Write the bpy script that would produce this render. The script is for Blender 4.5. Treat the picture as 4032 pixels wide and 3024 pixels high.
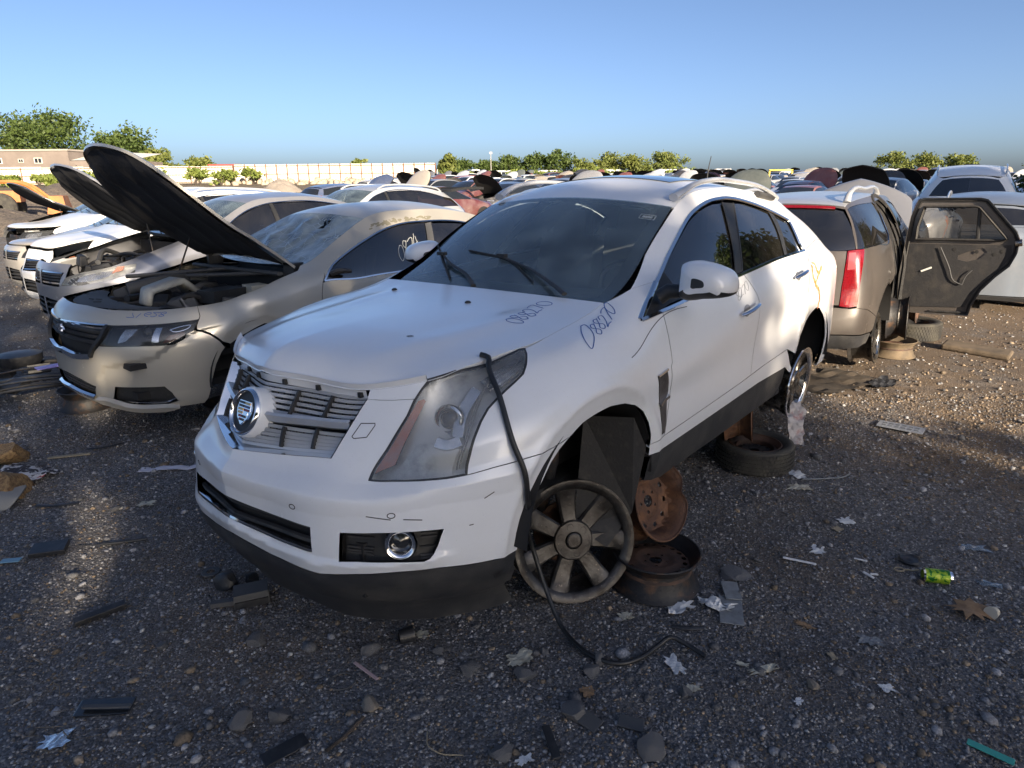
import bpy, bmesh, math, random
import numpy as np
from math import radians, sin, cos, pi
from mathutils import Vector, Matrix, Quaternion
from mathutils.geometry import delaunay_2d_cdt

for _o in list(bpy.data.objects): bpy.data.objects.remove(_o)
scene = bpy.context.scene
COL = scene.collection
rng = np.random.default_rng(7)
random.seed(7)

# ------------------------------------------------------------------ camera, sky, sun, exposure
CAM_H = 1.80
cam_data = bpy.data.cameras.new("camera"); cam = bpy.data.objects.new("camera", cam_data); COL.objects.link(cam)
cam_data.sensor_width = 36.0; cam_data.lens = 36.0*2650/4032
cam_data.clip_start = 0.05; cam_data.clip_end = 3000
_R = np.array([[1.0,-0.0025,-0.0082],[-0.0086,-0.2891,-0.9572],[0.0,0.9573,-0.2891]])
_U,_S,_V = np.linalg.svd(_R); _R = _U@_V
cam.matrix_world = Matrix([[_R[0,0],-_R[1,0],-_R[2,0],0],[_R[0,1],-_R[1,1],-_R[2,1],0],[_R[0,2],-_R[1,2],-_R[2,2],CAM_H],[0,0,0,1]])
scene.camera = cam

SUN_AZ = radians(-62)      # direction towards the sun, from +X counter-clockwise (behind the camera, to the right)
SUN_EL = radians(17)
sun_dir = Vector((cos(SUN_EL)*cos(SUN_AZ), cos(SUN_EL)*sin(SUN_AZ), sin(SUN_EL)))
world = bpy.data.worlds.new("World"); scene.world = world; world.use_nodes = True
wn = world.node_tree.nodes; wl = world.node_tree.links; wn.clear()
sky = wn.new("ShaderNodeTexSky"); sky.sky_type = 'NISHITA'; sky.sun_disc = False
sky.sun_elevation = SUN_EL
sky.sun_rotation = math.atan2(sun_dir.x, sun_dir.y)
sky.altitude = 0; sky.air_density = 0.5; sky.dust_density = 1.9; sky.ozone_density = 2.1
bg = wn.new("ShaderNodeBackground"); bg.inputs['Strength'].default_value = 0.06
wo = wn.new("ShaderNodeOutputWorld"); wl.new(sky.outputs[0], bg.inputs[0]); wl.new(bg.outputs[0], wo.inputs[0])
sl = bpy.data.lights.new("sun", 'SUN'); sun = bpy.data.objects.new("sun", sl); COL.objects.link(sun)
sl.energy = 4.0; sl.angle = radians(0.53); sl.color = (1.0, 0.83, 0.62)
sun.rotation_euler = (-sun_dir).to_track_quat('-Z', 'Y').to_euler()
scene.view_settings.view_transform = 'Standard'; scene.view_settings.look = 'None'
scene.view_settings.exposure = 1.8; scene.view_settings.gamma = 1.0
scene.view_settings.use_curve_mapping = False
scene.cycles.max_bounces = 10; scene.cycles.transparent_max_bounces = 24

# ------------------------------------------------------------------ splines and surfaces
def _seg(xk, x):
    i = np.clip(np.searchsorted(xk, x, side='right')-1, 0, len(xk)-2)
    h = xk[i+1]-xk[i]; return i, (x-xk[i])/h, h
def _slopes(xk, Y):
    h = np.diff(xk); sh = (-1,)+(1,)*(Y.ndim-1); d = np.diff(Y, axis=0)/h.reshape(sh)
    m = np.zeros_like(Y); h0 = h[:-1].reshape(sh); h1 = h[1:].reshape(sh)
    m[1:-1] = (d[:-1]*h1+d[1:]*h0)/(h0+h1); m[0] = d[0]; m[-1] = d[-1]
    return m
def _herm(xk, Y, M, x):
    i, t, h = _seg(xk, x); sh = (-1,)+(1,)*(Y.ndim-1); t = t.reshape(sh); h = h.reshape(sh); t2 = t*t; t3 = t2*t
    return Y[i]*(2*t3-3*t2+1)+M[i]*h*(t3-2*t2+t)+Y[i+1]*(-2*t3+3*t2)+M[i+1]*h*(t3-t2)
class Curve:
    def __init__(s, P):
        s.P = np.array(P, float); s.k = np.concatenate([[0], np.cumsum(np.linalg.norm(np.diff(s.P, axis=0), axis=1)+1e-9)]); s.L = s.k[-1]
        s.m = _slopes(s.k, s.P) if len(s.P) > 2 else np.repeat((s.P[1:]-s.P[:-1])/s.L, 2, axis=0)
    def __call__(s, t): return _herm(s.k, s.P, s.m, np.clip(np.atleast_1d(np.asarray(t, float)), 0, s.L))
    def n(s, n): return s(np.linspace(0, s.L, n))
class Shell:
    """control net G[cols,rows,3]; u runs round the car from nose to tail, v from sill to hood edge / roof edge"""
    def __init__(s, G):
        s.G = np.array(G, float); C, R, _ = s.G.shape
        s.uk = np.concatenate([[0], np.cumsum(np.linalg.norm(np.diff(s.G[:, R//2], axis=0), axis=1))])
        s.vk = np.concatenate([[0], np.cumsum(np.linalg.norm(np.diff(s.G[C//2], axis=0), axis=1))])
        s.U = s.uk[-1]; s.V = s.vk[-1]; s.Mu = _slopes(s.uk, s.G); s.Mu[0, :, 0] *= .6
        s.disp = None
    def base(s, u, v):
        u = np.clip(np.atleast_1d(np.asarray(u, float)), 0, s.U); v = np.clip(np.atleast_1d(np.asarray(v, float)), 0, s.V)
        A = np.swapaxes(_herm(s.uk, s.G, s.Mu, u), 0, 1); M = _slopes(s.vk, A)
        i, t, h = _seg(s.vk, v); n = np.arange(len(u)); t = t[:, None]; h = h[:, None]; t2 = t*t; t3 = t2*t
        return A[i, n]*(2*t3-3*t2+1)+M[i, n]*h*(t3-2*t2+t)+A[i+1, n]*(-2*t3+3*t2)+M[i+1, n]*h*(t3-t2)
    def __call__(s, u, v):
        P = s.base(u, v)
        if s.disp is not None: P = s.disp(P, np.atleast_1d(u), np.atleast_1d(v))
        return P
    def normal(s, u, v):
        e = 2e-3; u = np.atleast_1d(np.asarray(u, float)); v = np.atleast_1d(np.asarray(v, float))
        du = s(np.clip(u+e, 0, s.U), v)-s(np.clip(u-e, 0, s.U), v); dv = s(u, np.clip(v+e, 0, s.V))-s(u, np.clip(v-e, 0, s.V))
        n = np.cross(du, dv); n /= np.linalg.norm(n, axis=1, keepdims=True)+1e-12
        return n
    def uv(s, pts, xz=True):
        """nearest (u,v) for (x,z) pairs"""
        if not hasattr(s, '_g'):
            U, V = np.meshgrid(np.linspace(0, s.U, 420), np.linspace(0, s.V, 150), indexing='ij'); s._g = (U.ravel(), V.ravel(), s(U.ravel(), V.ravel()))
        out = []
        for p in pts:
            if len(p) == 2: d = (s._g[2][:, 0]-p[0])**2+(s._g[2][:, 2]-p[1])**2
            else: d = ((s._g[2]-np.array(p))**2).sum(1)
            k = int(np.argmin(d)); out.append((float(s._g[0][k]), float(s._g[1][k])))
        return out
def coons(bottom, top, left, right, nu, nv, disp=None):
    """grid (nu,nv,3): bottom/top run along u, left/right along v; each a callable of [0,1]"""
    a = np.linspace(0, 1, nu); b = np.linspace(0, 1, nv)
    B, T, L, Rr = bottom(a), top(a), left(b), right(b)
    A = a[:, None, None]; Bv = b[None, :, None]
    P = (1-Bv)*B[:, None]+Bv*T[:, None]+(1-A)*L[None]+A*Rr[None]
    P = P-((1-A)*(1-Bv)*B[0]+A*(1-Bv)*B[-1]+(1-A)*Bv*T[0]+A*Bv*T[-1])
    if disp is not None: P = P+disp(np.broadcast_to(a[:, None], (nu, nv)), np.broadcast_to(b[None], (nu, nv)))
    return P

# ------------------------------------------------------------------ mesh helpers
def add_obj(name, data, parent=None):
    o = bpy.data.objects.new(name, data); COL.objects.link(o)
    if parent is not None: o.parent = parent
    return o
def tag(o, label=None, cat=None, group=None, kind=None):
    if label: o["label"] = label
    if cat: o["category"] = cat
    if group: o["group"] = group
    if kind: o["kind"] = kind
    return o
def thing(name, label, cat, loc=(0,0,0), rz=0.0, group=None, mat=None):
    o = bpy.data.objects.new(name, None); COL.objects.link(o); o.empty_display_size = .1
    if mat is not None: o.matrix_world = mat
    else: o.location = loc; o.rotation_euler = (0, 0, rz)
    return tag(o, label, cat, group)
class MB:
    def __init__(s): s.v = []; s.f = []; s.n = 0; s.nrm = []; s.m = []
    def add(s, V, F, nrm=None, mi=0):
        V = np.asarray(V, float).reshape(-1, 3); o = s.n
        s.v.append(V); s.f += [tuple(int(i)+o for i in q) for q in F]; s.n += len(V); s.m += [mi]*len(F)
        s.nrm.append(np.zeros_like(V) if nrm is None else np.asarray(nrm, float)); return s
    def grid(s, P, close_u=False, close_v=False, flip=False, mi=0):
        nu, nv = P.shape[:2]; F = []
        for i in range(nu if close_u else nu-1):
            for j in range(nv if close_v else nv-1):
                a = i*nv+j; b = ((i+1) % nu)*nv+j; c = ((i+1) % nu)*nv+(j+1) % nv; d = i*nv+(j+1) % nv
                F.append((a, d, c, b) if flip else (a, b, c, d))
        return s.add(P.reshape(-1, 3), F, mi=mi)
    def box(s, c, sz, rot=None, taper=1.0, mi=0):
        c = np.array(c, float); h = np.array(sz, float)/2
        V = np.array([(x, y, z) for z in (-1, 1) for y in (-1, 1) for x in (-1, 1)], float)
        V[V[:, 2] > 0, :2] *= taper; V *= h
        if rot is not None: V = V@np.array(rot).T
        return s.add(V+c, [(0, 2, 3, 1), (4, 5, 7, 6), (0, 1, 5, 4), (2, 6, 7, 3), (0, 4, 6, 2), (1, 3, 7, 5)], mi=mi)
    def tube(s, P, r, n=8, cap=True, flat=1.0, mi=0):
        P = np.asarray(P, float); r = np.broadcast_to(np.asarray(r, float), (len(P),))
        T = np.gradient(P, axis=0); T /= np.linalg.norm(T, axis=1, keepdims=True)+1e-12
        ref = np.array([0, 0, 1.0]) if abs(T[0, 2]) < .9 else np.array([1.0, 0, 0])
        N = np.cross(T[0], ref); N /= np.linalg.norm(N); R = []
        for k in range(len(P)):
            N = N-T[k]*(N@T[k]); N /= np.linalg.norm(N)+1e-12; B = np.cross(T[k], N)
            a = np.linspace(0, 2*pi, n, endpoint=False)
            R.append(P[k]+r[k]*(np.cos(a)[:, None]*N+flat*np.sin(a)[:, None]*B))
        R = np.array(R); s.grid(R, close_v=True, mi=mi)
        if cap:
            o = s.n-R.shape[0]*n
            s.f += [tuple(o+i for i in range(n)), tuple(o+(len(P)-1)*n+i for i in reversed(range(n)))]; s.m += [mi, mi]
        return s
    def ribbon(s, P, N, w, th=.004, mi=0):
        """flat strip along P (n,3) with surface normals N, width w, thickness th"""
        P = np.asarray(P, float); N = np.asarray(N, float); T = np.gradient(P, axis=0); T /= np.linalg.norm(T, axis=1, keepdims=True)+1e-12
        S = np.cross(T, N); S /= np.linalg.norm(S, axis=1, keepdims=True)+1e-12; w = np.broadcast_to(np.asarray(w, float), (len(P),))[:, None]
        R = np.stack([P-S*w/2, P-S*w*.36+N*th, P+S*w*.36+N*th, P+S*w/2], 1)
        return s.grid(R, mi=mi)
    def lathe(s, prof, n=48, axis='y', center=(0, 0, 0), close=False, mi=0):
        prof = np.asarray(prof, float); a = np.linspace(0, 2*pi, n, endpoint=False)
        c = np.cos(a)[:, None]*prof[None, :, 0]; q = np.sin(a)[:, None]*prof[None, :, 0]; h = np.broadcast_to(prof[None, :, 1], c.shape)
        P = {'y': np.stack([c, h, q], 2), 'z': np.stack([c, q, h], 2), 'x': np.stack([h, c, q], 2)}[axis]+np.array(center)
        return s.grid(P, close_u=True, close_v=close, mi=mi)
    def poly(s, pts, mi=0): return s.add(pts, [tuple(range(len(pts)))], mi=mi)
    def mesh(s, name, mat, smooth=True, angle=None, use_n=False):
        me = bpy.data.meshes.new(name); V = np.concatenate(s.v) if s.v else np.zeros((0, 3))
        me.from_pydata(V.tolist(), [], s.f); mats = mat if isinstance(mat, (list, tuple)) else [mat]
        for m_ in mats: me.materials.append(m_)
        if len(mats) > 1: me.polygons.foreach_set('material_index', s.m)
        me.update()
        if smooth:
            me.polygons.foreach_set('use_smooth', [True]*len(me.polygons))
            if angle is not None: me.set_sharp_from_angle(angle=radians(angle))
        if use_n and V.shape[0]: me.normals_split_custom_set_from_vertices(np.concatenate(s.nrm).tolist())
        return me
    def obj(s, name, mat, parent=None, smooth=True, angle=40, use_n=False, label=None):
        o = add_obj(name, s.mesh(name, mat, smooth, angle, use_n), parent)
        if label: o["label"] = label
        return o
def resample(P, step, closed=True):
    P = np.asarray(P, float)
    if closed: P = np.vstack([P, P[:1]])
    out = []
    for a, b in zip(P[:-1], P[1:]):
        n = max(1, int(math.ceil(np.linalg.norm(b-a)/step)))
        out += [a+(b-a)*k/n for k in range(n)]
    if not closed: out.append(P[-1])
    return np.array(out)
def smooth_poly(P, closed=False, n=4):
    """Catmull-Rom densify"""
    P = np.asarray(P, float); c = Curve(np.vstack([P, P[:1]]) if closed else P); return c.n(len(P)*n)
def inpoly(pts, poly):
    x, y = pts[:, 0], pts[:, 1]; ins = np.zeros(len(pts), bool); a = poly; b = np.roll(poly, -1, axis=0)
    for (x0, y0), (x1, y1) in zip(a, b):
        c = ((y0 > y) != (y1 > y))
        with np.errstate(divide='ignore', invalid='ignore'): ins ^= c & (x < (x1-x0)*(y-y0)/(y1-y0+1e-15)+x0)
    return ins
def area2(P): return 0.5*np.sum(P[:, 0]*np.roll(P[:, 1], -1)-np.roll(P[:, 0], -1)*P[:, 1])
def inset(P, g):
    """move a closed CCW outline inwards by g"""
    if g == 0: return P
    e = np.roll(P, -1, axis=0)-P; e /= np.linalg.norm(e, axis=1, keepdims=True)+1e-12
    n = np.stack([-e[:, 1], e[:, 0]], 1); m = n+np.roll(n, 1, axis=0); m /= (m*m).sum(1, keepdims=True)/2+.15
    return P+m*g
def cdt(outer, holes=(), step=.03, interior=True):
    loops = [np.asarray(outer)]+[np.asarray(h) for h in holes]; V = []; E = []; o = 0
    for L in loops:
        V += L.tolist(); E += [(o+i, o+(i+1) % len(L)) for i in range(len(L))]; o += len(L)
    if interior:
        lo, hi = loops[0].min(0), loops[0].max(0)
        gx = np.arange(lo[0]+step*.5, hi[0], step); gy = np.arange(lo[1]+step*.5, hi[1], step*.9)
        if len(gx) and len(gy):
            X, Y = np.meshgrid(gx, gy); X = X+(np.arange(len(gy)) % 2)[:, None]*step*.5; G = np.stack([X.ravel(), Y.ravel()], 1)
            ok = inpoly(G, loops[0])
            for h in loops[1:]: ok &= ~inpoly(G, h)
            G = G[ok]; B = np.array(V)
            if len(G):
                keep = np.array([((B-g)**2).sum(1).min() > (step*.45)**2 for g in G]); V += G[keep].tolist()
    r = delaunay_2d_cdt([Vector(p) for p in V], E, [], 0, 1e-6)
    W = np.array([tuple(p) for p in r[0]]); F = np.array([tuple(q) for q in r[2]]); cen = W[F].mean(1)
    ok = inpoly(cen, loops[0])
    for h in loops[1:]: ok &= ~inpoly(cen, h)
    return W, F[ok]
def panel(S, poly, gap=.0025, step=.035, off=0.0, skirt=.014, holes=(), mb=None, estep=.025, mirror=False, flipn=False):
    """trimmed piece of a surface S bounded by an outline in (u,v), with its edge turned in"""
    P = np.asarray(poly, float)
    if area2(P) < 0: P = P[::-1]
    P = inset(resample(P, estep), gap); H = []
    for h in holes:
        h = np.asarray(h, float); h = h[::-1] if area2(h) < 0 else h; H.append(inset(resample(h, estep), -gap))
    W, F = cdt(P, H, step); X = S(W[:, 0], W[:, 1]); N = S.normal(W[:, 0], W[:, 1])
    if flipn: N = -N
    X = X+N*off; t = np.cross(X[F[:, 1]]-X[F[:, 0]], X[F[:, 2]]-X[F[:, 0]]); bad = (t*N[F[:, 0]]).sum(1) < 0
    F = F.copy(); F[bad] = F[bad][:, ::-1]
    mb = mb or MB(); sets = []
    sets.append((X, F.tolist(), N))
    if skirt:
        for L in [P]+H:
            A = S(L[:, 0], L[:, 1]); M = S.normal(L[:, 0], L[:, 1])*(-1 if flipn else 1); A = A+M*off
            n = len(L); B = A-M*skirt; tn = np.roll(A, -1, axis=0)-np.roll(A, 1, axis=0); sn = np.cross(tn, M); sn /= np.linalg.norm(sn, axis=1, keepdims=True)+1e-12
            sets.append((np.vstack([A, B]), [(i, (i+1) % n, n+(i+1) % n, n+i) for i in range(n)], np.vstack([sn, sn])))
    for V_, F_, N_ in sets:
        if mirror: mb.add(V_*[1, -1, 1], [q[::-1] for q in F_], N_*[1, -1, 1])
        else: mb.add(V_, F_, N_)
    return mb
def on_surf(S, uv, off=0.0, n=None, smooth=True):
    uv = np.asarray(uv, float)
    if n: uv = Curve(uv).n(n) if smooth and len(uv) > 2 else resample(uv, np.linalg.norm(np.diff(uv, axis=0), axis=1).sum()/n, False)
    X = S(uv[:, 0], uv[:, 1]); N = S.normal(uv[:, 0], uv[:, 1]); return X+N*off, N
def mir(P): return np.asarray(P)*[1, -1, 1]
def rotm(ax, a):
    return np.array(Matrix.Rotation(a, 3, ax))
def copy_tree(o, parent=None):
    c = o.copy(); COL.objects.link(c); c.parent = parent
    for ch in o.children: copy_tree(ch, c)
    return c

# ------------------------------------------------------------------ materials
MATS = {}
def nmat(name):
    m = bpy.data.materials.new(name); m.use_nodes = True; nt = m.node_tree; b = nt.nodes['Principled BSDF']; MATS[name] = m
    return m, nt, b
def pmat(name, col, rough=.5, metal=0, coat=0, coat_r=.05, spec=.5, noise=None, bump=None, noise2=None, emit=None, rn=None):
    """plain procedural material: base colour varied by noise=(scale, colour2, lo, hi), bump=(scale, strength)"""
    m, nt, b = nmat(name); N = nt.nodes; L = nt.links
    b.inputs['Base Color'].default_value = (*col, 1); b.inputs['Roughness'].default_value = rough; b.inputs['Metallic'].default_value = metal
    b.inputs['Coat Weight'].default_value = coat; b.inputs['Coat Roughness'].default_value = coat_r; b.inputs['Specular IOR Level'].default_value = spec
    tc = N.new('ShaderNodeTexCoord')
    def nz(sc, det=6, r=.6):
        t = N.new('ShaderNodeTexNoise'); t.inputs['Scale'].default_value = sc; t.inputs['Detail'].default_value = det; t.inputs['Roughness'].default_value = r
        L.new(tc.outputs['Object'], t.inputs['Vector']); return t
    prev = None
    for q in (noise, noise2):
        if q:
            sc, c2, lo, hi = q; t = nz(sc); mr = N.new('ShaderNodeMapRange'); mr.inputs['From Min'].default_value = lo; mr.inputs['From Max'].default_value = hi
            L.new(t.outputs['Fac'], mr.inputs['Value']); mx = N.new('ShaderNodeMix'); mx.data_type = 'RGBA'
            if prev is None: mx.inputs[6].default_value = (*col, 1)
            else: L.new(prev, mx.inputs[6])
            mx.inputs[7].default_value = (*c2, 1); L.new(mr.outputs[0], mx.inputs[0]); prev = mx.outputs[2]; L.new(prev, b.inputs['Base Color'])
    if rn:
        sc, r1, lo, hi = rn; t = nz(sc); mr = N.new('ShaderNodeMapRange'); mr.inputs['From Min'].default_value = lo; mr.inputs['From Max'].default_value = hi
        mr.inputs['To Min'].default_value = rough; mr.inputs['To Max'].default_value = r1; L.new(t.outputs['Fac'], mr.inputs['Value']); L.new(mr.outputs[0], b.inputs['Roughness'])
    if bump:
        t = nz(bump[0], 8); bp = N.new('ShaderNodeBump'); bp.inputs['Strength'].default_value = bump[1]; bp.inputs['Distance'].default_value = bump[2] if len(bump) > 2 else .01
        L.new(t.outputs['Fac'], bp.inputs['Height']); L.new(bp.outputs[0], b.inputs['Normal'])
    if emit: b.inputs['Emission Color'].default_value = (*emit[0], 1); b.inputs['Emission Strength'].default_value = emit[1]
    return m
def car_paint(name, col, dust=(.42, .40, .37), damt=.35, flake=0.0, rough=.32, objcol=False):
    """clear-coated body paint with road dust and dull patches"""
    m, nt, b = nmat(name); N = nt.nodes; L = nt.links; tc = N.new('ShaderNodeTexCoord')
    def nz(sc, det=8, r=.62, dist=0):
        t = N.new('ShaderNodeTexNoise'); t.inputs['Scale'].default_value = sc; t.inputs['Detail'].default_value = det; t.inputs['Roughness'].default_value = r; t.inputs['Distortion'].default_value = dist
        L.new(tc.outputs['Object'], t.inputs['Vector']); return t
    t1 = nz(2.1, dist=.6); t2 = nz(38); t3 = nz(260, 2)
    def mr(t, lo, hi, a=0, c=1):
        q = N.new('ShaderNodeMapRange'); q.inputs['From Min'].default_value = lo; q.inputs['From Max'].default_value = hi; q.inputs['To Min'].default_value = a; q.inputs['To Max'].default_value = c
        L.new(t, q.inputs['Value']); return q.outputs[0]
    f = N.new('ShaderNodeMath'); f.operation = 'MULTIPLY'; L.new(mr(t1.outputs['Fac'], .38, .72), f.inputs[0]); L.new(mr(t2.outputs['Fac'], .3, .75, .35, 1), f.inputs[1])
    f2 = N.new('ShaderNodeMath'); f2.operation = 'MULTIPLY'; f2.inputs[1].default_value = damt; L.new(f.outputs[0], f2.inputs[0])
    mx = N.new('ShaderNodeMix'); mx.data_type = 'RGBA'; mx.inputs[6].default_value = (*col, 1); mx.inputs[7].default_value = (*dust, 1); L.new(f2.outputs[0], mx.inputs[0])
    if objcol:
        oi = N.new('ShaderNodeObjectInfo'); L.new(oi.outputs['Color'], mx.inputs[6])
    sp = N.new('ShaderNodeMix'); sp.data_type = 'RGBA'; L.new(mx.outputs[2], sp.inputs[6]); sp.inputs[7].default_value = (.10, .085, .07, 1); L.new(mr(t3.outputs['Fac'], .70, .78, 0, .5), sp.inputs[0])
    L.new(sp.outputs[2], b.inputs['Base Color']); b.inputs['Metallic'].default_value = flake; b.inputs['Roughness'].default_value = rough
    b.inputs['Coat Weight'].default_value = .8; b.inputs['Coat IOR'].default_value = 1.5; L.new(mr(t1.outputs['Fac'], .35, .7, .06, .28), b.inputs['Coat Roughness'])
    return m
def glass(name, tint, dust=.10, dust_sheen_col=(.5, .52, .52), rough=.02, ior=1.6):
    m = bpy.data.materials.new(name); m.use_nodes = True; nt = m.node_tree; N = nt.nodes; L = nt.links; N.clear(); MATS[name] = m
    out = N.new('ShaderNodeOutputMaterial'); tr = N.new('ShaderNodeBsdfTransparent'); tr.inputs[0].default_value = (*tint, 1)
    gl = N.new('ShaderNodeBsdfGlossy'); gl.inputs['Roughness'].default_value = rough; gl.inputs[0].default_value = (1, 1, 1, 1)
    fr = N.new('ShaderNodeFresnel'); fr.inputs['IOR'].default_value = ior
    mx = N.new('ShaderNodeMixShader'); L.new(fr.outputs[0], mx.inputs[0]); L.new(tr.outputs[0], mx.inputs[1]); L.new(gl.outputs[0], mx.inputs[2])
    df = N.new('ShaderNodeBsdfDiffuse'); df.inputs[0].default_value = (*dust_sheen_col, 1)
    tc = N.new('ShaderNodeTexCoord'); nz = N.new('ShaderNodeTexNoise'); nz.inputs['Scale'].default_value = 5; nz.inputs['Detail'].default_value = 9; L.new(tc.outputs['Object'], nz.inputs['Vector'])
    mr = N.new('ShaderNodeMapRange'); mr.inputs['From Min'].default_value = .3; mr.inputs['From Max'].default_value = .75; mr.inputs['To Min'].default_value = dust*.4; mr.inputs['To Max'].default_value = dust*1.5; L.new(nz.outputs['Fac'], mr.inputs['Value'])
    m2 = N.new('ShaderNodeMixShader'); L.new(mr.outputs[0], m2.inputs[0]); L.new(mx.outputs[0], m2.inputs[1]); L.new(df.outputs[0], m2.inputs[2]); L.new(m2.outputs[0], out.inputs[0])
    return m
M_WHITE = car_paint('white_pearl_paint', (.70, .72, .75), dust=(.52, .52, .52), damt=.32, rough=.3)
M_CHAMP = car_paint('champagne_paint', (.44, .42, .37), dust=(.40, .36, .30), damt=.35, flake=.35, rough=.38)
M_BROWN = car_paint('brown_paint', (.075, .067, .062), dust=(.13, .11, .095), damt=.5, flake=.25, rough=.42)
M_GREYP = car_paint('grey_metal_paint', (.30, .31, .34), damt=.35, flake=.5, rough=.35)
M_SILVER = car_paint('silver_paint', (.50, .52, .55), damt=.3, flake=.4, rough=.35)
M_WHITE2 = car_paint('plain_white_paint', (.74, .76, .78), damt=.25)
M_DARKP = car_paint('dark_paint', (.035, .04, .045), damt=.25, dust=(.3, .29, .27))
M_ANYP = car_paint('assorted_paint', (.5, .5, .5), damt=.35, objcol=True)
M_CHROME = pmat('chrome', (.82, .83, .85), .07, 1.0, rn=(30, .22, .45, .8))
M_CHROMED = pmat('dirty_chrome', (.45, .44, .42), .12, 1.0, noise=(9, (.06, .05, .04), .36, .60), rn=(9, .7, .42, .62))
M_ALLOY = pmat('grimy_alloy', (.075, .072, .07), .42, .75, noise=(14, (.03, .026, .024), .4, .65), noise2=(60, (.23, .2, .18), .62, .75), bump=(60, .25))
M_PLASTIC = pmat('black_plastic', (.016, .017, .019), .5, noise=(40, (.035, .034, .033), .5, .75))
M_TRIM = pmat('weathered_black_trim', (.022, .023, .026), .58, noise=(6, (.06, .058, .055), .45, .75), bump=(220, .15))
M_CAVITY = pmat('dark_inner_metal', (.012, .012, .013), .85)
M_RUBBER = pmat('rubber', (.016, .016, .017), .7, noise=(20, (.045, .04, .035), .5, .8), bump=(80, .3))
M_TIRE = pmat('dusty_tyre', (.022, .021, .02), .8, noise=(7, (.062, .058, .046), .35, .7), bump=(90, .4))
M_RUST = pmat('rusty_steel', (.085, .042, .026), .75, .15, noise=(11, (.20, .095, .045), .45, .7), noise2=(40, (.035, .025, .02), .55, .75), bump=(70, .35))
M_STEEL = pmat('black_steel', (.022, .022, .024), .55, .3, noise=(13, (.10, .055, .032), .52, .72), bump=(60, .3))
M_RIMRUST = pmat('rust_stained_steel', (.10, .055, .036), .75, .1, noise=(9, (.028, .023, .021), .42, .68), bump=(60, .3))
M_GLASS = glass('windscreen_glass', (.62, .74, .75), dust=.20, dust_sheen_col=(.36, .47, .52), ior=2.2)  # dusty film; its blue tint and extra amount stand in for reflected sky
M_GLASSD = glass('tinted_glass', (.06, .065, .07), dust=.025, dust_sheen_col=(.35, .33, .3), ior=2.4, rough=.005)
M_LENS = glass('headlight_lens', (.92, .93, .93), dust=.17, dust_sheen_col=(.55, .55, .54), rough=.08)
M_GREYPLASTIC = pmat('grey_cabin_plastic', (.06, .062, .066), .7)
M_SEAT = pmat('grey_leather', (.10, .10, .105), .55, bump=(120, .2))
M_RED = pmat('red_lens', (.20, .005, .010), .15, coat=1.0, noise=(90, (.10, .002, .005), .4, .7))
M_REDB = pmat('bright_red_lens', (.55, .012, .015), .12, coat=1.0)
M_PINKL = pmat('pale_red_lens', (.30, .07, .08), .15, coat=1.0)
M_AMBER = pmat('amber_lens', (.50, .15, .065), .25, coat=.8, noise=(25, (.40, .19, .12), .4, .7))
M_REFL = pmat('reflector', (.80, .81, .82), .16, .85, noise=(20, (.5, .51, .52), .4, .7), bump=(22, .5))
M_GREYL = pmat('hazy_lamp_body', (.62, .63, .63), .35, .35, noise=(9, (.30, .31, .32), .45, .68))
M_INK = pmat('blue_wax_pencil', (.045, .12, .36), .6)
M_WHITEINK = pmat('white_wax_pencil', (.62, .63, .60), .7)
M_ORANGE = pmat('orange_spray', (.75, .17, .035), .6, noise=(30, (.62, .33, .2), .45, .75))
M_DARKL = pmat('dark_lens', (.02, .022, .025), .1, coat=1)
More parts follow.
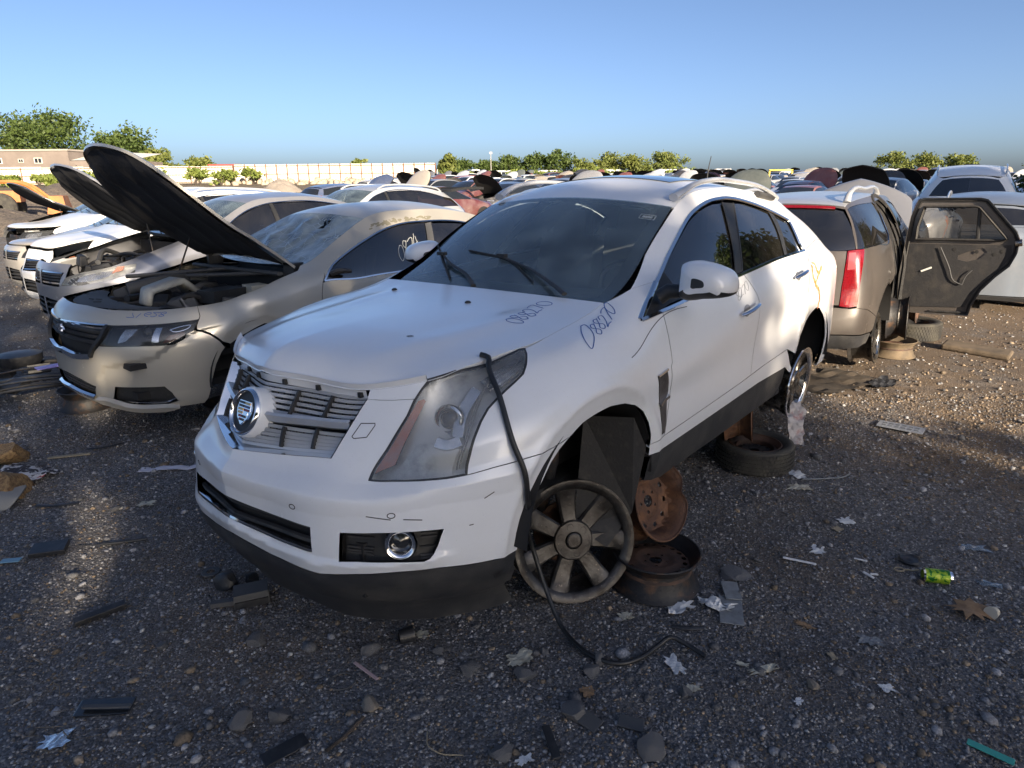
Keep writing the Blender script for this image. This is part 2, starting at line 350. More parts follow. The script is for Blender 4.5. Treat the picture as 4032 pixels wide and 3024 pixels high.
# ------------------------------------------------------------------ wheels
def spoke_geo(n, r0, r1, w0, w1, d, y0, ph=0.0, dish=.02):
    """n tapered, crowned spokes round the y axis; y0 is the outer face"""
    out = []
    for k in range(n):
        a = 2*pi*k/n+ph; R = np.linspace(r0, r1, 6); mb = MB(); rows = []
        for i, r in enumerate(R):
            t = i/5; w = w0+(w1-w0)*t**1.3; yo = y0-dish*sin(pi*t)*.6-dish*(1-t)
            c, s_ = cos(a), sin(a)
            sec = [(-w/2, yo-d), (-w/2, yo-.008), (-w*.38, yo), (w*.38, yo), (w/2, yo-.008), (w/2, yo-d)]
            rows.append([(r*c-q*s_, y, r*s_+q*c) for q, y in sec])
        mb.grid(np.array(rows), close_v=True); out.append(mb)
    return out
def alloy_wheel(parent, R=.249, width=.20, n=7, y=0.0, mat=None, chrome=None, name='wheel', M=None, ph=.2, lug=6, tyre=False):
    """alloy rim lying in the x-z plane with its face towards +y"""
    mat = mat or M_ALLOY; chrome = chrome or M_CHROMED
    w = add_obj(name, None, parent)
    if M is not None: w.matrix_local = M
    R_ = R
    barrel = [(R_, .0), (R_+.004, -.004), (R_-.004, -.014), (R_-.018, -.024), (R_-.03, -.06), (R_-.045, -.10), (R_-.035, -width+.03), (R_-.012, -width+.018), (R_+.003, -width+.004), (R_, -width),
              (R_-.014, -width+.004), (R_-.03, -width+.02), (R_-.044, -width+.035), (R_-.054, -.10), (R_-.042, -.055), (R_-.034, -.03), (R_-.024, -.012), (R_-.010, -.002)]
    MB().lathe(barrel, 72, close=True).obj('rim', mat, w, angle=50)
    fl = [(R_-.042, -.020), (R_-.034, -.008), (R_-.010, .002), (R_+.002, .002), (R_+.004, -.006)]
    MB().lathe(fl, 72).obj('rim_lip', chrome, w, angle=60)
    sp = spoke_geo(n, .055, R_-.020, .066, .098, .035, -.010, ph)
    for k, m_ in enumerate(sp): m_.obj('spoke', mat if k % 3 else mat, w, angle=35)
    hub = MB().lathe([(.03, -.045), (.088, -.06), (.092, -.034), (.084, -.024), (.040, -.022), (.036, -.030)], 48).obj('hub', mat, w)
    MB().lathe([(0, -.016), (.018, -.016), (.0185, -.0145), (.028, -.0145), (.034, -.018), (.036, -.030), (.036, -.04)], 40).obj('centre_cap', mat, hub, angle=25)
    for k in range(lug):
        a = 2*pi*k/lug+.3; c = (.061*cos(a), 0, .061*sin(a))
        m_ = MB().lathe([(.0, -.034), (.012, -.034), (.0125, -.0235), (.0155, -.0225), (.0165, -.0245)], 18, center=c); m_.obj('lug_hole', M_CAVITY, hub)
    if tyre: pass
    return w
def steel_disc(R, holes, hr, hd, z0, z1, center_r=.03):
    """disc with a ring of round ventilation holes, axis z"""
    a = np.linspace(0, 2*pi, 64, endpoint=False); outer = np.stack([R*np.cos(a), R*np.sin(a)], 1); H = []
    b = np.linspace(0, 2*pi, 12, endpoint=False)
    for k in range(holes):
        t = 2*pi*k/holes; c = np.array([hd*cos(t), hd*sin(t)]); e1 = np.array([cos(t), sin(t)]); e2 = np.array([-sin(t), cos(t)])
        H.append(np.array([c+hr*1.0*cos(q)*e1+hr*1.25*sin(q)*e2 for q in b]))
    H.append(np.stack([center_r*np.cos(b), center_r*np.sin(b)], 1))
    for k in range(5):
        t = 2*pi*k/5+.4; H.append(np.stack([.052*cos(t)+.008*np.cos(b), .052*sin(t)+.008*np.sin(b)], 1))
    W, F = cdt(outer, H, .016); r = np.linalg.norm(W, axis=1)
    z = np.interp(r, [0, .07, .085, hd-.02, hd+.02, R], [z0, z0, z0+.012, z1, z1-.004, z1-.03])
    top = np.column_stack([W, z]); mb = MB(); mb.add(top, F.tolist()); mb.add(top-[0, 0, .005], F[:, ::-1].tolist())
    for L in H:
        n = len(L); rr = np.linalg.norm(L, axis=1); zz = np.interp(rr, [0, .07, .085, hd-.02, hd+.02, R], [z0, z0, z0+.012, z1, z1-.004, z1-.03]); A = np.column_stack([L, zz]); B = A-[0, 0, .005]
        mb.add(np.vstack([A, B]), [(i, (i+1) % n, n+(i+1) % n, n+i) for i in range(n)])
    return mb
def steel_wheel(parent, R=.205, width=.17, mat=None, dmat=None, name='steel_wheel', label=None, cat='wheel', M=None, bend=None, holes=16, face=None):
    """steel wheel, axis z, face up at the top"""
    mat = mat or M_STEEL; dmat = dmat or M_RIMRUST
    if parent is None: w = thing(name, label, cat, mat=M)
    else:
        w = add_obj(name, None, parent); w.matrix_local = M if M is not None else Matrix()
    h = width; o = [(R, 0), (R+.003, .004), (R-.003, .012), (R-.016, .02), (R-.024, .05), (R-.04, .085), (R-.04, .11), (R-.022, h-.04), (R-.014, h-.02), (R-.002, h-.012), (R+.003, h-.004), (R, h)]
    i_ = [(r-.006, z) for r, z in o[::-1]]
    if face is None: face = h-.05
    rim = MB().lathe(o+i_, 80, axis='z', close=True); d = steel_disc(R-.035, holes, .0115, R-.068, face-.004, face, .03)
    if bend:
        rim.v = [bend(v) for v in rim.v]; d.v = [bend(v) for v in d.v]
    rim.obj('rim', mat, w, angle=50); d.obj('disc', dmat, w, angle=40)
    return w
def tyre(parent, R=.26, w=.17, rin=.165, name='tyre', M=None):
    t = add_obj(name, None, parent)
    if M is not None: t.matrix_local = M
    h = w/2
    prof = [(rin, -h*.62), (rin+.012, -h*.8), (rin+.03, -h*.93), (R-.035, -h), (R-.012, -h*.93), (R-.006, -h*.8), (R-.006, h*.8), (R-.012, h*.93), (R-.035, h), (rin+.03, h*.93), (rin+.012, h*.8), (rin, h*.62), (rin+.006, 0)]
    MB().lathe(prof, 96, axis='z', close=True).obj('sidewall', M_TIRE, t, angle=60)
    mb = MB(); nb = 64
    for row in range(5):
        z0 = -h*.8+row*(h*1.6/5)
        for k in range(nb):
            a0 = 2*pi*(k+.08+.5*(row % 2))/nb; a1 = 2*pi*(k+.92+.5*(row % 2))/nb; z1 = z0+h*1.6/5-.006; V = []
            for r in (R-.008, R):
                for z in (z0+.002, z1): V += [(r*cos(a0), r*sin(a0), z), (r*cos(a1), r*sin(a1), z)]
            mb.add(V, [(4, 5, 7, 6), (0, 1, 5, 4), (2, 6, 7, 3), (0, 4, 6, 2), (1, 3, 7, 5)])
    mb.obj('tread', M_TIRE, t, smooth=False)
    return t
HK = {
 'hl_inner':[(0.595,0.641),(0.602,0.745),(0.611,0.858),(0.615,0.962),(0.619,1.041),(0.609,1.14),(0.609,1.222),(0.619,1.271)],
 'hl_top':[(0.619,1.271),(0.654,1.271),(0.76,1.261),(0.86,1.237),(0.933,1.227),(1.016,1.242),(1.094,1.258),(1.127,1.252)],
 'hl_rear':[(1.127,1.252),(1.129,1.204),(1.116,1.111),(1.104,1.066),(1.074,1.042),(1.043,1.02),(1.014,0.995),(0.99,0.969),(0.975,0.923),(0.963,0.842),(0.952,0.733),(0.934,0.619)],
 'hl_bot':[(0.934,0.619),(0.868,0.62),(0.775,0.628),(0.684,0.64),(0.595,0.641)],
 'seamBF':[(0.934,0.619),(1.027,0.624),(1.094,0.623),(1.164,0.62),(1.172,0.62),(1.251,0.606),(1.375,0.576)],
 'arch_front':[(1.141,0.154),(1.178,0.322),(1.222,0.443),(1.27,0.525),(1.309,0.557),(1.375,0.576)],
 'arch_rear':[(1.375,0.576),(1.445,0.595),(1.533,0.6),(1.633,0.6),(1.749,0.579),(1.841,0.539),(1.908,0.484),(1.958,0.412),(1.991,0.338),(2.002,0.275)],
 'lip':[(0.014,0.184),(0.206,0.146),(0.44,0.137),(0.568,0.159),(0.702,0.176),(0.83,0.18),(1.011,0.171),(1.138,0.163)],
 'grille_bot':[(0.013,0.701),(0.137,0.713),(0.231,0.718),(0.397,0.717)],
 'grille_side':[(0.397,0.717),(0.41,0.849),(0.422,0.956),(0.436,1.073),(0.449,1.199)],
 'hoodbump':[(0.449,1.199),(0.45,1.199),(0.532,1.164),(0.574,1.152),(0.609,1.14)],
 'intake_top':[(0.022,0.375),(0.138,0.357),(0.228,0.349),(0.32,0.347),(0.409,0.343)],
 'intake_bot':[(0.073,0.268),(0.15,0.244),(0.243,0.235),(0.337,0.234),(0.415,0.231)],
 'fog':[(0.52,0.338),(0.642,0.348),(0.743,0.352),(0.846,0.355),(0.839,0.332),(0.827,0.282),(0.816,0.253),(0.802,0.235),(0.785,0.227),(0.689,0.228),(0.572,0.223),(0.518,0.215)],
 'fogc':[(0.711,0.293)],
 'door_seam':[(2.189,0.929),(2.17,0.858),(2.154,0.782),(2.144,0.708),(2.129,0.691),(2.143,0.49),(2.121,0.399),(2.109,0.305)],
 'rockA':[(1.999,0.291),(2.109,0.305),(2.478,0.329),(3.033,0.365),(3.368,0.389),(3.795,0.407)],
 'rockB':[(2.029,0.236),(2.385,0.253),(2.84,0.277),(3.312,0.304),(3.798,0.307)],
 'vent':[(1.995,0.677),(2.087,0.69),(2.114,0.54),(2.111,0.401),(2.111,0.321),(2.077,0.319),(2.05,0.445)],
 'dlo_front':[(2.012,1.021),(2.313,1.117),(2.494,1.156),(2.654,1.18),(2.812,1.198),(2.978,1.206),(3.173,1.217),(3.4,1.218)],
 'dlo_top':[(3.4,1.218),(3.638,1.203),(3.918,1.172),(4.126,1.132),(4.308,1.09)],
 'dlo_rear':[(4.308,1.09),(4.288,1.013),(4.278,0.946),(4.293,0.904)],
 'dlo_bot':[(4.293,0.904),(3.652,0.912),(3.334,0.909),(2.983,0.907),(2.534,0.903),(2.191,0.932),(2.012,1.021)],
 'b_front':[(3.322,1.199),(3.21,1.099),(3.132,1.01),(3.044,0.92)],
 'b_rear':[(3.472,1.189),(3.325,1.085),(3.228,1.002),(3.137,0.919)],
 'c_front':[(4.005,1.147),(3.963,1.031),(3.89,0.919)],
 'c_rear':[(4.076,1.128),(4.036,1.022),(3.947,0.921)],
 'aseam':[(1.96,1.255),(2.155,1.218),(2.317,1.127)],
 'rdoor_rear':[(4.368,0.867),(4.087,0.601),(4.094,0.537),(4.051,0.464)],
 'handleF':[(2.898,0.697),(3.115,0.706)],
 'handleR':[(3.771,0.715),(3.985,0.724)],
 'crease_side':[(1.985,0.688),(2.305,0.7),(2.522,0.7),(2.913,0.692),(3.7,0.695)],
 'tow':[(0.448,0.927),(0.463,1.019),(0.513,1.016),(0.517,1.002),(0.506,0.931),(0.458,0.915)],
 'sens':[(0.335,0.426),(0.681,0.436)],
 'hoodback':[(1.492,1.271),(1.736,1.271),(1.959,1.265)],
 'orange':[(4.195,0.748),(4.165,0.68),(4.229,0.631),(4.364,0.588),(4.417,0.557),(4.467,0.52)],
 'orange2':[(4.233,0.626),(4.3,0.659),(4.407,0.702),(4.318,0.671),(4.262,0.692),(4.269,0.733),(4.23,0.772)],
 'num_fender':[(1.513,1.178),(1.505,0.99),(1.896,1.205),(1.84,1.084)],
 'numd':[(2.914,0.763),(3.137,0.813)],
}
# ------------------------------------------------------------------ the white SUV: control net of its left side
def side(x,yb,z4,top):  # standard side column: r0-r4 at x ; then r5..r8 given
    lo=[(x,yb-.075,.20),(x,yb-.045,.28),(x,yb-.02,.38),(x,yb-.002,.53),(x,yb-.006,z4)]
    return lo+top
HG = [
[(.945,0,.17),(.995,0,.245),(1.008,0,.33),(1.012,0,.45),(1.013,0,.555),(.978,0,.625),(.930,0,.73),(.88,0,.82),(.828,0,.893)],
[(.925,.2,.17),(.968,.2,.245),(.979,.2,.33),(.979,.2,.45),(.976,.2,.555),(.925,.2,.63),(.88,.2,.73),(.83,.2,.815),(.785,.2,.89)],
[(.89,.42,.17),(.93,.43,.245),(.94,.43,.33),(.935,.43,.45),(.915,.43,.56),(.84,.43,.64),(.79,.435,.73),(.748,.44,.81),(.71,.45,.885)],
[(.80,.57,.17),(.845,.585,.25),(.86,.59,.33),(.85,.59,.45),(.83,.58,.55),(.785,.545,.615),(.72,.565,.73),(.65,.59,.84),(.59,.61,.92)],
[(.66,.71,.17),(.70,.735,.25),(.715,.745,.33),(.71,.745,.45),(.70,.735,.56),(.675,.71,.64),(.62,.70,.75),(.52,.68,.87),(.44,.655,.95)],
[(.50,.81,.17),(.535,.84,.25),(.55,.85,.33),(.555,.85,.45),(.555,.845,.57),(.55,.825,.67),(.50,.795,.79),(.38,.75,.91),(.28,.69,.975)],
[(.36,.86,.20),(.38,.885,.26),(.39,.90,.34),(.385,.915,.46),(.38,.92,.58),(.36,.915,.70),(.32,.885,.83),(.22,.81,.945),(.14,.71,.99)],
side(.11,.955,.66,[(.1,.957,.77),(.08,.92,.89),(.03,.83,.978),(-.03,.705,1.012)]),
side(-.3,.955,.67,[(-.3,.957,.78),(-.3,.925,.92),(-.31,.83,1.02),(-.34,.69,1.066)]),
side(-.62,.955,.68,[(-.62,.957,.79),(-.61,.875,1.03),(-.6,.80,1.10),(-.61,.69,1.165)]),
side(-1.0,.955,.69,[(-1.0,.958,.85),(-1.0,.87,1.085),(-.97,.77,1.23),(-.95,.65,1.365)]),
side(-1.3,.955,.70,[(-1.3,.958,.90),(-1.3,.868,1.112),(-1.3,.75,1.33),(-1.28,.60,1.515)]),
side(-1.75,.955,.72,[(-1.75,.958,.95),(-1.75,.862,1.145),(-1.75,.735,1.38),(-1.75,.58,1.58)]),
side(-2.3,.955,.74,[(-2.3,.957,1.01),(-2.3,.85,1.178),(-2.3,.725,1.39),(-2.3,.57,1.575)]),
side(-2.8,.955,.76,[(-2.8,.95,1.04),(-2.8,.835,1.20),(-2.8,.715,1.38),(-2.8,.555,1.54)]),
side(-3.2,.94,.76,[(-3.2,.925,1.04),(-3.18,.81,1.205),(-3.13,.70,1.35),(-3.1,.545,1.49)]),
side(-3.5,.89,.76,[(-3.5,.87,1.03),(-3.46,.765,1.20),(-3.37,.65,1.34),(-3.28,.51,1.455)]),
side(-3.68,.79,.76,[(-3.68,.76,1.02),(-3.61,.665,1.19),(-3.48,.56,1.33),(-3.36,.44,1.44)]),
side(-3.79,.45,.76,[(-3.78,.44,1.02),(-3.69,.40,1.19),(-3.53,.35,1.34),(-3.41,.28,1.46)]),
side(-3.83,0,.76,[(-3.82,0,1.02),(-3.72,0,1.19),(-3.56,0,1.35),(-3.43,0,1.47)]),
]
HG = np.array(HG); HG[-1, :5, 1] = 0; HG[-2, :5, 1] = .45
HERO_M = Matrix([[-0.62693,0.77894,0.01468,-0.4014],[-0.77848,-0.62708,0.02725,2.9776],[0.03043,0.00566,0.99952,0.22],[0,0,0,1]])
# hand-drawn digits as pen strokes in a unit box
DIG = {'0': [[(.5,1),(.15,.8),(.05,.4),(.3,0),(.65,.1),(.9,.5),(.8,.9),(.45,1.02)]],
 '8': [[(.8,.85),(.4,1),(.15,.75),(.5,.5),(.85,.25),(.5,0),(.15,.2),(.45,.5),(.85,.9)]],
 '2': [[(.1,.75),(.35,1),(.75,.85),(.6,.45),(.1,.02),(.5,.1),(.95,.05)]],
 '7': [[(.05,.9),(.5,1),(.95,.95),(.6,.4),(.35,0)]], '6': [[(.8,1),(.3,.7),(.1,.25),(.4,0),(.8,.15),(.75,.45),(.2,.35)]],
 '5': [[(.9,1),(.3,.95),(.2,.55),(.7,.5),(.8,.15),(.2,0)]], '1': [[(.4,1),(.5,0)]], '9': [[(.8,.8),(.4,1),(.15,.7),(.5,.5),(.8,.85),(.75,.4),(.6,0)]], '4': [[(.6,1),(.1,.35),(.9,.4)],[(.7,.8),(.65,0)]]}
def scribble(S, text, O, A, B, w=.004, off=.0015, adv=.92):
    """digits drawn on a surface: O origin, A vector along the text (per digit), B up, all in (u,v)"""
    mb = MB(); O = np.array(O, float); A = np.array(A, float); B = np.array(B, float)
    for k, ch in enumerate(text):
        for st in DIG.get(ch, []):
            uv = np.array([O+A*(k*adv+p[0])+B*(p[1]+.08*sin(k*2.1)) for p in st]); X, N = on_surf(S, uv, off, n=len(st)*5); mb.ribbon(X, N, w, .0006)
    return mb
class Flat:
    """plane/curved patch given by a callable X(u,v)"""
    def __init__(s, fn): s.fn = fn
    def __call__(s, u, v): return s.fn(np.atleast_1d(np.asarray(u, float)), np.atleast_1d(np.asarray(v, float)))
    def normal(s, u, v):
        e = 1e-3; u = np.atleast_1d(np.asarray(u, float)); v = np.atleast_1d(np.asarray(v, float)); n = np.cross(s(u+e, v)-s(u-e, v), s(u, v+e)-s(u, v-e))
        return n/(np.linalg.norm(n, axis=1, keepdims=True)+1e-12)
def patch_fn(P):
    """bilinear lookup into a grid (nu,nv,3), u,v in [0,1]"""
    nu, nv = P.shape[:2]
    def fn(u, v):
        x = np.clip(u, 0, 1)*(nu-1); y = np.clip(v, 0, 1)*(nv-1); i = np.minimum(x.astype(int), nu-2); j = np.minimum(y.astype(int), nv-2); a = (x-i)[:, None]; b = (y-j)[:, None]
        return P[i, j]*(1-a)*(1-b)+P[i+1, j]*a*(1-b)+P[i, j+1]*(1-a)*b+P[i+1, j+1]*a*b
    return Flat(fn)
def thick_grid(P, t, flip=False):
    """grid surface with its border folded back by t"""
    mb = MB().grid(P, flip=flip); du = np.gradient(P, axis=0); dv = np.gradient(P, axis=1); N = np.cross(du, dv); N /= np.linalg.norm(N, axis=2, keepdims=True)+1e-12
    if flip: N = -N
    ring = [(i, 0) for i in range(P.shape[0])]+[(P.shape[0]-1, j) for j in range(1, P.shape[1])]+[(i, P.shape[1]-1) for i in range(P.shape[0]-2, -1, -1)]+[(0, j) for j in range(P.shape[1]-2, 0, -1)]
    A = np.array([P[q] for q in ring]); B = A-np.array([N[q] for q in ring])*t; n = len(A)
    F = [(i, (i+1) % n, n+(i+1) % n, n+i) for i in range(n)]
    mb.add(np.vstack([A, B]), F if flip else [q[::-1] for q in F]); return mb
def arch_liner(parent, c, r, y0, y1, a0=2, a1=178, mat=None, mirror=True):
    for s in ((1, -1) if mirror else (1,)):
        a = np.radians(np.linspace(a0, a1, 28)); ys = np.linspace(y0, y1, 4)
        P = np.array([[(c[0]+r*cos(t), s*y, c[1]+r*sin(t)) for y in ys] for t in a]); mb = MB().grid(P)
        mb.add([(c[0]+r*cos(t), s*y1, c[1]+r*sin(t)) for t in a]+[(c[0], s*y1, c[1])], [(i, i+1, len(a)) for i in range(len(a)-1)])
        mb.obj('wheel_arch_liner', mat or M_CAVITY, parent)

def build_hero():
    S = Shell(HG); K = HK; g = .0025; V = S.V
    def disp(P, u, v):
        P = P.copy()
        for cx, cz, r in ((0.0, .325, .42), (-2.84, .37, .42)):
            d = np.hypot(P[:, 0]-cx, P[:, 2]-cz)-r; k = np.clip(1-d/.078, 0, 1); m = (np.abs(P[:, 0]-cx) < .62) & (P[:, 2] < .86) & (P[:, 2] > .25) & (P[:, 1] > .8)
            P[:, 1] -= np.where(m, .016*k-.006*np.exp(-((d-.085)/.02)**2), 0)
        # crisp ledges pressed into the bumper
        vc = np.interp(u, [0, .23, .49, .56, .83, 1.09, 1.2], [.535, .518, .506, .522, .575, .575, .57]); t = np.where(v > vc, np.clip(1-(v-vc)/.085, 0, 1), np.clip(1-(vc-v)/.10, 0, 1))*np.clip((1.20-u)/.12, 0, 1)
        v2 = np.interp(u, [0, .2, .44, .57, .8, .9], [.235, .20, .185, .20, .225, .24]); t2 = np.where(v > v2, np.clip(1-(v-v2)/.03, 0, 1), np.clip(1-(v2-v)/.05, 0, 1))*np.clip((.90-u)/.08, 0, 1)
        k = .014*t+.011*t2; nx = np.cos(np.clip(u, 0, 1.2)*1.2); P[:, 0] += k*nx; P[:, 1] += k*np.sin(np.clip(u, 0, 1.2)*1.2)
        return P
    S.disp = disp
    car = thing('suv', 'white SUV with tyreless front wheel, propped on stacked steel rims, nose towards the viewer', 'car', mat=HERO_M)
    def both(name, poly, mat, label=None, lr=True, **k):
        mb = panel(S, poly, **k); 
        if lr: panel(S, poly, mb=mb, mirror=True, **k)
        return mb.obj(name, mat, car, angle=None, use_n=True, label=label)
    def pair(name, poly, mat, **k):
        r = []
        for mrr in (False, True): r.append(panel(S, poly, mirror=mrr, **k).obj(name, mat, car, angle=None, use_n=True))
        return r
    def strip(mb, uv, w, th, off=0.0, n=None, mirror=True, smooth=True):
        X, N = on_surf(S, uv, off, n or max(8, len(uv)*5), smooth=smooth); mb.ribbon(X, N, w, th)
        if mirror: mb.ribbon(mir(X)[::-1], mir(N)[::-1], w, th)
    rev = lambda l: list(l)[::-1]
    c0 = -g
    # ---- bumper
    bump = [(c0, K['lip'][0][1])]+K['lip'][1:]+K['arch_front'][1:]+rev(K['seamBF'])[1:]+K['hl_bot'][1:]+K['hl_inner'][1:6]+rev(K['hoodbump'])[1:]+rev(K['grille_side'])[1:]+rev(K['grille_bot'])[1:-1]+[(c0, K['grille_bot'][0][1]), (c0, .372)]+K['intake_top'][1:]+rev(K['intake_bot'])[:-1]+[(c0, .262)]
    both('front_bumper', bump, M_WHITE, step=.015, estep=.015, skirt=.022, holes=[K['fog']])
    val = [(c0, 0.0), (.3, 0), (.6, 0), (.9, 0), (1.10, 0)]+rev(K['lip'])[:-1]+[(c0, K['lip'][0][1])]
    both('lower_valance', val, M_TRIM, skirt=.03)
    mb = MB(); us = np.linspace(0, 1.06, 30); A = S(us, us*0+.01); D = A+np.column_stack([-.05-0*us, -.05*np.clip(us-.3, 0, 1), -.05-0*us]); E = D+[-.045, 0, -.085]
    P = np.stack([A-[.01, 0, 0], D, E], 1); mb.grid(P); mb.grid(mir(P), flip=True); mb.obj('air_deflector', M_TRIM, car)
    # pockets behind the bumper
    mb = panel(S, inset(np.array(K['fog'])[::1], 0), gap=0, off=-.045, skirt=0); panel(S, K['fog'], gap=0, off=-.045, skirt=0, mirror=True, mb=mb); fp = mb.obj('fog_pocket', M_PLASTIC, car)
    itk = [(0, .40), (.46, .40), (.46, .20), (0, .20)]; mb = panel(S, itk, gap=0, off=-.085, skirt=0); panel(S, itk, gap=0, off=-.085, skirt=0, mirror=True, mb=mb); mb.obj('intake_backing', M_CAVITY, car)
    mb = MB()
    for v_, w_ in ((.345, .03), (.272, .018)): strip(mb, [(0, v_), (.2, v_-.004), (.41, v_-.004)], w_, .012, -.03, 20)
    mb.obj('intake_bar', M_TRIM, car)
    mb = MB(); strip(mb, [(0, .262)]+K['intake_bot'][1:], .022, .01, -.012, 24); mb.obj('intake_chrome', M_CHROME, car)
    for sgn in (1, -1):
        c = S([K['fogc'][0][0]], [K['fogc'][0][1]])[0]; N = S.normal([K['fogc'][0][0]], [K['fogc'][0][1]])[0]
        f = add_obj('fog_lamp', None, car); z = Vector(N); q = z.to_track_quat('Z', 'Y').to_matrix().to_4x4(); q.translation = Vector(c-N*.022)
        if sgn < 0:
            N2 = N*[1, -1, 1]; q = Vector(N2).to_track_quat('Z', 'Y').to_matrix().to_4x4(); q.translation = Vector((c-N*.022)*[1, -1, 1])
        f.matrix_local = q
        MB().lathe([(.034, -.03), (.036, .004), (.040, .014), (.050, .016), (.056, .008), (.058, -.02)], 36, axis='z').obj('lamp_bezel', M_CHROME, f, angle=60)
        MB().lathe([(0, -.004), (.02, -.006), (.036, -.012)], 30, axis='z').obj('lamp_glass', M_DARKL, f)
    mb = MB()
    for v_ in (.325, .308, .262, .247, .236):
        for a, b in ((.53, .62), (.775, .83)): strip(mb, [(a, v_), (b, v_)], .008, .006, -.040, 8)
    mb.obj('fog_pocket_ribs', M_TRIM, car)
    # parking sensors
    for k in (0, 1):
        for sgn in (1, -1):
            a = np.linspace(0, 2*pi, 24); u0, v0 = K['sens'][k]; X, N = on_surf(S, np.stack([u0+.0125*np.cos(a), v0+.0125*np.sin(a)*1.05], 1), .0005)
            mb = MB(); mb.ribbon(X if sgn > 0 else mir(X)[::-1], N if sgn > 0 else mir(N)[::-1], .0032, .0008); mb.obj('parking_sensor', M_CAVITY, car)
    mb = MB(); X, N = on_surf(S, np.array(K['tow']+K['tow'][:1]), .0006, n=60, smooth=False); mb.ribbon(X, N, .003, .0005); mb.obj('tow_hook_cover_seam', M_CAVITY, car)
    mb = MB()
    for st in ([(.72, .415), (.78, .408)], [(.60, .43), (.68, .415)], [(.985, .475), (1.02, .50)], [(.93, .36), (.945, .362)]): X, N = on_surf(S, st, .0008, n=6); mb.ribbon(X, N, .0035, .0004)
    mb.obj('paint_scratch', M_TRIM, car)
    # ---- grille
    G0 = [(0, .70), (.13, .71), (.25, .72), (.40, .72), (.445, 1.23), (.3, 1.23), (.15, 1.23), (0, 1.23)]
    mb = panel(S, G0, gap=0, off=-.075, skirt=0); panel(S, G0, gap=0, off=-.075, skirt=0, mirror=True, mb=mb); gr = mb.obj('grille', M_CAVITY, car)
    def gright(v): return .395+(.445-.395)*(v-.72)/(1.2-.72)
    slv = [1.215, 1.18, 1.14, 1.10, 1.062, 1.026]+[.935, .90, .868, .832, .80, .768]
    for v_ in slv:
        for sgn in (1, -1):
            X, N = on_surf(S, [(.004, v_), (.15, v_), (.28, v_), (gright(v_), v_)], -.030, 16)
            if sgn < 0: X, N = mir(X)[::-1], mir(N)[::-1]
            T = N*0+[0, 0, 1]; D = N*.022; Pq = np.stack([X+T*.0075-N*.002, X+T*.006+N*.002, X-T*.006+N*.002, X-T*.009-N*.022], 1); MB().grid(Pq).obj('slat', M_SILVER, gr)
    mb = MB()
    for j in range(15):
        u_ = .02+j*.0285
        for lo, hi in ((.76, .945), (1.02, 1.225)):
            if u_ > gright(lo)-.01: continue
            X, N = on_surf(S, [(u_, lo), (u_, hi)], -.040, 6); mb.tube(X, .0028, 5); mb.tube(mir(X), .0028, 5)
    mb.obj('grille_mesh', M_TRIM, gr)
    for pts in ([(.181, 1.20), (.179, 1.005)], [(.317, 1.205), (.309, 1.019)], [(.18, .94), (.189, .775)], [(.306, .961), (.309, .785)]):
        for sgn in (1, -1):
            X, N = on_surf(S, pts, -.012, 8); X = X if sgn > 0 else mir(X); N = N if sgn > 0 else mir(N); s_ = np.array([0, .005, 0])
            MB().grid(np.stack([X-s_-N*.03, X-s_, X+s_, X+s_-N*.03], 1)).obj('fin', M_TRIM, gr)
    for sgn in (1, -1):
        X, N = on_surf(S, [(.05, .985), (.15, .988), (.29, 1.002), (.42, 1.012)], -.012, 20); X = X if sgn > 0 else mir(X); N = N if sgn > 0 else mir(N); z = np.array([0, 0, 1.])
        MB().grid(np.stack([X+z*.019-N*.03, X+z*.017, X+z*.004+N*.012, X-z*.017, X-z*.019-N*.03], 1), flip=sgn < 0).obj('grille_bar', M_SILVER, gr, angle=25)
    # chrome surround
    mb = MB()
    ins = lambda l, du, dv: [(a+du, b+dv) for a, b in l]
    for sgn in (1, -1):
        for crv, n_ in ((K['grille_bot'], 24), (K['grille_side'], 24)):
            X, N = on_surf(S, crv, 0, n_); X2, N2 = on_surf(S, ins(crv, -.024 if crv is K['grille_side'] else -.010, .05 if crv is K['grille_bot'] else .02), -.045, n_)
            if crv is K['grille_bot']: X[0, 1] = 0; X2[0, 1] = 0
            Pq = np.stack([X, X+N*.003, X*.7+X2*.3+N*.001, X2], 1)
            mb.grid(Pq if sgn > 0 else mir(Pq.reshape(-1, 3)).reshape(Pq.shape), flip=sgn > 0)
    mb.obj('grille_surround', M_CHROME, gr, angle=30)
    # ---- emblem
    em = add_obj('emblem', None, gr); em.matrix_local = Matrix.Translation((.905, 0, .765)) @ Matrix.Rotation(radians(90-22), 4, 'Y')
    MB().lathe([(.0, -.05), (.096, -.055), (.093, -.004), (.089, .004), (.084, .006)], 56, axis='z').obj('emblem_base', M_WHITE, em, angle=60)
    MB().lathe([(.070, .002), (.071, .013), (.077, .018), (.084, .014), (.087, .002)], 56, axis='z').obj('emblem_ring', M_CHROME, em, angle=60)
    MB().lathe([(0, .004), (.072, .004)], 48, axis='z').obj('emblem_disc', M_PLASTIC, em)
    shp = np.array([(-.036, -.034), (-.036, .034), (-.005, .040), (.022, .030), (.046, 0), (.022, -.030), (-.005, -.040)])   # x down, y across
    mb = MB(); n = len(shp); mb.add(np.vstack([np.column_stack([shp*1.12, np.full(n, .005)]), np.column_stack([shp*1.05, np.full(n, .012)])]), [(i, (i+1) % n, n+(i+1) % n, n+i) for i in range(n)]+[tuple(range(n, 2*n))]); mb.obj('crest_shield', M_CHROME, em, smooth=False)
    cm = [M_CHROME, pmat('crest_gold', (.50, .33, .16), .25, .8), pmat('crest_black', (.01, .01, .012), .3), pmat('crest_red', (.16, .02, .03), .3), pmat('crest_blue', (.03, .04, .12), .3)]
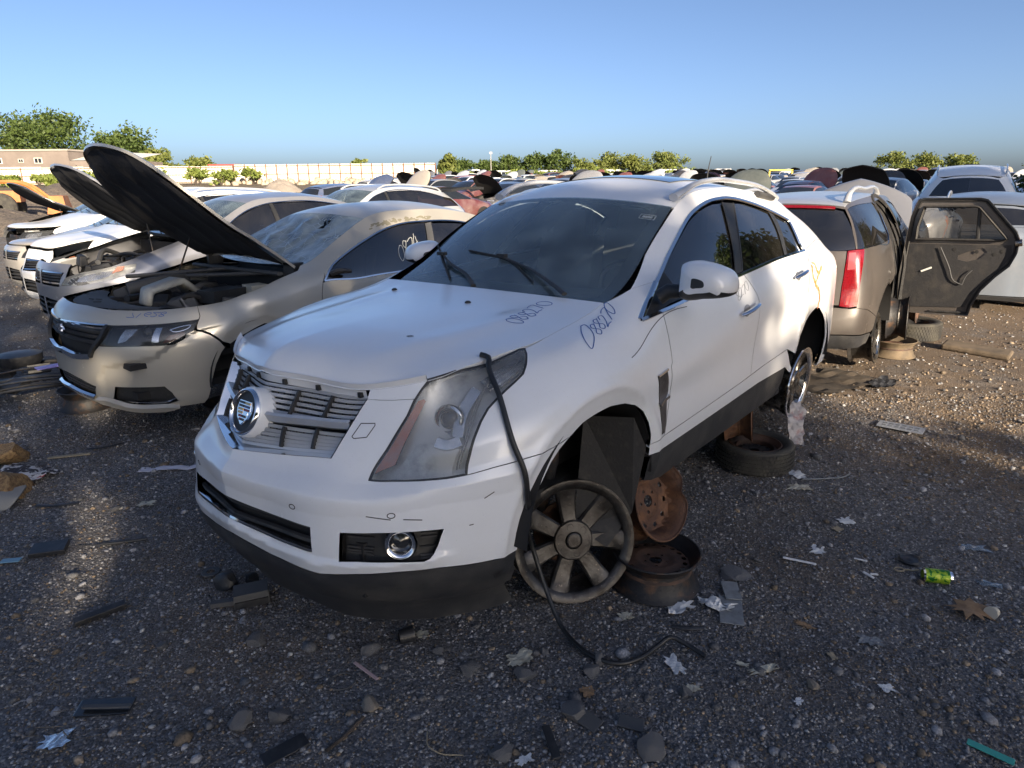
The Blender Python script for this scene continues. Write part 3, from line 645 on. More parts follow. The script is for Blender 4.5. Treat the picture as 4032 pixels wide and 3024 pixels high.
    for i, xr in enumerate(np.linspace(-.030, .030, 6)):
        w = np.interp(xr, [-.03, 0, .035], [.033, .034, .012])
        for j, (a, b) in enumerate(((-1, -.08), (.08, 1))):
            mb = MB(); mb.box((xr, w*(a+b)/2, .0125), (.0085, w*(b-a), .003)); mb.obj('crest_stripe', cm[[1, 2, 0, 1, 2, 3][(i+3*j) % 6] if (i+j) % 2 else [2, 4, 1, 0, 3, 2][i]], em, smooth=False)
    # ---- headlights
    HLp = K['hl_inner'][:-1]+K['hl_top'][:-1]+K['hl_rear'][:-1]+K['hl_bot'][:-1]
    for sgn in (1, -1):
        mm = dict(mirror=sgn < 0)
        hl = add_obj('headlight', None, car)
        panel(S, HLp, gap=.006, step=.03, off=-.001, skirt=0, **mm).obj('lens', M_LENS, hl, angle=None, use_n=True)
        panel(S, HLp, gap=.004, step=.03, off=-.055, skirt=-.052, **mm).obj('housing', M_GREYL, hl, angle=40)
        mb = MB(); X, N = on_surf(S, np.array(HLp+HLp[:1]), -.004, n=160, smooth=False); mb.ribbon(X if sgn > 0 else mir(X)[::-1], N if sgn > 0 else mir(N)[::-1], .015, .003); mb.obj('gasket', M_PLASTIC, hl)
        amb = [(.609,.693),(.64,.723),(.676,.756),(.668,.907),(.668,1.008),(.668,1.104),(.652,1.124),(.629,1.121),(.628,1.022),(.624,.943),(.62,.834)]
        panel(S, amb, gap=0, step=.03, off=-.008, skirt=.01, **mm).obj('side_marker', M_AMBER, hl, angle=None, use_n=True)
        c = S([.815], [1.0])[0]; N = S.normal([.815], [1.0])[0]; ax = np.array([.92, .34, .18]); ax /= np.linalg.norm(ax)
        if sgn < 0: c = c*[1, -1, 1]; N = N*[1, -1, 1]; ax = ax*[1, -1, 1]
        pr = add_obj('projector', None, hl); q = Vector(ax).to_track_quat('Z', 'Y').to_matrix().to_4x4(); q.translation = Vector(c-N*.045); pr.matrix_local = q
        MB().lathe([(.052, -.02), (.054, .006), (.050, .012), (.040, .012), (.036, .004)], 36, axis='z').obj('projector_ring', M_CHROME, pr, angle=60)
        MB().lathe([(0, .022), (.016, .019), (.029, .011), (.036, -.002)], 28, axis='z').obj('projector_lens', M_DARKL, pr)
        mb = MB()   # faceted reflector pieces and ridges
        for pts, w in ((((.90, 1.10), (.87, 1.02), (.88, .90)), .05), (((.79, .90), (.85, .865), (.90, .87)), .045), (((.93, 1.11), (1.0, 1.16), (1.09, 1.22)), .055), (((1.0, 1.08), (1.05, 1.12), (1.1, 1.15)), .03)):
            X, N = on_surf(S, pts, -.040, 10); mb.ribbon(X if sgn > 0 else mir(X)[::-1], N if sgn > 0 else mir(N)[::-1], w, .012)
        mb.obj('reflector', M_REFL, hl, angle=20)
        mb = MB()
        for pts in (((.945, 1.13), (.925, 1.03), (.925, .88), (.90, .66)), ((.955, 1.13), (.935, 1.03), (.935, .88), (.912, .66)), ((.97, 1.13), (1.05, 1.18), (1.11, 1.23)), ((.96, 1.10), (1.04, 1.14), (1.105, 1.19)), ((.97, 1.06), (1.03, 1.09), (1.09, 1.13))):
            X, N = on_surf(S, pts, -.022, 16); mb.tube(X if sgn > 0 else mir(X), .003, 6)
        mb.obj('light_pipe', M_REFL, hl)
        lowb = [(.66, .66), (.88, .64), (.905, .80), (.86, .88), (.72, .90), (.69, .76)]
        panel(S, lowb, gap=0, step=.03, off=-.034, skirt=.03, **mm).obj('low_bowl', M_GREYL, hl, angle=30)
    # ---- fenders, doors, quarters, sills
    fend = K['hl_rear'][::-1]+[(1.30, V), (1.5, V), (1.735, V), (1.93, V)]+K['aseam'][1:]+[(2.16, 1.068), K['dlo_front'][0]]+[(2.10, .968)]+K['door_seam']+[K['rockA'][0]]+rev(K['arch_rear'])+rev(K['seamBF'])[1:-1]
    pair('front_fender', fend, M_WHITE, skirt=.02, step=.03)
    bseam = [(3.135, .915), (3.17, .85), (3.19, .70), (3.18, .5), (3.16, .375)]
    fd = K['door_seam']+K['rockA'][2:4]+[(3.16, .375)]+rev(bseam)[1:]+[(2.98, .907), (2.531, .903)]
    pair('front_door', fd, M_WHITE, skirt=.02, step=.04)
    arch_r = []
    for a in np.radians(np.linspace(-5, 185, 22)): arch_r.append(tuple(S.uv([(-2.84+.42*cos(a), .37+.42*sin(a))])[0]))
    k0 = 2
    rd = bseam+[(3.364, .389), K['rockA'][5], arch_r[3]]+[arch_r[5], arch_r[7]]+rev(K['rdoor_rear'])[2:3]+[(4.09, .70), (4.2, .80), K['rdoor_rear'][0]]+[(4.29, .904), (3.648, .912), (3.33, .909)]
    pair('rear_door', rd, M_WHITE, skirt=.02, step=.04)
    qt = arch_r[7:]+[(S.uv([(-3.26, .30)])[0]), (5.0, .16), (5.29, .16), (5.29, .90), (5.09, .95), (4.781, .96), (4.45, .92), (4.29, .904), K['rdoor_rear'][0], (4.2, .80), (4.09, .70), K['rdoor_rear'][2]]
    pair('rear_quarter_panel', qt, M_WHITE, skirt=.02, step=.04)
    tg = [(5.30, .12), (S.U+g, .12), (S.U+g, V), (5.30, V)]
    both('tailgate', tg, M_WHITE, skirt=.02, step=.06)
    rk = [K['rockA'][0]]+K['rockA'][1:]+[arch_r[1]]+rev(K['rockB'])[0:]+[(2.01, .236)]
    pair('painted_sill', rk, M_WHITE, skirt=.02, gap=.001)
    cl = rev(K['rockB'])+[(2.02, .20), (2.03, .10), (2.2, .06), (3.0, .09), (3.72, .12), (3.80, .2)]
    pair('sill_cladding', cl, M_TRIM, skirt=.05, gap=.001)
    pair('fender_vent', K['vent'], pmat('dirty_grey_trim', (.10, .092, .09), .6, .3, noise=(18, (.045, .04, .038), .4, .7), bump=(50, .4)), skirt=.01, gap=.002, off=.003)
    mb = MB(); strip(mb, [K['vent'][0], K['vent'][1]], .012, .006, .003, 8); strip(mb, [(2.035, .475), (2.085, .50), (2.115, .505)], .02, .012, .003, 10); mb.obj('vent_trim', M_CHROME, car)
    # ---- side windows
    D1 = np.array(K['dlo_front']+K['dlo_top'][1:]+K['dlo_rear'][1:]+K['dlo_bot'][1:-1])
    Df = [(2.07, 1.01)]+[(a+.006, b-.012) for a, b in K['dlo_front'][1:]]
    gf = [(2.10, 1.005)]+[(a+.012, b-.016) for a, b in K['dlo_front'][1:7]]+[(3.24, 1.20)]+K['b_front']+[(2.98, .915), (2.531, .913), (2.2, .945)]
    pair('front_door_glass', gf, M_GLASSD, skirt=0, gap=0, off=-.008, step=.06)
    gr_ = K['b_rear']+[(3.33, .918), (3.648, .920)]+K['c_front'][::-1]+[(3.914, 1.160), (3.635, 1.189)]
    pair('rear_door_glass', gr_[::-1], M_GLASSD, skirt=0, gap=0, off=-.008, step=.06)
    gq = K['c_rear']+[(4.27, .915), (4.262, .95), (4.27, 1.013), (4.288, 1.08), (4.115, 1.122)]
    pair('quarter_glass', gq[::-1], M_GLASSD, skirt=0, gap=0, off=-.008, step=.06)
    pil = K['b_front']+rev(K['b_rear']); pair('pillar_trim', pil, M_PLASTIC, skirt=.01, gap=0, off=-.002)
    pil2 = K['c_front']+rev(K['c_rear']); pair('pillar_trim', pil2, M_PLASTIC, skirt=.01, gap=0, off=-.002)
    mtri = [(2.03, 1.012), (2.16, 1.062), (2.31, 1.108), (2.42, 1.130), (2.40, .93), (2.2, .942)]; pair('mirror_base_trim', mtri, M_PLASTIC, skirt=.01, gap=0, off=-.003)
    mb = MB(); strip(mb, [K['b_front'][0], K['b_front'][1], K['b_front'][2], K['b_front'][3]], .02, .004, -.002, 20); strip(mb, K['b_rear'], .014, .003, -.002, 20); mb.obj('pillar_edge', M_PLASTIC, car)
    mb = MB()
    strip(mb, K['dlo_front'][1:]+K['dlo_top'][1:], .024, .007, .0, 70); strip(mb, K['dlo_rear'], .022, .006, 0, 16); strip(mb, K['dlo_bot'], .020, .007, .002, 60)
    strip(mb, [K['dlo_front'][0], K['dlo_front'][1]], .030, .007, 0, 12)
    mb.obj('window_chrome', M_CHROME, car, angle=60)
    # ---- roof frame above the windows
    fr = [(2.151, 1.218)]+[(2.40, V), (2.79, V), (3.33, V), (4.38, V), (4.78, V), (5.085, V), (5.291, V), (5.291, .90), (5.09, .95), (4.781, .96), (4.45, .92), (4.29, .904)]+rev(K['dlo_rear'])[1:]+rev(K['dlo_top'])[1:]+rev(K['dlo_front'])[1:-1]+[(2.313, 1.127)]
    pair('roof_side_frame', fr, M_WHITE, skirt=.015, step=.03, gap=.001)
    # ---- hood
    E = lambda a, b: (lambda t: S.base(a+(b-a)*np.asarray(t), np.full(len(t), V)))
    uc = .613; uh = 1.945
    front = lambda t: np.where((np.asarray(t) < .5)[:, None], mir(S.base(uc*(1-2*np.asarray(t)), np.full(len(t), V))), S.base(uc*(2*np.asarray(t)-1), np.full(len(t), V)))
    # smooth the nose a little
    left = E(uc, uh); right = lambda t: mir(left(t))
    cl_, cr_ = left(np.array([1.]))[0], right(np.array([1.]))[0]
    rear = lambda t: np.stack([cr_[0]*1+(.045)*(1-(2*np.asarray(t)-1)**2), cr_[1]+(cl_[1]-cr_[1])*np.asarray(t), cl_[2]+.012*(1-(2*np.asarray(t)-1)**2)], 1)
    def hdisp(a, b):
        y = np.abs(2*a-1); lat = 1-np.clip(y, 0, 1)**2.6
        h = (.080*(1-np.exp(-b/.045))*(1-b)**.9)*lat
        h = h+.008*np.exp(-((y-.56-.12*b)/.10)**2)*np.clip(b*6, 0, 1)*np.clip((1-b)*4, 0, 1)     # raised side ridges
        h = h+.007*np.exp(-(y/.05)**2)*np.exp(-b/.10)                                             # centre crease at the nose
        return np.stack([-.0*h, 0*h, h], 2)
    nb = 64; P = coons(front, rear, right, left, 61, nb, hdisp)
    bq = np.linspace(0, 1, nb)**1.6; Pn = coons(front, rear, right, left, 61, 200, hdisp); idx = np.clip((bq*199).round().astype(int), 0, 199); P = Pn[:, idx]
    P[:, 0] = P[:, 0]+[-.003, 0, .001]
    HOOD = patch_fn(Pn)
    hood = thick_grid(P, .022).obj('hood', M_WHITE, car, angle=50)
    hc_ = [(K['hoodbump'][0][0]+.0, K['hoodbump'][0][1])]+K['hoodbump'][2:]+[K['hl_inner'][6], (.613, V), (.53, V), (.445, V)]
    for sg in (False, True): panel(S, hc_, gap=.001, off=0, skirt=.02, step=.02, mirror=sg).obj('hood_corner', M_WHITE, hood, angle=None, use_n=True)
    # exposed clip strip under the front edge of the hood
    ts = np.linspace(.155, .845, 40); A = front(ts)+[-.012, 0, -.004]; Bq = A+[-.006, 0, -.028]; MB().grid(np.stack([A, Bq, Bq+[-.03, 0, -.004]], 1)).obj('hood_edge_strip', M_WHITE, hood)
    for t_ in (.2, .33, .44, .58, .7, .83):
        p = front(np.array([t_]))[0]+[-.012, 0, -.020]; MB().box(p, (.016, .014, .018)).obj('trim_clip', M_PLASTIC, hood, smooth=False)
    for (x, y) in ((-.207, -.436), (-.131, .138)):
        i = np.argmin(((Pn[..., :2]-[x, y])**2).sum(2)); p = Pn.reshape(-1, 3)[i]
        MB().lathe([(0, .010), (.008, .009), (.014, .004), (.016, -.004)], 14, axis='z', center=p).obj('washer_nozzle', M_PLASTIC, hood)
    # dusty smears and a small round sticker mark
    a_ = np.linspace(0, 2*pi, 20); mb = MB()
    for r_ in (.010, .006):
        X, N = on_surf(HOOD, np.stack([.735+r_/1.2*np.cos(a_), .30+r_/1.2*np.sin(a_)], 1), .0006); mb.ribbon(X, N, .0025, .0003)
    mb.obj('round_mark', M_GREYPLASTIC, hood)
    scribble(HOOD, '088270', (.885, .665), (-.006, .052), (-.050, -.015), w=.0042, off=.0012).obj('wax_number', M_INK, hood)
    # ---- cowl and windscreen
    wsb, wst = 1.995, 2.79
    wl_ = E(wsb, wst); wr_ = lambda t: mir(wl_(t)); c1 = wl_(np.array([0.]))[0]; c2 = wl_(np.array([1.]))[0]
    bow = lambda c, dx, dz: (lambda t: np.stack([c[0]+dx*(1-(2*np.asarray(t)-1)**2), -c[1]+2*c[1]*np.asarray(t), c[2]+dz*(1-(2*np.asarray(t)-1)**2)], 1))
    wb = bow(c1+np.array([0, -.02, -.03]), .105, -.02); wt = bow(c2+np.array([.0, -.012, .004]), .075, .045)
    li = lambda t: wl_(t)+np.array([0, -.02, -.03])*(1-np.asarray(t))[:, None]+np.array([.0, -.012, .004])*np.asarray(t)[:, None]
    ri = lambda t: mir(li(t))
    WP = coons(wb, wt, ri, li, 40, 30, lambda a, b: np.stack([.02*np.sin(pi*b)*(1-(2*a-1)**2), 0*a, .02*np.sin(pi*b)*(1-(2*a-1)**2)], 2))
    ws = MB().grid(WP).obj('windscreen', M_GLASS, car)
    WS = patch_fn(WP); mb = MB()
    for (a0, a1, b0, b1) in ((0, .05, 0, 1), (.95, 1, 0, 1), (.05, .95, 0, .10), (.05, .95, .955, 1)):
        U_, V_ = np.meshgrid(np.linspace(a0, a1, 12), np.linspace(b0, b1, 12), indexing='ij'); X = WS(U_.ravel(), V_.ravel()).reshape(12, 12, 3)-[.003, 0, .003]; mb.grid(X)
    mb.obj('windscreen_border', M_CAVITY, ws)
    a0, a1 = .44, .60; q = np.array([(.445, .80), (.53, .80), (.59, .965), (.50, .965)]); X = WS(q[:, 0], q[:, 1])-[.006, 0, .006]; mb = MB(); mb.poly(X); mb.poly(X-[.03, 0, .02]); mb.obj('sensor_housing', M_PLASTIC, ws, smooth=False)
    X, N = on_surf(WS, np.array([(.905, .845), (.965, .845), (.965, .885), (.905, .885), (.905, .845)]), .001, n=50, smooth=False); mb = MB(); mb.ribbon(X, N, .005, .0005)
    X, N = on_surf(WS, np.array([(.915, .865), (.955, .865)]), .001, n=10); mb.ribbon(X, N, .02, .0004); mb.obj('paper_sticker', pmat('faded_sticker', (.40, .43, .42), .8, noise=(120, (.2, .22, .22), .45, .6)), ws)
    A = rear(np.linspace(0, 1, 30))+[.01, 0, -.012]; Bq = wb(np.linspace(0, 1, 30))+[.0, 0, .004]; MB().grid(np.stack([A, (A+Bq)/2+[0, 0, -.02], Bq], 1)).obj('cowl', M_TRIM, car)
    # wipers
    def wiper(arm, blade, lift):
        w = add_obj('wiper', None, car); off = np.array([.55, 0, .84])
        MB().tube(Curve(np.array(arm)+off*lift).n(18), np.linspace(.014, .007, 18), 8, flat=.6).obj('wiper_arm', M_TRIM, w)
        MB().tube(Curve(np.array(blade)+off*(lift*.7)).n(18), np.linspace(.005, .009, 9).tolist()+np.linspace(.009, .005, 9).tolist(), 6).obj('wiper_blade', M_RUBBER, w)
        MB().box(np.array(arm[-1])+off*(lift+.008), (.03, .05, .018)).obj('blade_clip', M_PLASTIC, w, smooth=False)
    wiper([(-.39, .50, 1.075), (-.45, .39, 1.105), (-.54, .18, 1.157), (-.60, -.03, 1.197)], [(-.645, -.305, 1.222), (-.615, -.15, 1.21), (-.595, 0, 1.195), (-.52, .17, 1.14), (-.47, .26, 1.11)], .035)
    wiper([(-.395, -.05, 1.072), (-.465, -.16, 1.11), (-.535, -.34, 1.155), (-.59, -.45, 1.19)], [(-.665, -.565, 1.24), (-.62, -.50, 1.21), (-.56, -.42, 1.165), (-.50, -.34, 1.13), (-.44, -.26, 1.09)], .03)
    # ---- roof
    ur = 5.20
    rl = E(wst, ur); rr = lambda t: mir(rl(t)); rear_r = lambda t: np.where((np.asarray(t) < .5)[:, None], mir(S.base(S.U-(S.U-ur)*(1-0)*np.abs(2*np.asarray(t)-1), np.full(len(t), V))), S.base(S.U-(S.U-ur)*np.abs(2*np.asarray(t)-1), np.full(len(t), V)))
    RP = coons(wt, rear_r, rr, rl, 33, 44, lambda a, b: np.stack([0*a, 0*a, .035*(1-(2*a-1)**2)*np.clip(b*5, .0, 1)*np.clip((1-b)*5, 0, 1)], 2))
    roof = thick_grid(RP, .012).obj('roof', M_WHITE, car, angle=50); RF = patch_fn(RP)
    U_, V_ = np.meshgrid(np.linspace(.17, .83, 20), np.linspace(.16, .50, 16), indexing='ij'); X = RF(U_.ravel(), V_.ravel()).reshape(20, 16, 3)+[0, 0, .005]; thick_grid(X, .012).obj('sunroof', M_GLASSD if False else M_DARKL, roof)
    for sgn in (1, -1):
        c = np.array([(-1.22, .585, 1.525), (-1.30, .60, 1.557), (-1.394, .605, 1.588), (-1.602, .61, 1.619), (-2.013, .61, 1.622), (-2.459, .605, 1.595), (-2.65, .60, 1.563), (-2.76, .595, 1.532)])*[1, sgn, 1]
        MB().tube(Curve(c).n(44), np.concatenate([np.linspace(.030, .020, 6), np.full(32, .019), np.linspace(.020, .032, 6)]), 10, flat=.75).obj('roof_rail', M_SILVER, car)
        MB().tube(np.array([(-2.40, .6*sgn, 1.555), (-2.70, .6*sgn, 1.535)]), .022, 8).obj('rail_foot', M_TRIM, car)
    MB().tube(Curve([(-2.98, .0, 1.60), (-3.0, 0, 1.74), (-3.035, 0, 1.84)]).n(8), np.linspace(.006, .003, 8), 6).obj('antenna', M_PLASTIC, car)
    # ---- door mirrors
    ol = np.array([(.933,1.138),(.936,1.20),(.944,1.252),(.975,1.262),(1.03,1.258),(1.09,1.244),(1.136,1.222),(1.158,1.185),(1.160,1.150),(1.150,1.128),(1.118,1.116),(1.04,1.104),(.955,1.096),(.935,1.110)])
    for sgn in (1, -1):
        mr_ = add_obj('door_mirror', None, car); ce = ol.mean(0); cc = Curve(np.vstack([ol, ol[:1]])).n(49)[:-1]; rows = []
        for x, s in ((-.545, .25), (-.55, .55), (-.57, .80), (-.605, .95), (-.65, 1.0), (-.70, .98), (-.715, .94), (-.715, .85)):
            o2 = ce+(cc-ce)*s; rows.append(np.column_stack([np.full(48, x)+.0*o2[:, 0]+.10*(o2[:, 0]-ce[0])*-.6, o2[:, 0]*sgn, o2[:, 1]]))
        Pm = np.array(rows); zc = Pm[..., 2]; mbw, mbb = MB(), MB()
        F = []; nu, nv = Pm.shape[:2]; fw_, fb_ = [], []
        for i in range(nu-1):
            for j in range(nv):
                a, b, c, d = i*nv+j, (i+1)*nv+j, (i+1)*nv+(j+1) % nv, i*nv+(j+1) % nv; zz = (zc.reshape(-1)[[a, b, c, d]]).mean(); (fw_ if zz > 1.140 else fb_).append((a, b, c, d) if sgn < 0 else (d, c, b, a))
        mbw.add(Pm.reshape(-1, 3), fw_); mbw.poly(Pm[0][::(1 if sgn > 0 else -1)][[k for k in range(48) if Pm[0][k, 2] > 1.14]] if False else Pm[0][:3]); sh = mbw.obj('mirror_shell', M_WHITE, mr_, angle=60)
        mbb.add(Pm.reshape(-1, 3), fb_); mbb.poly(Pm[0]); mbb.obj('mirror_lower', M_PLASTIC, mr_, angle=60); MB().poly(Pm[-1]).obj('mirror_glass', M_CHROME, mr_, smooth=False)
        MB().poly(Pm[0]-[.001, 0, 0]).obj('mirror_cap', M_WHITE, mr_, smooth=False)
        MB().tube(np.array([(-.60, .845*sgn, 1.095), (-.62, .88*sgn, 1.125), (-.64, .95*sgn, 1.13)]), [.035, .034, .03], 10).obj('mirror_arm', M_PLASTIC, mr_)
        if sgn > 0:
            fl = Flat(lambda u, v: np.stack([-.545-.06*np.clip((u-.93)/.23, 0, 1)**1+.0*u, u, v], 1)); mbn = MB()
            for k, ch in enumerate('088270'):
                for st in DIG[ch]:
                    pts = np.array([(1.005+.023*k+.022*p[0], 1.148+.036*p[1]-.002*k) for p in st]); cx_ = np.interp(pts[:, 0], [.93, 1.0, 1.08, 1.16], [-.56, -.563, -.585, -.64]); L_ = np.column_stack([cx_+.012, pts]); mbn.ribbon(Curve(L_).n(20), np.tile([.9, .25, .2], (20, 1)), .0042, .0005)
            mbn.obj('wax_number', M_INK, sh)
    mr_.matrix_local = Matrix.Translation((-.93, -.86, 1.16))@Matrix.Rotation(radians(62), 4, 'Z')@Matrix.Scale(.9, 4)@Matrix.Translation((.66, .95, -1.15))
    # ---- door handles
    for nm in ('handleF', 'handleR'):
        (u0, v0), (u1, v1) = K[nm]
        for sgn in (1, -1):
            h = add_obj('door_handle', None, car); t = np.linspace(0, 1, 16); uv = np.stack([u0+(u1-u0)*t, v0+(v1-v0)*t], 1); X, N = on_surf(S, uv); X = X+N*(.012+.030*np.sin(pi*t)[:, None]**.5); X = X if sgn > 0 else mir(X)
            MB().tube(X, np.interp(t, [0, .08, .9, 1], [.012, .017, .017, .012]), 10, flat=.62).obj('handle_grip', M_CHROME, h)
            um, vm = (u0+u1)/2, (v0+v1)/2; a = np.linspace(0, 2*pi, 24, endpoint=False)
            panel(S, np.stack([um+.045*np.cos(a), vm-.004+.034*np.sin(a)], 1), gap=0, off=.0008, skirt=0, mirror=sgn < 0).obj('handle_cup', M_GREYP, h, angle=None, use_n=True)
    # number on the fender, spray on the quarter
    scribble(S, '0', (1.525, 1.02), (.12, .05), (.06, .17), w=.004).obj('wax_number', M_INK, car)
    scribble(S, '88270', (1.66, 1.085), (.062, .018), (.02, .095), w=.004).obj('wax_number', M_INK, car)
    scribble(S, '8270', (2.92, .775), (.055, .012), (.01, .055), w=.0028).obj('wax_number', MATS['grey_metal_paint'], car)
    mb = MB()
    for st, w in ((K['orange'], .022), (K['orange2'], .020)):
        X, N = on_surf(S, st, .0015, n=50); mb.ribbon(X, N, w*(1+.35*np.sin(np.arange(len(X))*1.3)), .0006)
    mb.obj('spray_mark', M_ORANGE, car)
    # thin dark strip: the shade of the belt crease put into colour
    mb = MB(); strip(mb, [(1.80, .905), (2.0, .93), (2.19, .905), (2.4, .875)], .004, .0006, .0004, 20); mb.obj('belt_crease_shade', M_GREYPLASTIC, car)
    # ---- inner body, cabin
    inner = MB()
    for a, b, v1 in ((0.0, 1.10, .62), (2.06, 3.72, .86), (4.95, S.U, .88)):
        nu_ = 24; U_, V_ = np.meshgrid(np.linspace(a, b, nu_), np.linspace(.03, v1, 10), indexing='ij'); X = S.base(U_.ravel(), V_.ravel())-S.normal(U_.ravel(), V_.ravel())*.05; X = X.reshape(nu_, 10, 3); inner.grid(X); inner.grid(mir(X.reshape(-1, 3)).reshape(X.shape))
    for a, b in ((1.05, 2.1), (3.65, 5.0)):
        nu_ = 16; U_, V_ = np.meshgrid(np.linspace(a, b, nu_), np.linspace(.64, 1.0 if a < 2 else .88, 8), indexing='ij'); X = S.base(U_.ravel(), V_.ravel())-S.normal(U_.ravel(), V_.ravel())*.035; X = X.reshape(nu_, 8, 3); inner.grid(X); inner.grid(mir(X.reshape(-1, 3)).reshape(X.shape))
    inner.box((-1.45, 0, .29), (4.3, 1.25, .04)); inner.box((-1.45, 0, .30), (1.9, 1.75, .06)); inner.box((.35, 0, .30), (1.0, 1.1, .2)); inner.box((-.42, 0, .72), (.05, 1.5, .6))
    inner.obj('inner_body', M_CAVITY, car)
    arch_liner(car, (0.0, .325), .455, .935, .56); arch_liner(car, (-2.84, .37), .455, .935, .56)
    fl = MB().add([(-.33, .90, .62), (-.43, .915, .46), (-.40, .88, .15), (-.26, .84, .02), (-.20, .70, .10), (-.22, .72, .62)], [(0, 1, 2, 5), (2, 3, 4, 5)]); fl.obj('hanging_splash_shield', M_RUBBER, car, smooth=False)
    cab = add_obj('cabin', None, car)
    xs = np.array([-.50, -.62, -.80, -.98, -1.05, -1.05]); zs = np.array([1.03, 1.055, 1.06, 1.04, .96, .62]); ys = np.linspace(-.74, .74, 20)
    P_ = np.array([[(x-.04*(1-(y/.74)**2)*0, y, z+.02*np.exp(-((y-.40)/.2)**2)*(x < -.7)) for y in ys] for x, z in zip(xs, zs)]); MB().grid(P_).obj('dashboard', M_GREYPLASTIC, cab, angle=60)
    t_ = np.linspace(0, 2*pi, 40); sw = np.stack([.19*np.cos(t_), .19*np.sin(t_), 0*t_], 1)@rotm('Y', radians(-65)).T+[-1.17, .40, 1.02]; st = MB().tube(sw, .016, 8, cap=False).obj('steering_wheel', M_PLASTIC, cab)
    MB().box((-1.16, .40, 1.02), (.05, .16, .14)).obj('steering_hub', M_GREYPLASTIC, st); MB().tube(np.array([(-1.16, .40, 1.02), (-1.0, .40, .95)]), .03, 8).obj('steering_column', M_PLASTIC, st)
    for y, x in ((.40, -1.62), (-.40, -1.62), (.40, -2.45), (-.40, -2.45), (0, -2.48)):
        s_ = add_obj('seat', None, cab); MB().box((x+.2, y, .66), (.52, .50, .18), taper=.92).obj('seat_cushion', M_SEAT, s_)
        back = MB(); back.box((x-.10, y, .98), (.16, .48, .62), rot=rotm('Y', radians(-12)), taper=.85); back.obj('seat_back', M_SEAT, s_); MB().box((x-.17, y, 1.36), (.10, .26, .17), rot=rotm('Y', radians(-10)), taper=.85).obj('headrest', M_SEAT, s_)
    # the far front corner has been pushed in slightly
    for o in [q for q in bpy.data.objects if q.type == 'MESH']:
        p = o; ok = True
        while p is not None and p != car: ok = ok and p.matrix_basis == Matrix(); p = p.parent
        if p is None or not ok: continue
        n = len(o.data.vertices); c = np.empty(n*3); o.data.vertices.foreach_get('co', c); c = c.reshape(-1, 3); k = np.clip((c[:, 0]+.1)/.7, 0, 1); c[:, 1] = np.where(c[:, 1] < 0, c[:, 1]*(1-.12*k), c[:, 1]); o.data.vertices.foreach_set('co', c.ravel()); o.data.update()
    return car, S
hero_car, HERO_S = build_hero()
IK = {
 'top':[(0.007,1.14),(0.224,1.132),(0.495,1.111),(0.686,1.086),(0.861,1.074),(1.059,1.085)],
 'gtop':[(0.022,0.826),(0.299,0.846),(0.532,0.842)],
 'gside':[(0.533,0.834),(0.506,0.644),(0.396,0.418)],
 'gbot':[(0,0.405),(0.186,0.397),(0.396,0.418)],
 'hltop':[(0.532,0.842),(0.741,0.841),(0.904,0.837),(1.094,0.851)],
 'hlrear':[(1.094,0.851),(1.083,0.684)],
 'hlbot':[(1.083,0.684),(1.041,0.65),(1.011,0.57),(0.96,0.525),(0.783,0.53),(0.48,0.517)],
 'fseam':[(1.059,1.085),(1.097,0.902),(1.092,0.759),(1.083,0.684)],
 'bseam':[(1.083,0.684),(1.17,0.59),(1.255,0.487),(1.299,0.42)],
 'bseamF':[(1.099,0.699),(1.201,0.577),(1.281,0.478),(1.329,0.439)],
 'arch':[(1.106,0),(1.153,0.105),(1.174,0.209),(1.215,0.305),(1.265,0.383),(1.299,0.42),(1.338,0.44),(1.407,0.483),(1.479,0.505)],
 'fog':[(0.525,0.201),(0.856,0.204),(0.898,0.149),(0.932,0.077),(0.857,0.059),(0.493,0.059),(0.485,0.087)],
 'lipw':[(0.138,0.007),(0.48,0.091),(0.63,0.047),(0.816,0.042),(0.93,0.041)],
 'lipb':[(0.107,0),(0.383,0),(0.621,0),(0.802,0)],
 'bottom':[(0.53,0),(0.794,0),(1.024,0)],
 'low_int':[(0.017,0.232),(0.21,0.224),(0.374,0.196),(0.343,0.117),(0.14,0.125),(0,0.145)],
 'creaseb':[(1.047,0.648),(0.948,0.535),(0.838,0.43),(0.661,0.395),(0.494,0.359),(0.436,0.314),(0.402,0.22)],
 'fendtop':[(1.059,1.085),(1.265,1.077),(1.565,0.954),(1.434,1.072),(1.673,0.949),(1.78,0.956),(1.923,1.041),(1.978,1.059)],
 'dgap':[(2.184,0.884),(2.136,0.803),(2.108,0.714)],
 'dloF':[(2.152,0.811),(2.309,0.972),(2.54,1.038),(2.76,1.065),(2.99,1.085),(3.225,1.098),(3.458,1.097)],
 'dloB':[(3.469,1.091),(3.904,1.089),(4.134,1.098)],
 'sill':[(2.149,0.804),(2.369,0.787),(2.722,0.794),(2.889,0.797)],
 'bp':[(3.431,1.078),(3.317,0.9),(3.511,1.084),(3.411,0.917)],
 'num':[(2.969,0.881),(3.265,0.982)],
 'wsedge':[(2.08,1.078),(2.241,1.097),(2.505,1.132),(2.684,1.13),(2.818,1.127)],
}
# ---- control net of the champagne saloon
def col(x,yb,z4,top,ins=(.07,.042,.018,.003,.0),z=(.19,.26,.36,.48)):
    return [(x,yb-ins[0],z[0]),(x,yb-ins[1],z[1]),(x,yb-ins[2],z[2]),(x,yb-ins[3],z[3]),(x,yb-ins[4],z4)]+top

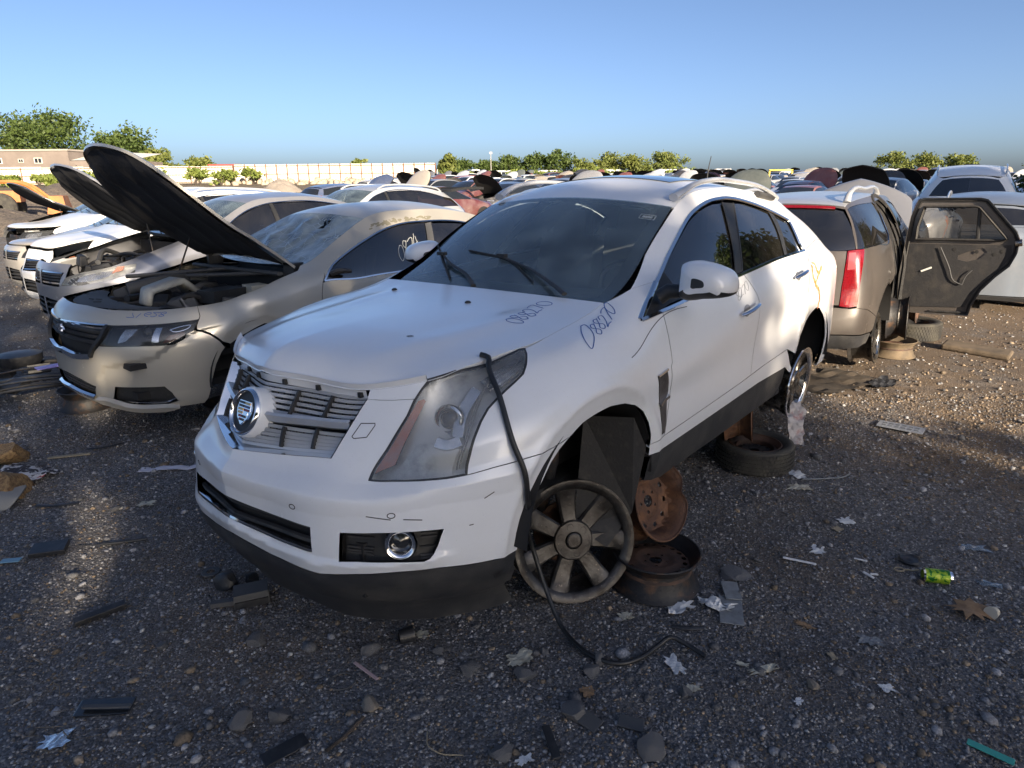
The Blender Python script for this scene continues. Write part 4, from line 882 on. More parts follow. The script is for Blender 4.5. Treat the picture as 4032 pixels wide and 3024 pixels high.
IG=[
[(.93,0,.18),(.985,0,.24),(1.0,0,.33),(1.0,0,.45),(1.005,0,.56),(1.0,0,.65),(.985,0,.73),(.95,0,.79),(.90,0,.828)],
[(.915,.22,.18),(.97,.22,.24),(.985,.22,.33),(.985,.22,.45),(.99,.22,.56),(.985,.22,.65),(.965,.22,.73),(.93,.22,.79),(.875,.22,.83)],
[(.86,.43,.18),(.915,.44,.24),(.935,.445,.33),(.94,.445,.45),(.94,.445,.56),(.93,.44,.65),(.90,.435,.73),(.86,.43,.79),(.80,.42,.835)],
[(.75,.60,.18),(.80,.615,.24),(.82,.625,.33),(.83,.63,.45),(.83,.63,.56),(.815,.62,.65),(.77,.605,.73),(.72,.59,.79),(.655,.565,.84)],
[(.60,.73,.18),(.645,.75,.24),(.66,.765,.33),(.67,.77,.45),(.67,.77,.56),(.65,.76,.65),(.59,.735,.735),(.54,.71,.80),(.48,.67,.845)],
[(.43,.82,.19),(.46,.845,.25),(.47,.86,.34),(.475,.865,.46),(.475,.865,.57),(.45,.855,.66),(.40,.825,.745),(.355,.785,.81),(.30,.725,.855)],
[(.30,.86,.19),(.30,.88,.26),(.30,.90,.36),(.30,.91,.48),(.30,.912,.58),(.28,.905,.68),(.24,.875,.765),(.2,.83,.83),(.15,.755,.872)],
col(0,.925,.60,[(0,.92,.72),(0,.895,.82),(-.02,.84,.89),(-.05,.755,.925)]),
col(-.3,.927,.60,[(-.3,.92,.74),(-.3,.90,.87),(-.31,.83,.955),(-.34,.715,1.0)]),
col(-.6,.927,.60,[(-.6,.922,.76),(-.6,.875,.95),(-.58,.80,1.01),(-.58,.70,1.055)]),
col(-.95,.927,.60,[(-.95,.922,.77),(-.95,.865,.97),(-.92,.76,1.11),(-.90,.63,1.21)]),
col(-1.25,.927,.60,[(-1.25,.922,.78),(-1.25,.86,.98),(-1.25,.73,1.19),(-1.24,.565,1.365)]),
col(-1.8,.927,.60,[(-1.8,.922,.79),(-1.8,.855,.995),(-1.8,.71,1.24),(-1.8,.54,1.425)]),
col(-2.4,.927,.60,[(-2.4,.922,.80),(-2.4,.85,1.01),(-2.4,.70,1.23),(-2.4,.53,1.40)]),
col(-2.85,.92,.60,[(-2.85,.915,.82),(-2.85,.84,1.02),(-2.85,.70,1.17),(-2.9,.54,1.29)]),
col(-3.25,.91,.60,[(-3.25,.905,.82),(-3.25,.825,1.01),(-3.25,.74,1.08),(-3.35,.62,1.10)]),
col(-3.7,.86,.60,[(-3.7,.855,.82),(-3.7,.785,.98),(-3.7,.72,1.04),(-3.72,.62,1.06)]),
col(-3.95,.75,.60,[(-3.95,.745,.80),(-3.95,.68,.96),(-3.94,.62,1.01),(-3.93,.54,1.03)]),
col(-4.02,.45,.60,[(-4.02,.42,.80),(-4.02,.40,.96),(-4.01,.37,1.01),(-4.0,.33,1.03)]),
col(-4.05,0,.60,[(-4.05,0,.80),(-4.05,0,.96),(-4.04,0,1.01),(-4.03,0,1.03)]),
]
IG=np.array(IG);IG[-1,:5,1]=0;IG[-2,:5,1]=.45
IG[:, 0, 2] -= .055; IG[:, 1, 2] -= .03
def rot_about(P, h, ang):
    """rotate points about the y axis through h=(x,z)"""
    P = np.asarray(P, float).copy(); x = P[..., 0]-h[0]; z = P[..., 2]-h[1]; P[..., 0] = h[0]+x*cos(ang)-z*sin(ang); P[..., 2] = h[1]+x*sin(ang)+z*cos(ang); return P
def edge_fns(S, uc, uh, V):
    E = lambda a, b: (lambda t: S.base(a+(b-a)*np.asarray(t), np.full(len(t), V)))
    front = lambda t: np.where((np.asarray(t) < .5)[:, None], mir(S.base(uc*(1-2*np.asarray(t)), np.full(len(t), V))), S.base(uc*(2*np.asarray(t)-1), np.full(len(t), V)))
    left = E(uc, uh); right = lambda t: mir(left(t)); c = left(np.array([1.]))[0]
    rear = lambda t: np.stack([c[0]+.05*(1-(2*np.asarray(t)-1)**2), -c[1]+2*c[1]*np.asarray(t), c[2]+.015*(1-(2*np.asarray(t)-1)**2)], 1)
    return front, rear, left, right
def open_hood(car, S, uc, uh, V, ang, mat, under, crown=.06, hinge=None, inset_=.0, struts=True):
    front, rear, left, right = edge_fns(S, uc, uh, V)
    P = coons(front, rear, right, left, 41, 41, lambda a, b: np.stack([0*a, 0*a, crown*(1-np.exp(-b/.06))*(1-b)**.8*(1-np.abs(2*a-1)**2.4)], 2))
    h = hinge or (P[0, -1, 0], P[0, -1, 2]+.01); Q = rot_about(P, h, ang)
    hd = thick_grid(Q, .02).obj('hood', mat, car, angle=50)
    n = np.cross(np.gradient(Q, axis=0), np.gradient(Q, axis=1)); n /= np.linalg.norm(n, axis=2, keepdims=True)+1e-12
    a = np.linspace(0, 1, 41); A, B = np.meshgrid(a, a, indexing='ij'); edge = np.minimum(np.minimum(A, 1-A)*2, np.minimum(B, 1-B)); dep = .016+.05*np.clip(edge/.12, 0, 1)*(1-.35*np.clip((edge-.2)/.1, 0, 1))
    rib = .012*np.exp(-((A-.5)/.03)**2)+.010*np.exp(-((np.abs(A-.5)-.28+.1*B)/.03)**2)
    U = Q-n*(dep+rib)[..., None]; U = U[1:-1, 1:-1]
    un = MB().grid(U, flip=True).obj('hood_underside', under, hd, angle=60)
    return hd, Q, un
def engine_bay(car, x0, x1, w, z, rnd, cowlx):
    """loose clutter of an opened engine bay: boxes, ducts, hoses, braces"""
    bay = add_obj('engine_bay', None, car); R = random.Random(rnd)
    MB().box(((x0+x1)/2, 0, z-.42), (x0-x1, w*1.9, .04)).obj('bay_floor', M_CAVITY, bay); MB().box((x1+.02, 0, z-.18), (.04, w*1.95, .5)).obj('firewall', M_CAVITY, bay)
    for s in (-1, 1): MB().box(((x1+.15)/2, s*w*.93, z-.25), (.15-x1, .05, .30)).obj('inner_wing', M_CAVITY, bay)
    cols = [M_PLASTIC, M_GREYPLASTIC, M_TRIM, M_STEEL, pmat('cast_aluminium%d' % rnd, (.16, .16, .165), .5, .6, noise=(20, (.06, .055, .05), .4, .7)), M_PLASTIC, M_RUBBER]
    for k in range(46):
        x = R.uniform(x1+.1, x0-.22); y = R.uniform(-w*.82, w*.82); h = R.uniform(.05, .16); s = (R.uniform(.06, .22), R.uniform(.06, .26), h)
        zz = z-.22+R.uniform(-.08, .13)-.04*abs(y)
        mb = MB(); mb.box((x, y, zz), s, rot=rotm('Z', R.uniform(-.6, .6))@rotm('X', R.uniform(-.35, .35))@rotm('Y', R.uniform(-.3, .3)), taper=R.uniform(.7, 1))
        o = mb.obj('engine_block' if k % 3 == 0 else 'engine_part', R.choice(cols), bay, smooth=False); bv = o.modifiers.new('bevel', 'BEVEL'); bv.width = .012; bv.segments = 2
    for k in range(16):
        p = np.array([(R.uniform(x1+.1, x0-.2), R.uniform(-w*.8, w*.8), z-.12+R.uniform(-.06, .06)) for _ in range(2)]); m_ = p.mean(0)+[R.uniform(-.1, .1), R.uniform(-.1, .1), R.uniform(.0, .10)]
        MB().tube(Curve([p[0], m_, p[1]]).n(14), R.choice([.006, .012, .020, .028]), 8).obj('hose', R.choice([M_RUBBER, M_PLASTIC, M_GREYPLASTIC]), bay)
    return bay
def bowtie(parent, M, s=1.0, mat=None):
    pts = np.array([(-1, -.12), (-.45, -.12), (-.55, -.38), (.25, -.38), (.35, -.12), (1, -.12), (.82, .14), (.42, .14), (.52, .38), (-.28, .38), (-.38, .14), (-1.18, .14)])*.075*s
    mb = MB(); n = len(pts); mb.add(np.vstack([np.column_stack([np.zeros(n), pts]), np.column_stack([np.full(n, .012), pts*.92])]), [(i, (i+1) % n, n+(i+1) % n, n+i) for i in range(n)]); W, F = cdt(pts*.92, (), 1, False); mb.add(np.column_stack([np.full(len(W), .012), W]), F.tolist())
    o = mb.obj('bowtie_badge', mat or M_CHROME, parent, smooth=False); o.matrix_local = M; return o
def build_impala():
    S = Shell(IG); K = IK; V = S.V; g = .0025; c0 = -g; rev = lambda l: list(l)[::-1]
    M = Matrix([[-.65289, .7573, .01492, -2.5142], [-.75726, -.65305, .00954, 5.3817], [.01697, -.00507, .99984, .1618], [0, 0, 0, 1]])
    car = thing('saloon_car', 'champagne saloon with hood raised over a stripped engine and shattered windscreen', 'car', mat=M)
    def disp(P, u, v):
        P = P.copy(); d = np.hypot(P[:, 0], P[:, 2]-.30)-.365; k = np.clip(1-d/.06, 0, 1); m = (np.abs(P[:, 0]) < .55) & (P[:, 2] < .8) & (P[:, 2] > .2) & (P[:, 1] > .8)
        P[:, 1] -= np.where(m, .010*k, 0)
        # collision dents in the left fender
        for x, z, r, a in ((.12, .80, .10, .018), (-.05, .83, .07, -.010), (.05, .72, .12, .02), (-.25, .86, .12, .012)): P[:, 1] -= a*np.exp(-((P[:, 0]-x)**2+(P[:, 2]-z)**2)/r**2)
        # bumper sculpting: side facets drop back below a crease line
        cu, cv_ = np.array([0, .3, .436, .494, .661, .838, .948, 1.047, 1.15, 9]), np.array([.20, .24, .30, .359, .395, .43, .535, .648, .70, .7]); line = np.interp(u, cu, cv_)
        k = np.clip((line-v)/.03, 0, 1)*np.clip((u-.40)/.05, 0, 1)*np.clip((1.30-u)/.12, 0, 1)*np.clip((v-.05)/.1, 0, 1); P[:, 0] -= .020*k; P[:, 1] -= .004*k
        return P
    S.disp = disp
    def both(name, poly, mat, **k): mb = panel(S, poly, **k); panel(S, poly, mb=mb, mirror=True, **k); return mb.obj(name, mat, car, angle=None, use_n=True)
    def pair(name, poly, mat, **k): return [panel(S, poly, mirror=m_, **k).obj(name, mat, car, angle=None, use_n=True) for m_ in (False, True)]
    def strip(mb, uv, w, th, off=0.0, n=None, mirror=True):
        X, N = on_surf(S, uv, off, n or len(uv)*5); mb.ribbon(X, N, w, th)
        if mirror: mb.ribbon(mir(X)[::-1], mir(N)[::-1], w, th)
    arch = [(1.106, .0), (1.14, .06)]+K['arch'][1:]+[tuple(S.uv([(.365*cos(a), .30+.365*sin(a))])[0]) for a in np.radians((95, 115, 135, 155, 175))]
    # front bumper skin
    lowint = [(-g, .232), (.21, .224), (.374, .196), (.343, .117), (.14, .125), (-g, .135)]
    bp = [(c0, .03), (.3, .03), (.6, .02), (.9, .02), (1.10, .02), (1.14, .06)]+K['arch'][1:6]+rev(K['bseam'])[1:]+K['hlbot'][1:]+[(.46, .49)]+[K['gside'][2]]+rev(K['gbot'])[1:-1]+[(c0, .40), (c0, .24)]+lowint[1:-1]+[(c0, .13)]
    both('front_bumper', bp, M_CHAMP, step=.025, skirt=.02, holes=[K['fog']])
    top = [(c0, V), (.224, V), (.495, 1.125), (.686, 1.10), (.861, 1.085), (1.059, 1.085)]+K['fseam'][1:2]+[(1.094, .851)]+rev(K['hltop'])[1:]+rev(K['gtop'])[1:-1]+[(c0, .828)]
    both('fascia_panel', top, M_CHAMP, step=.025, skirt=.02)
    mb = panel(S, [(0, .10), (.40, .10), (.40, .26), (0, .26)], gap=0, off=-.05, skirt=0); panel(S, [(0, .10), (.40, .10), (.40, .26), (0, .26)], gap=0, off=-.05, skirt=0, mirror=True, mb=mb); mb.obj('intake_backing', M_CAVITY, car)
    for v_ in (.20, .175, .15):
        mb = MB(); strip(mb, [(0, v_+.01), (.2, v_), (.35, v_-.012)], .012, .012, -.03); mb.obj('intake_slat', M_TRIM, car)
    for sg in (False, True): panel(S, K['fog'], gap=0, off=-.03, skirt=0, mirror=sg).obj('fog_pocket', M_PLASTIC, car)
    mb = MB(); strip(mb, [(.50, .082), (.7, .075), (.86, .075), (.92, .10)], .012, .008, -.012); mb.obj('fog_trim', M_CHROME, car)
    mb = MB(); X, N = on_surf(S, [(.36, .10), (.47, .075), (.62, .035), (.80, .03), (.93, .035)], .0, 30); w = np.interp(np.linspace(0, 1, 30), [0, .1, .85, 1], [.02, .06, .06, .01])
    for q in ((X, N), (mir(X)[::-1], mir(N)[::-1])): mb.ribbon(q[0], q[1], w, .03)
    mb.obj('bumper_lip', M_CHAMP, car, angle=30)
    mb = MB(); strip(mb, [(0, .128), (.14, .118), (.343, .108)], .03, .02, 0.0); mb.obj('intake_chrome', M_CHROME, car)
    # grille
    G0 = [(0, .41), (.19, .40), (.39, .42), (.52, .66), (.54, .83), (.3, .84), (0, .826)]
    mb = panel(S, G0, gap=0, off=-.05, skirt=0); panel(S, G0, gap=0, off=-.05, skirt=0, mirror=True, mb=mb); gr = mb.obj('grille', M_CAVITY, car)
    for v_ in (.79, .72, .64, .55):
        ue = np.interp(v_, [.42, .64, .83], [.40, .505, .53])-.02
        for sg in (1, -1):
            X, N = on_surf(S, [(.01, v_), (.2, v_), (ue, v_)], -.02, 14); X, N = (X, N) if sg > 0 else (mir(X)[::-1], mir(N)[::-1]); z = np.array([0, 0, 1.])
            MB().grid(np.stack([X+z*.014-N*.01, X+z*.008+N*.006, X-z*.010, X-z*.016-N*.02], 1)).obj('slat', M_TRIM if v_ < .75 else M_CHROME, gr, angle=30)
    mb = MB(); strip(mb, [(0, .405), (.19, .395), (.39, .418)], .05, .02, -.004); strip(mb, K['gtop'], .014, .01, 0); mb.obj('grille_chrome', M_CHROME, gr, angle=30)
    mb = MB(); strip(mb, K['gside'], .03, .02, 0); mb.obj('grille_side_trim', M_PLASTIC, gr)
    c = S([0.0], [.66])[0]; bowtie(gr, Matrix.Translation(c+np.array([-.004, .0, .01])), 1.0)
    # headlights
    HL = K['hltop'][:-1]+K['hlrear'][:-1]+K['hlbot'][:-1]+[(.478, .50), (.50, .62)]
    for sg in (False, True):
        hl = add_obj('headlight', None, car); s_ = -1 if sg else 1
        panel(S, HL, gap=.004, off=-.001, skirt=0, mirror=sg).obj('lens', MATS['clear_lens'] if 'clear_lens' in MATS else glass('clear_lens', (.75, .76, .77), .05), hl, angle=None, use_n=True)
        panel(S, HL, gap=.002, off=-.05, skirt=-.05, mirror=sg).obj('housing', M_PLASTIC, hl, angle=40)
        panel(S, [(.60, .56), (.64, .80), (.72, .80), (.70, .70), (.66, .60)], gap=0, off=-.03, skirt=.02, mirror=sg).obj('reflector', M_REFL, hl, angle=30)
        panel(S, [(.83, .57), (.83, .80), (.87, .80), (.875, .57)], gap=0, off=-.02, skirt=.02, mirror=sg).obj('chrome_divider', M_CHROME, hl, angle=30)
        panel(S, [(.90, .555), (.93, .66), (1.02, .70), (1.03, .66), (.99, .57)], gap=0, off=-.02, skirt=.01, mirror=sg).obj('side_marker', pmat('dull_red_lens', (.10, .02, .015), .3, coat=.6) if 'dull_red_lens' not in MATS else MATS['dull_red_lens'], hl)
        c = S([.76], [.69])[0]*[1, s_, 1]; MB().lathe([(0, .02), (.03, .012), (.042, -.01), (.05, -.02)], 28, axis='x', center=c-np.array([.045, .02*s_, 0])).obj('projector_lens', M_DARKL, hl)
        mb = MB(); X, N = on_surf(S, [(.93, .735), (.99, .77), (1.05, .775), (1.04, .73), (.96, .70), (.93, .735)], -.004, 40); mb.ribbon(X if not sg else mir(X)[::-1], N if not sg else mir(N)[::-1], .006, .004); mb.obj('marker_outline', M_CHROME, hl)
    # fenders, doors, rear
    ft = [(1.059, 1.085), (1.265, 1.077), (1.434, 1.072), (1.56, 1.06), (1.70, 1.07), (1.80, 1.09), (1.923, 1.10), (2.0, 1.115), (2.06, V)]
    fend = ft+[(2.12, V), (2.184, .884), (2.136, .803), (2.108, .714), (2.09, .5), (2.08, .20)]+[(1.93, .10)]+rev(arch)[0:8]+rev(K['bseamF'])[1:]+rev(K['fseam'])[1:-1]
    pair('front_fender', fend, M_CHAMP, skirt=.02, step=.025)
    b0, b1 = 3.36, 3.42
    belt = lambda u: np.interp(u, [2.15, 2.37, 2.72, 2.89, 3.4, 4.1, 4.45], [.806, .787, .794, .797, .80, .80, .80])
    pair('front_door', [(2.136, .803), (2.108, .714), (2.09, .5), (2.08, .12), (2.7, .10), (3.40, .10), (3.42, .5), (3.36, .80), (2.89, .797), (2.72, .794), (2.37, .787), (2.16, .80)], M_CHAMP, skirt=.02)
    ar = [tuple(S.uv([(-2.84+.36*cos(a), .30+.36*sin(a))])[0]) for a in np.radians(np.linspace(0, 180, 14))]
    pair('rear_door', [(3.36, .80), (3.42, .5), (3.40, .10), (3.95, .10)]+[ar[1], ar[3]]+[(4.45, .6), (4.42, .80), (4.1, .80)], M_CHAMP, skirt=.02)
    pair('rear_quarter_panel', [(4.45, .6)]+ar[3:]+[(5.2, .10), (S.U, .10), (S.U, V), (4.75, V), (4.45, .82), (4.42, .80)], M_CHAMP, skirt=.02, step=.05)
    dl = [(2.152, .811), (2.309, .972), (2.54, 1.038), (2.76, 1.065), (2.99, 1.085), (3.225, 1.098), (3.458, 1.097)]
    pair('roof_side_frame', [(2.08, V), (2.18, V), (2.82, V), (3.4, V), (4.0, V), (4.43, V), (4.75, V), (4.45, .82), (4.30, .95), (4.134, 1.07), (3.904, 1.089)]+rev(dl)+[(2.184, .884)], M_CHAMP, skirt=.015, gap=.001)
    pair('front_door_glass', dl+[(3.431, 1.078), (3.317, .90), (3.26, .80), (2.89, .797), (2.72, .794), (2.37, .787)], M_GLASSD, skirt=0, gap=.004, off=-.008, step=.06)
    pair('rear_door_glass', [(3.511, 1.084), (3.411, .917), (3.35, .80), (4.1, .80), (4.42, .80), (4.30, .93), (4.134, 1.06), (3.904, 1.08)], M_GLASSD, skirt=0, gap=.004, off=-.008, step=.06)
    pair('pillar_trim', [(3.431, 1.082), (3.317, .90), (3.26, .80), (3.35, .80), (3.411, .917), (3.511, 1.088)], M_GREYPLASTIC, skirt=.01, gap=0, off=-.002)
    mb = MB(); strip(mb, dl+[(3.904, 1.089), (4.134, 1.075)], .018, .006, 0, 60); strip(mb, [(2.152, .811), (2.37, .787), (2.72, .794), (3.0, .797), (3.6, .80), (4.1, .80), (4.42, .80)], .016, .006, .002, 50); mb.obj('window_chrome', M_CHROME, car)
    scribble(S, '0874', (2.965, .865), (.075, .02), (.012, .09), w=.004, off=-.004).obj('wax_number', M_WHITEINK, car)
    scribble(S, '71628', (.63, 1.055), (.052, -.004), (-.01, -.075), w=.004).obj('wax_number', M_INK, car)
    # flaking clear coat on the roof frame
    mb = MB(); R = random.Random(3)
    for k in range(46):
        u0 = R.uniform(2.75, 3.6); v0 = R.uniform(1.108, 1.135); r = R.uniform(.006, .02); a = np.linspace(0, 2*pi, 9, endpoint=False); rr = r*(1+.5*np.array([R.uniform(-1, 1) for _ in a])); X, N = on_surf(S, np.stack([u0+rr*np.cos(a)*1.6, v0+rr*np.sin(a)*.5], 1), .001); mb.poly(X)
    tag(mb.obj('flaked_paint', pmat('bare_primer', (.17, .16, .12), .9), car, smooth=False), kind='stuff')
    # roof, windscreen, rear glass
    E = lambda a, b: (lambda t: S.base(a+(b-a)*np.asarray(t), np.full(len(t), V)))
    wl_ = E(2.10, 2.82); wr_ = lambda t: mir(wl_(t)); c1 = wl_(np.array([0.]))[0]; c2 = wl_(np.array([1.]))[0]
    bow = lambda c, dx, dz: (lambda t: np.stack([c[0]+dx*(1-(2*np.asarray(t)-1)**2), -c[1]+2*c[1]*np.asarray(t), c[2]+dz*(1-(2*np.asarray(t)-1)**2)], 1))
    wb = bow(c1+np.array([0, 0, -.01]), .12, -.02); wt = bow(c2, .06, .03); n2 = 60
    R2 = np.random.default_rng(4); ph = R2.uniform(0, 6.28, 8)
    def crumple(a, b):
        e = np.clip(np.minimum(np.minimum(a, 1-a), np.minimum(b, 1-b))*6, 0, 1); s = 0
        for k in range(7): s = s+np.abs(np.sin(a*(5+3.1*k)+b*(9-2.3*k)+ph[k]))*(.020/(1+.5*k))
        d = -(s-.02)*e-.05*np.exp(-((a-.62)/.22)**2-((b-.40)/.3)**2)*e
        return np.stack([.5*d, 0*d, .8*d], 2)
    WP = coons(wb, wt, wr_, wl_, n2, 44, crumple); mb = MB(); F = []; rr = random.Random(11); holes = {(int(.62*n2)+i, 10+j) for i, j in ((0, 0), (1, 0), (0, 1), (1, 1), (1, 2))} | {(int(.66*n2)+i, 34+j) for i in range(4) for j in range(5) if rr.random() < .75}
    for i in range(n2-1):
        for j in range(43):
            if (i, j) not in holes: F.append((i*44+j, (i+1)*44+j, (i+1)*44+j+1, i*44+j+1))
    mb.add(WP.reshape(-1, 3), F); m_ = glass('shattered_glass', (.52, .66, .66), dust=.42, dust_sheen_col=(.52, .62, .66), rough=.12)
    nt = m_.node_tree; N_ = nt.nodes; vt = N_.new('ShaderNodeTexVoronoi'); vt.feature = 'DISTANCE_TO_EDGE'; vt.inputs['Scale'].default_value = 9; tc = N_.new('ShaderNodeTexCoord'); nt.links.new(tc.outputs['Object'], vt.inputs['Vector'])
    mr = N_.new('ShaderNodeMapRange'); mr.inputs['From Min'].default_value = .0; mr.inputs['From Max'].default_value = .035; mr.inputs['To Min'].default_value = .75; mr.inputs['To Max'].default_value = 0; nt.links.new(vt.outputs['Distance'], mr.inputs['Value'])
    mx2 = [q for q in N_ if q.type == 'MIX_SHADER' and q.outputs[0].links[0].to_node.type == 'OUTPUT_MATERIAL'][0]; lk = mx2.inputs[0].links[0]; src = lk.from_socket; ad = N_.new('ShaderNodeMath'); ad.operation = 'MAXIMUM'; nt.links.new(src, ad.inputs[0]); nt.links.new(mr.outputs[0], ad.inputs[1]); nt.links.new(ad.outputs[0], mx2.inputs[0])
    mb.obj('shattered_windscreen', m_, car, smooth=False)
    rl = E(2.82, 4.30); rr_ = lambda t: mir(rl(t)); c3 = rl(np.array([1.]))[0]; rrear = bow(c3, -.03, .04)
    RP = coons(wt, rrear, rr_, rl, 25, 30, lambda a, b: np.stack([0*a, 0*a, .03*(1-(2*a-1)**2)*np.sin(pi*np.clip(b, 0, 1))], 2)); thick_grid(RP, .012).obj('roof', M_CHAMP, car, angle=50)
    gl = E(4.30, 4.80); gl_r = lambda t: mir(gl(t)); c4 = gl(np.array([1.]))[0]; gb = bow(c4, -.06, .01); MB().grid(coons(rrear, gb, gl_r, gl, 20, 14)).obj('rear_window', M_GLASSD, car)
    dk = E(4.80, 5.5); dkr = lambda t: mir(dk(t)); c5 = dk(np.array([1.]))[0]; MB().grid(coons(gb, bow(c5, -.08, .0), dkr, dk, 16, 14)).obj('boot_lid', M_CHAMP, car)
    # raised hood
    hd, Q, un = open_hood(car, S, .60, 2.02, V, radians(48), M_CHAMP, pmat('hood_liner', (.012, .013, .017), .85, bump=(40, .4)), crown=.055)
    MB().tube(np.array([Q[31, 14], (.12, -.55, .80)])*1.0 if False else np.array([Q[12, 30]-[0, 0, .03], (-.05, -.52, .84)]), .007, 8).obj('prop_rod', M_STEEL, car)
    # engine bay
    bay = engine_bay(car, .84, -.46, .74, .88, 5, -.46)
    rp = np.array([[(x, y, z-.015*abs(y)) for y in np.linspace(-.60, .60, 20)] for x, z in ((.86, .815), (.80, .825), (.70, .82), (.60, .80))]); rp[:, :, 0] -= .28*(np.abs(rp[:, :, 1])/.6)**2.2*np.array([1.0, .9, .75, .55])[:, None]
    MB().grid(rp).obj('radiator_cover', M_GREYPLASTIC, bay)
    for k, (x, y) in enumerate(((.80, -.25), (.76, -.05), (.73, .0), (.70, -.35), (.78, .12), (.66, .22), (.62, -.45))): MB().box((x, y, .832), (.012, .05, .004), rot=rotm('Z', .2*k)).obj('clip_hole', M_CAVITY, bay, smooth=False)
    db = MB(); db.grid(np.array([[(.46, .10, .77), (.46, .24, .77)], [(.44, .08, .86), (.44, .25, .86)], [(.22, -.02, .90), (.18, .16, .90)], [(.10, -.06, .80), (.06, .12, .80)]])); d_ = db.obj('air_duct', pmat('oxidised_duct', (.30, .30, .28), .6, noise=(8, (.42, .42, .38), .45, .7)), bay, angle=20); sm = d_.modifiers.new('solid', 'SOLIDIFY'); sm.thickness = .05; bv = d_.modifiers.new('bevel', 'BEVEL'); bv.width = .012
    MB().tube(Curve([(.42, -.30, .84), (.20, -.25, .88), (-.05, -.32, .88)]).n(16), .05, 14).obj('intake_tube', M_GREYPLASTIC, bay)
    for a, b in (((.30, -.62, .90), (-.40, -.10, .96)), ((.16, -.66, .88), (-.40, .35, .95)), ((-.30, -.68, .95), (-.36, .62, .97))): MB().tube(np.array([a, b]), .028, 8, flat=.6).obj('strut_brace', M_GREYPLASTIC, bay)
    MB().box((.02, .42, .83), (.30, .18, .09), rot=rotm('Z', .25)).obj('fuse_box', M_PLASTIC, bay, smooth=False); MB().box((-.22, .48, .84), (.14, .14, .10)).obj('reservoir', pmat('cloudy_plastic', (.30, .30, .27), .5), bay)
    for s in (1, -1): MB().box((-.47, .64*s, .98), (.12, .10, .14), rot=rotm('Z', .3*s)).obj('hood_hinge', M_PLASTIC, bay, smooth=False)
    # inner body and arches
    inner = MB()
    for a, b, v1 in ((0, 1.09, .42), (2.1, 3.9, .76), (4.75, S.U, .9)):
        U_, V_ = np.meshgrid(np.linspace(a, b, 20), np.linspace(.03, v1, 9), indexing='ij'); X = (S.base(U_.ravel(), V_.ravel())-S.normal(U_.ravel(), V_.ravel())*.05).reshape(20, 9, 3); inner.grid(X); inner.grid(mir(X.reshape(-1, 3)).reshape(X.shape))
    inner.box((-1.5, 0, .24), (4.6, 1.3, .05)); inner.obj('inner_body', M_CAVITY, car); arch_liner(car, (0, .30), .40, .90, .55, -5, 185); arch_liner(car, (-2.84, .30), .40, .90, .55, -5, 185)
    for y in (.38, -.38):
        s_ = add_obj('seat', None, car); MB().box((-1.45, y, .55), (.5, .48, .16), taper=.9).obj('seat_cushion', M_SEAT, s_); MB().box((-1.70, y, .86), (.15, .46, .58), rot=rotm('Y', -.2), taper=.85).obj('seat_back', M_SEAT, s_); MB().box((-1.77, y, 1.2), (.09, .24, .15)).obj('headrest', M_SEAT, s_)
    MB().box((-.85, 0, .84), (.45, 1.4, .22), taper=.85).obj('dashboard', M_GREYPLASTIC, car)
    # mirror stump left on the door
    MB().tube(Curve([(-.66, .86, .965), (-.70, .90, .985), (-.80, .93, .98)]).n(8), [.03, .034, .036, .036, .034, .03, .028, .022], 8, flat=.7).obj('mirror_stump', M_PLASTIC, car)
    return car, S
impala_car, IMP_S = build_impala()
BK = {
 'tail':[(5.412,0.901),(5.328,0.911),(5.217,0.912),(5.263,0.763),(5.296,0.611),(5.317,0.476),(5.384,0.464),(5.454,0.471),(5.452,0.629),(5.437,0.766)],
 'rwin':[(5.328,0.913),(5.326,1.069),(5.07,1.369),(5.52,1.389),(5.728,1.381),(5.913,1.379),(5.655,0.899),(5.517,0.904)],
 'gate_low':[(5.418,0.901),(5.455,0.488),(5.566,0.482)],
 'qwin':[(5.051,1.373),(3.771,1.31),(4.303,1.114),(4.688,0.968),(4.803,0.938),(5.201,0.922),(5.321,0.911),(5.267,1.154)],
 'btop':[(5.551,0.442),(5.382,0.432),(5.314,0.47),(5.127,0.364)],
 'bbot':[(5.546,0.236),(5.37,0.201),(5.253,0.205),(4.939,0.163)],
 'arch':[(4.859,0.12),(4.838,0.278),(4.741,0.399),(4.557,0.521),(4.084,0.546)],
 'dooropen':[(3.561,1.353),(4.309,1.088),(4.33,0.91),(4.094,0.559)],
 'rail':[(4.991,1.414),(4.807,1.414),(4.408,1.414),(3.467,1.414),(2.976,1.414),(2.802,1.414)],
}
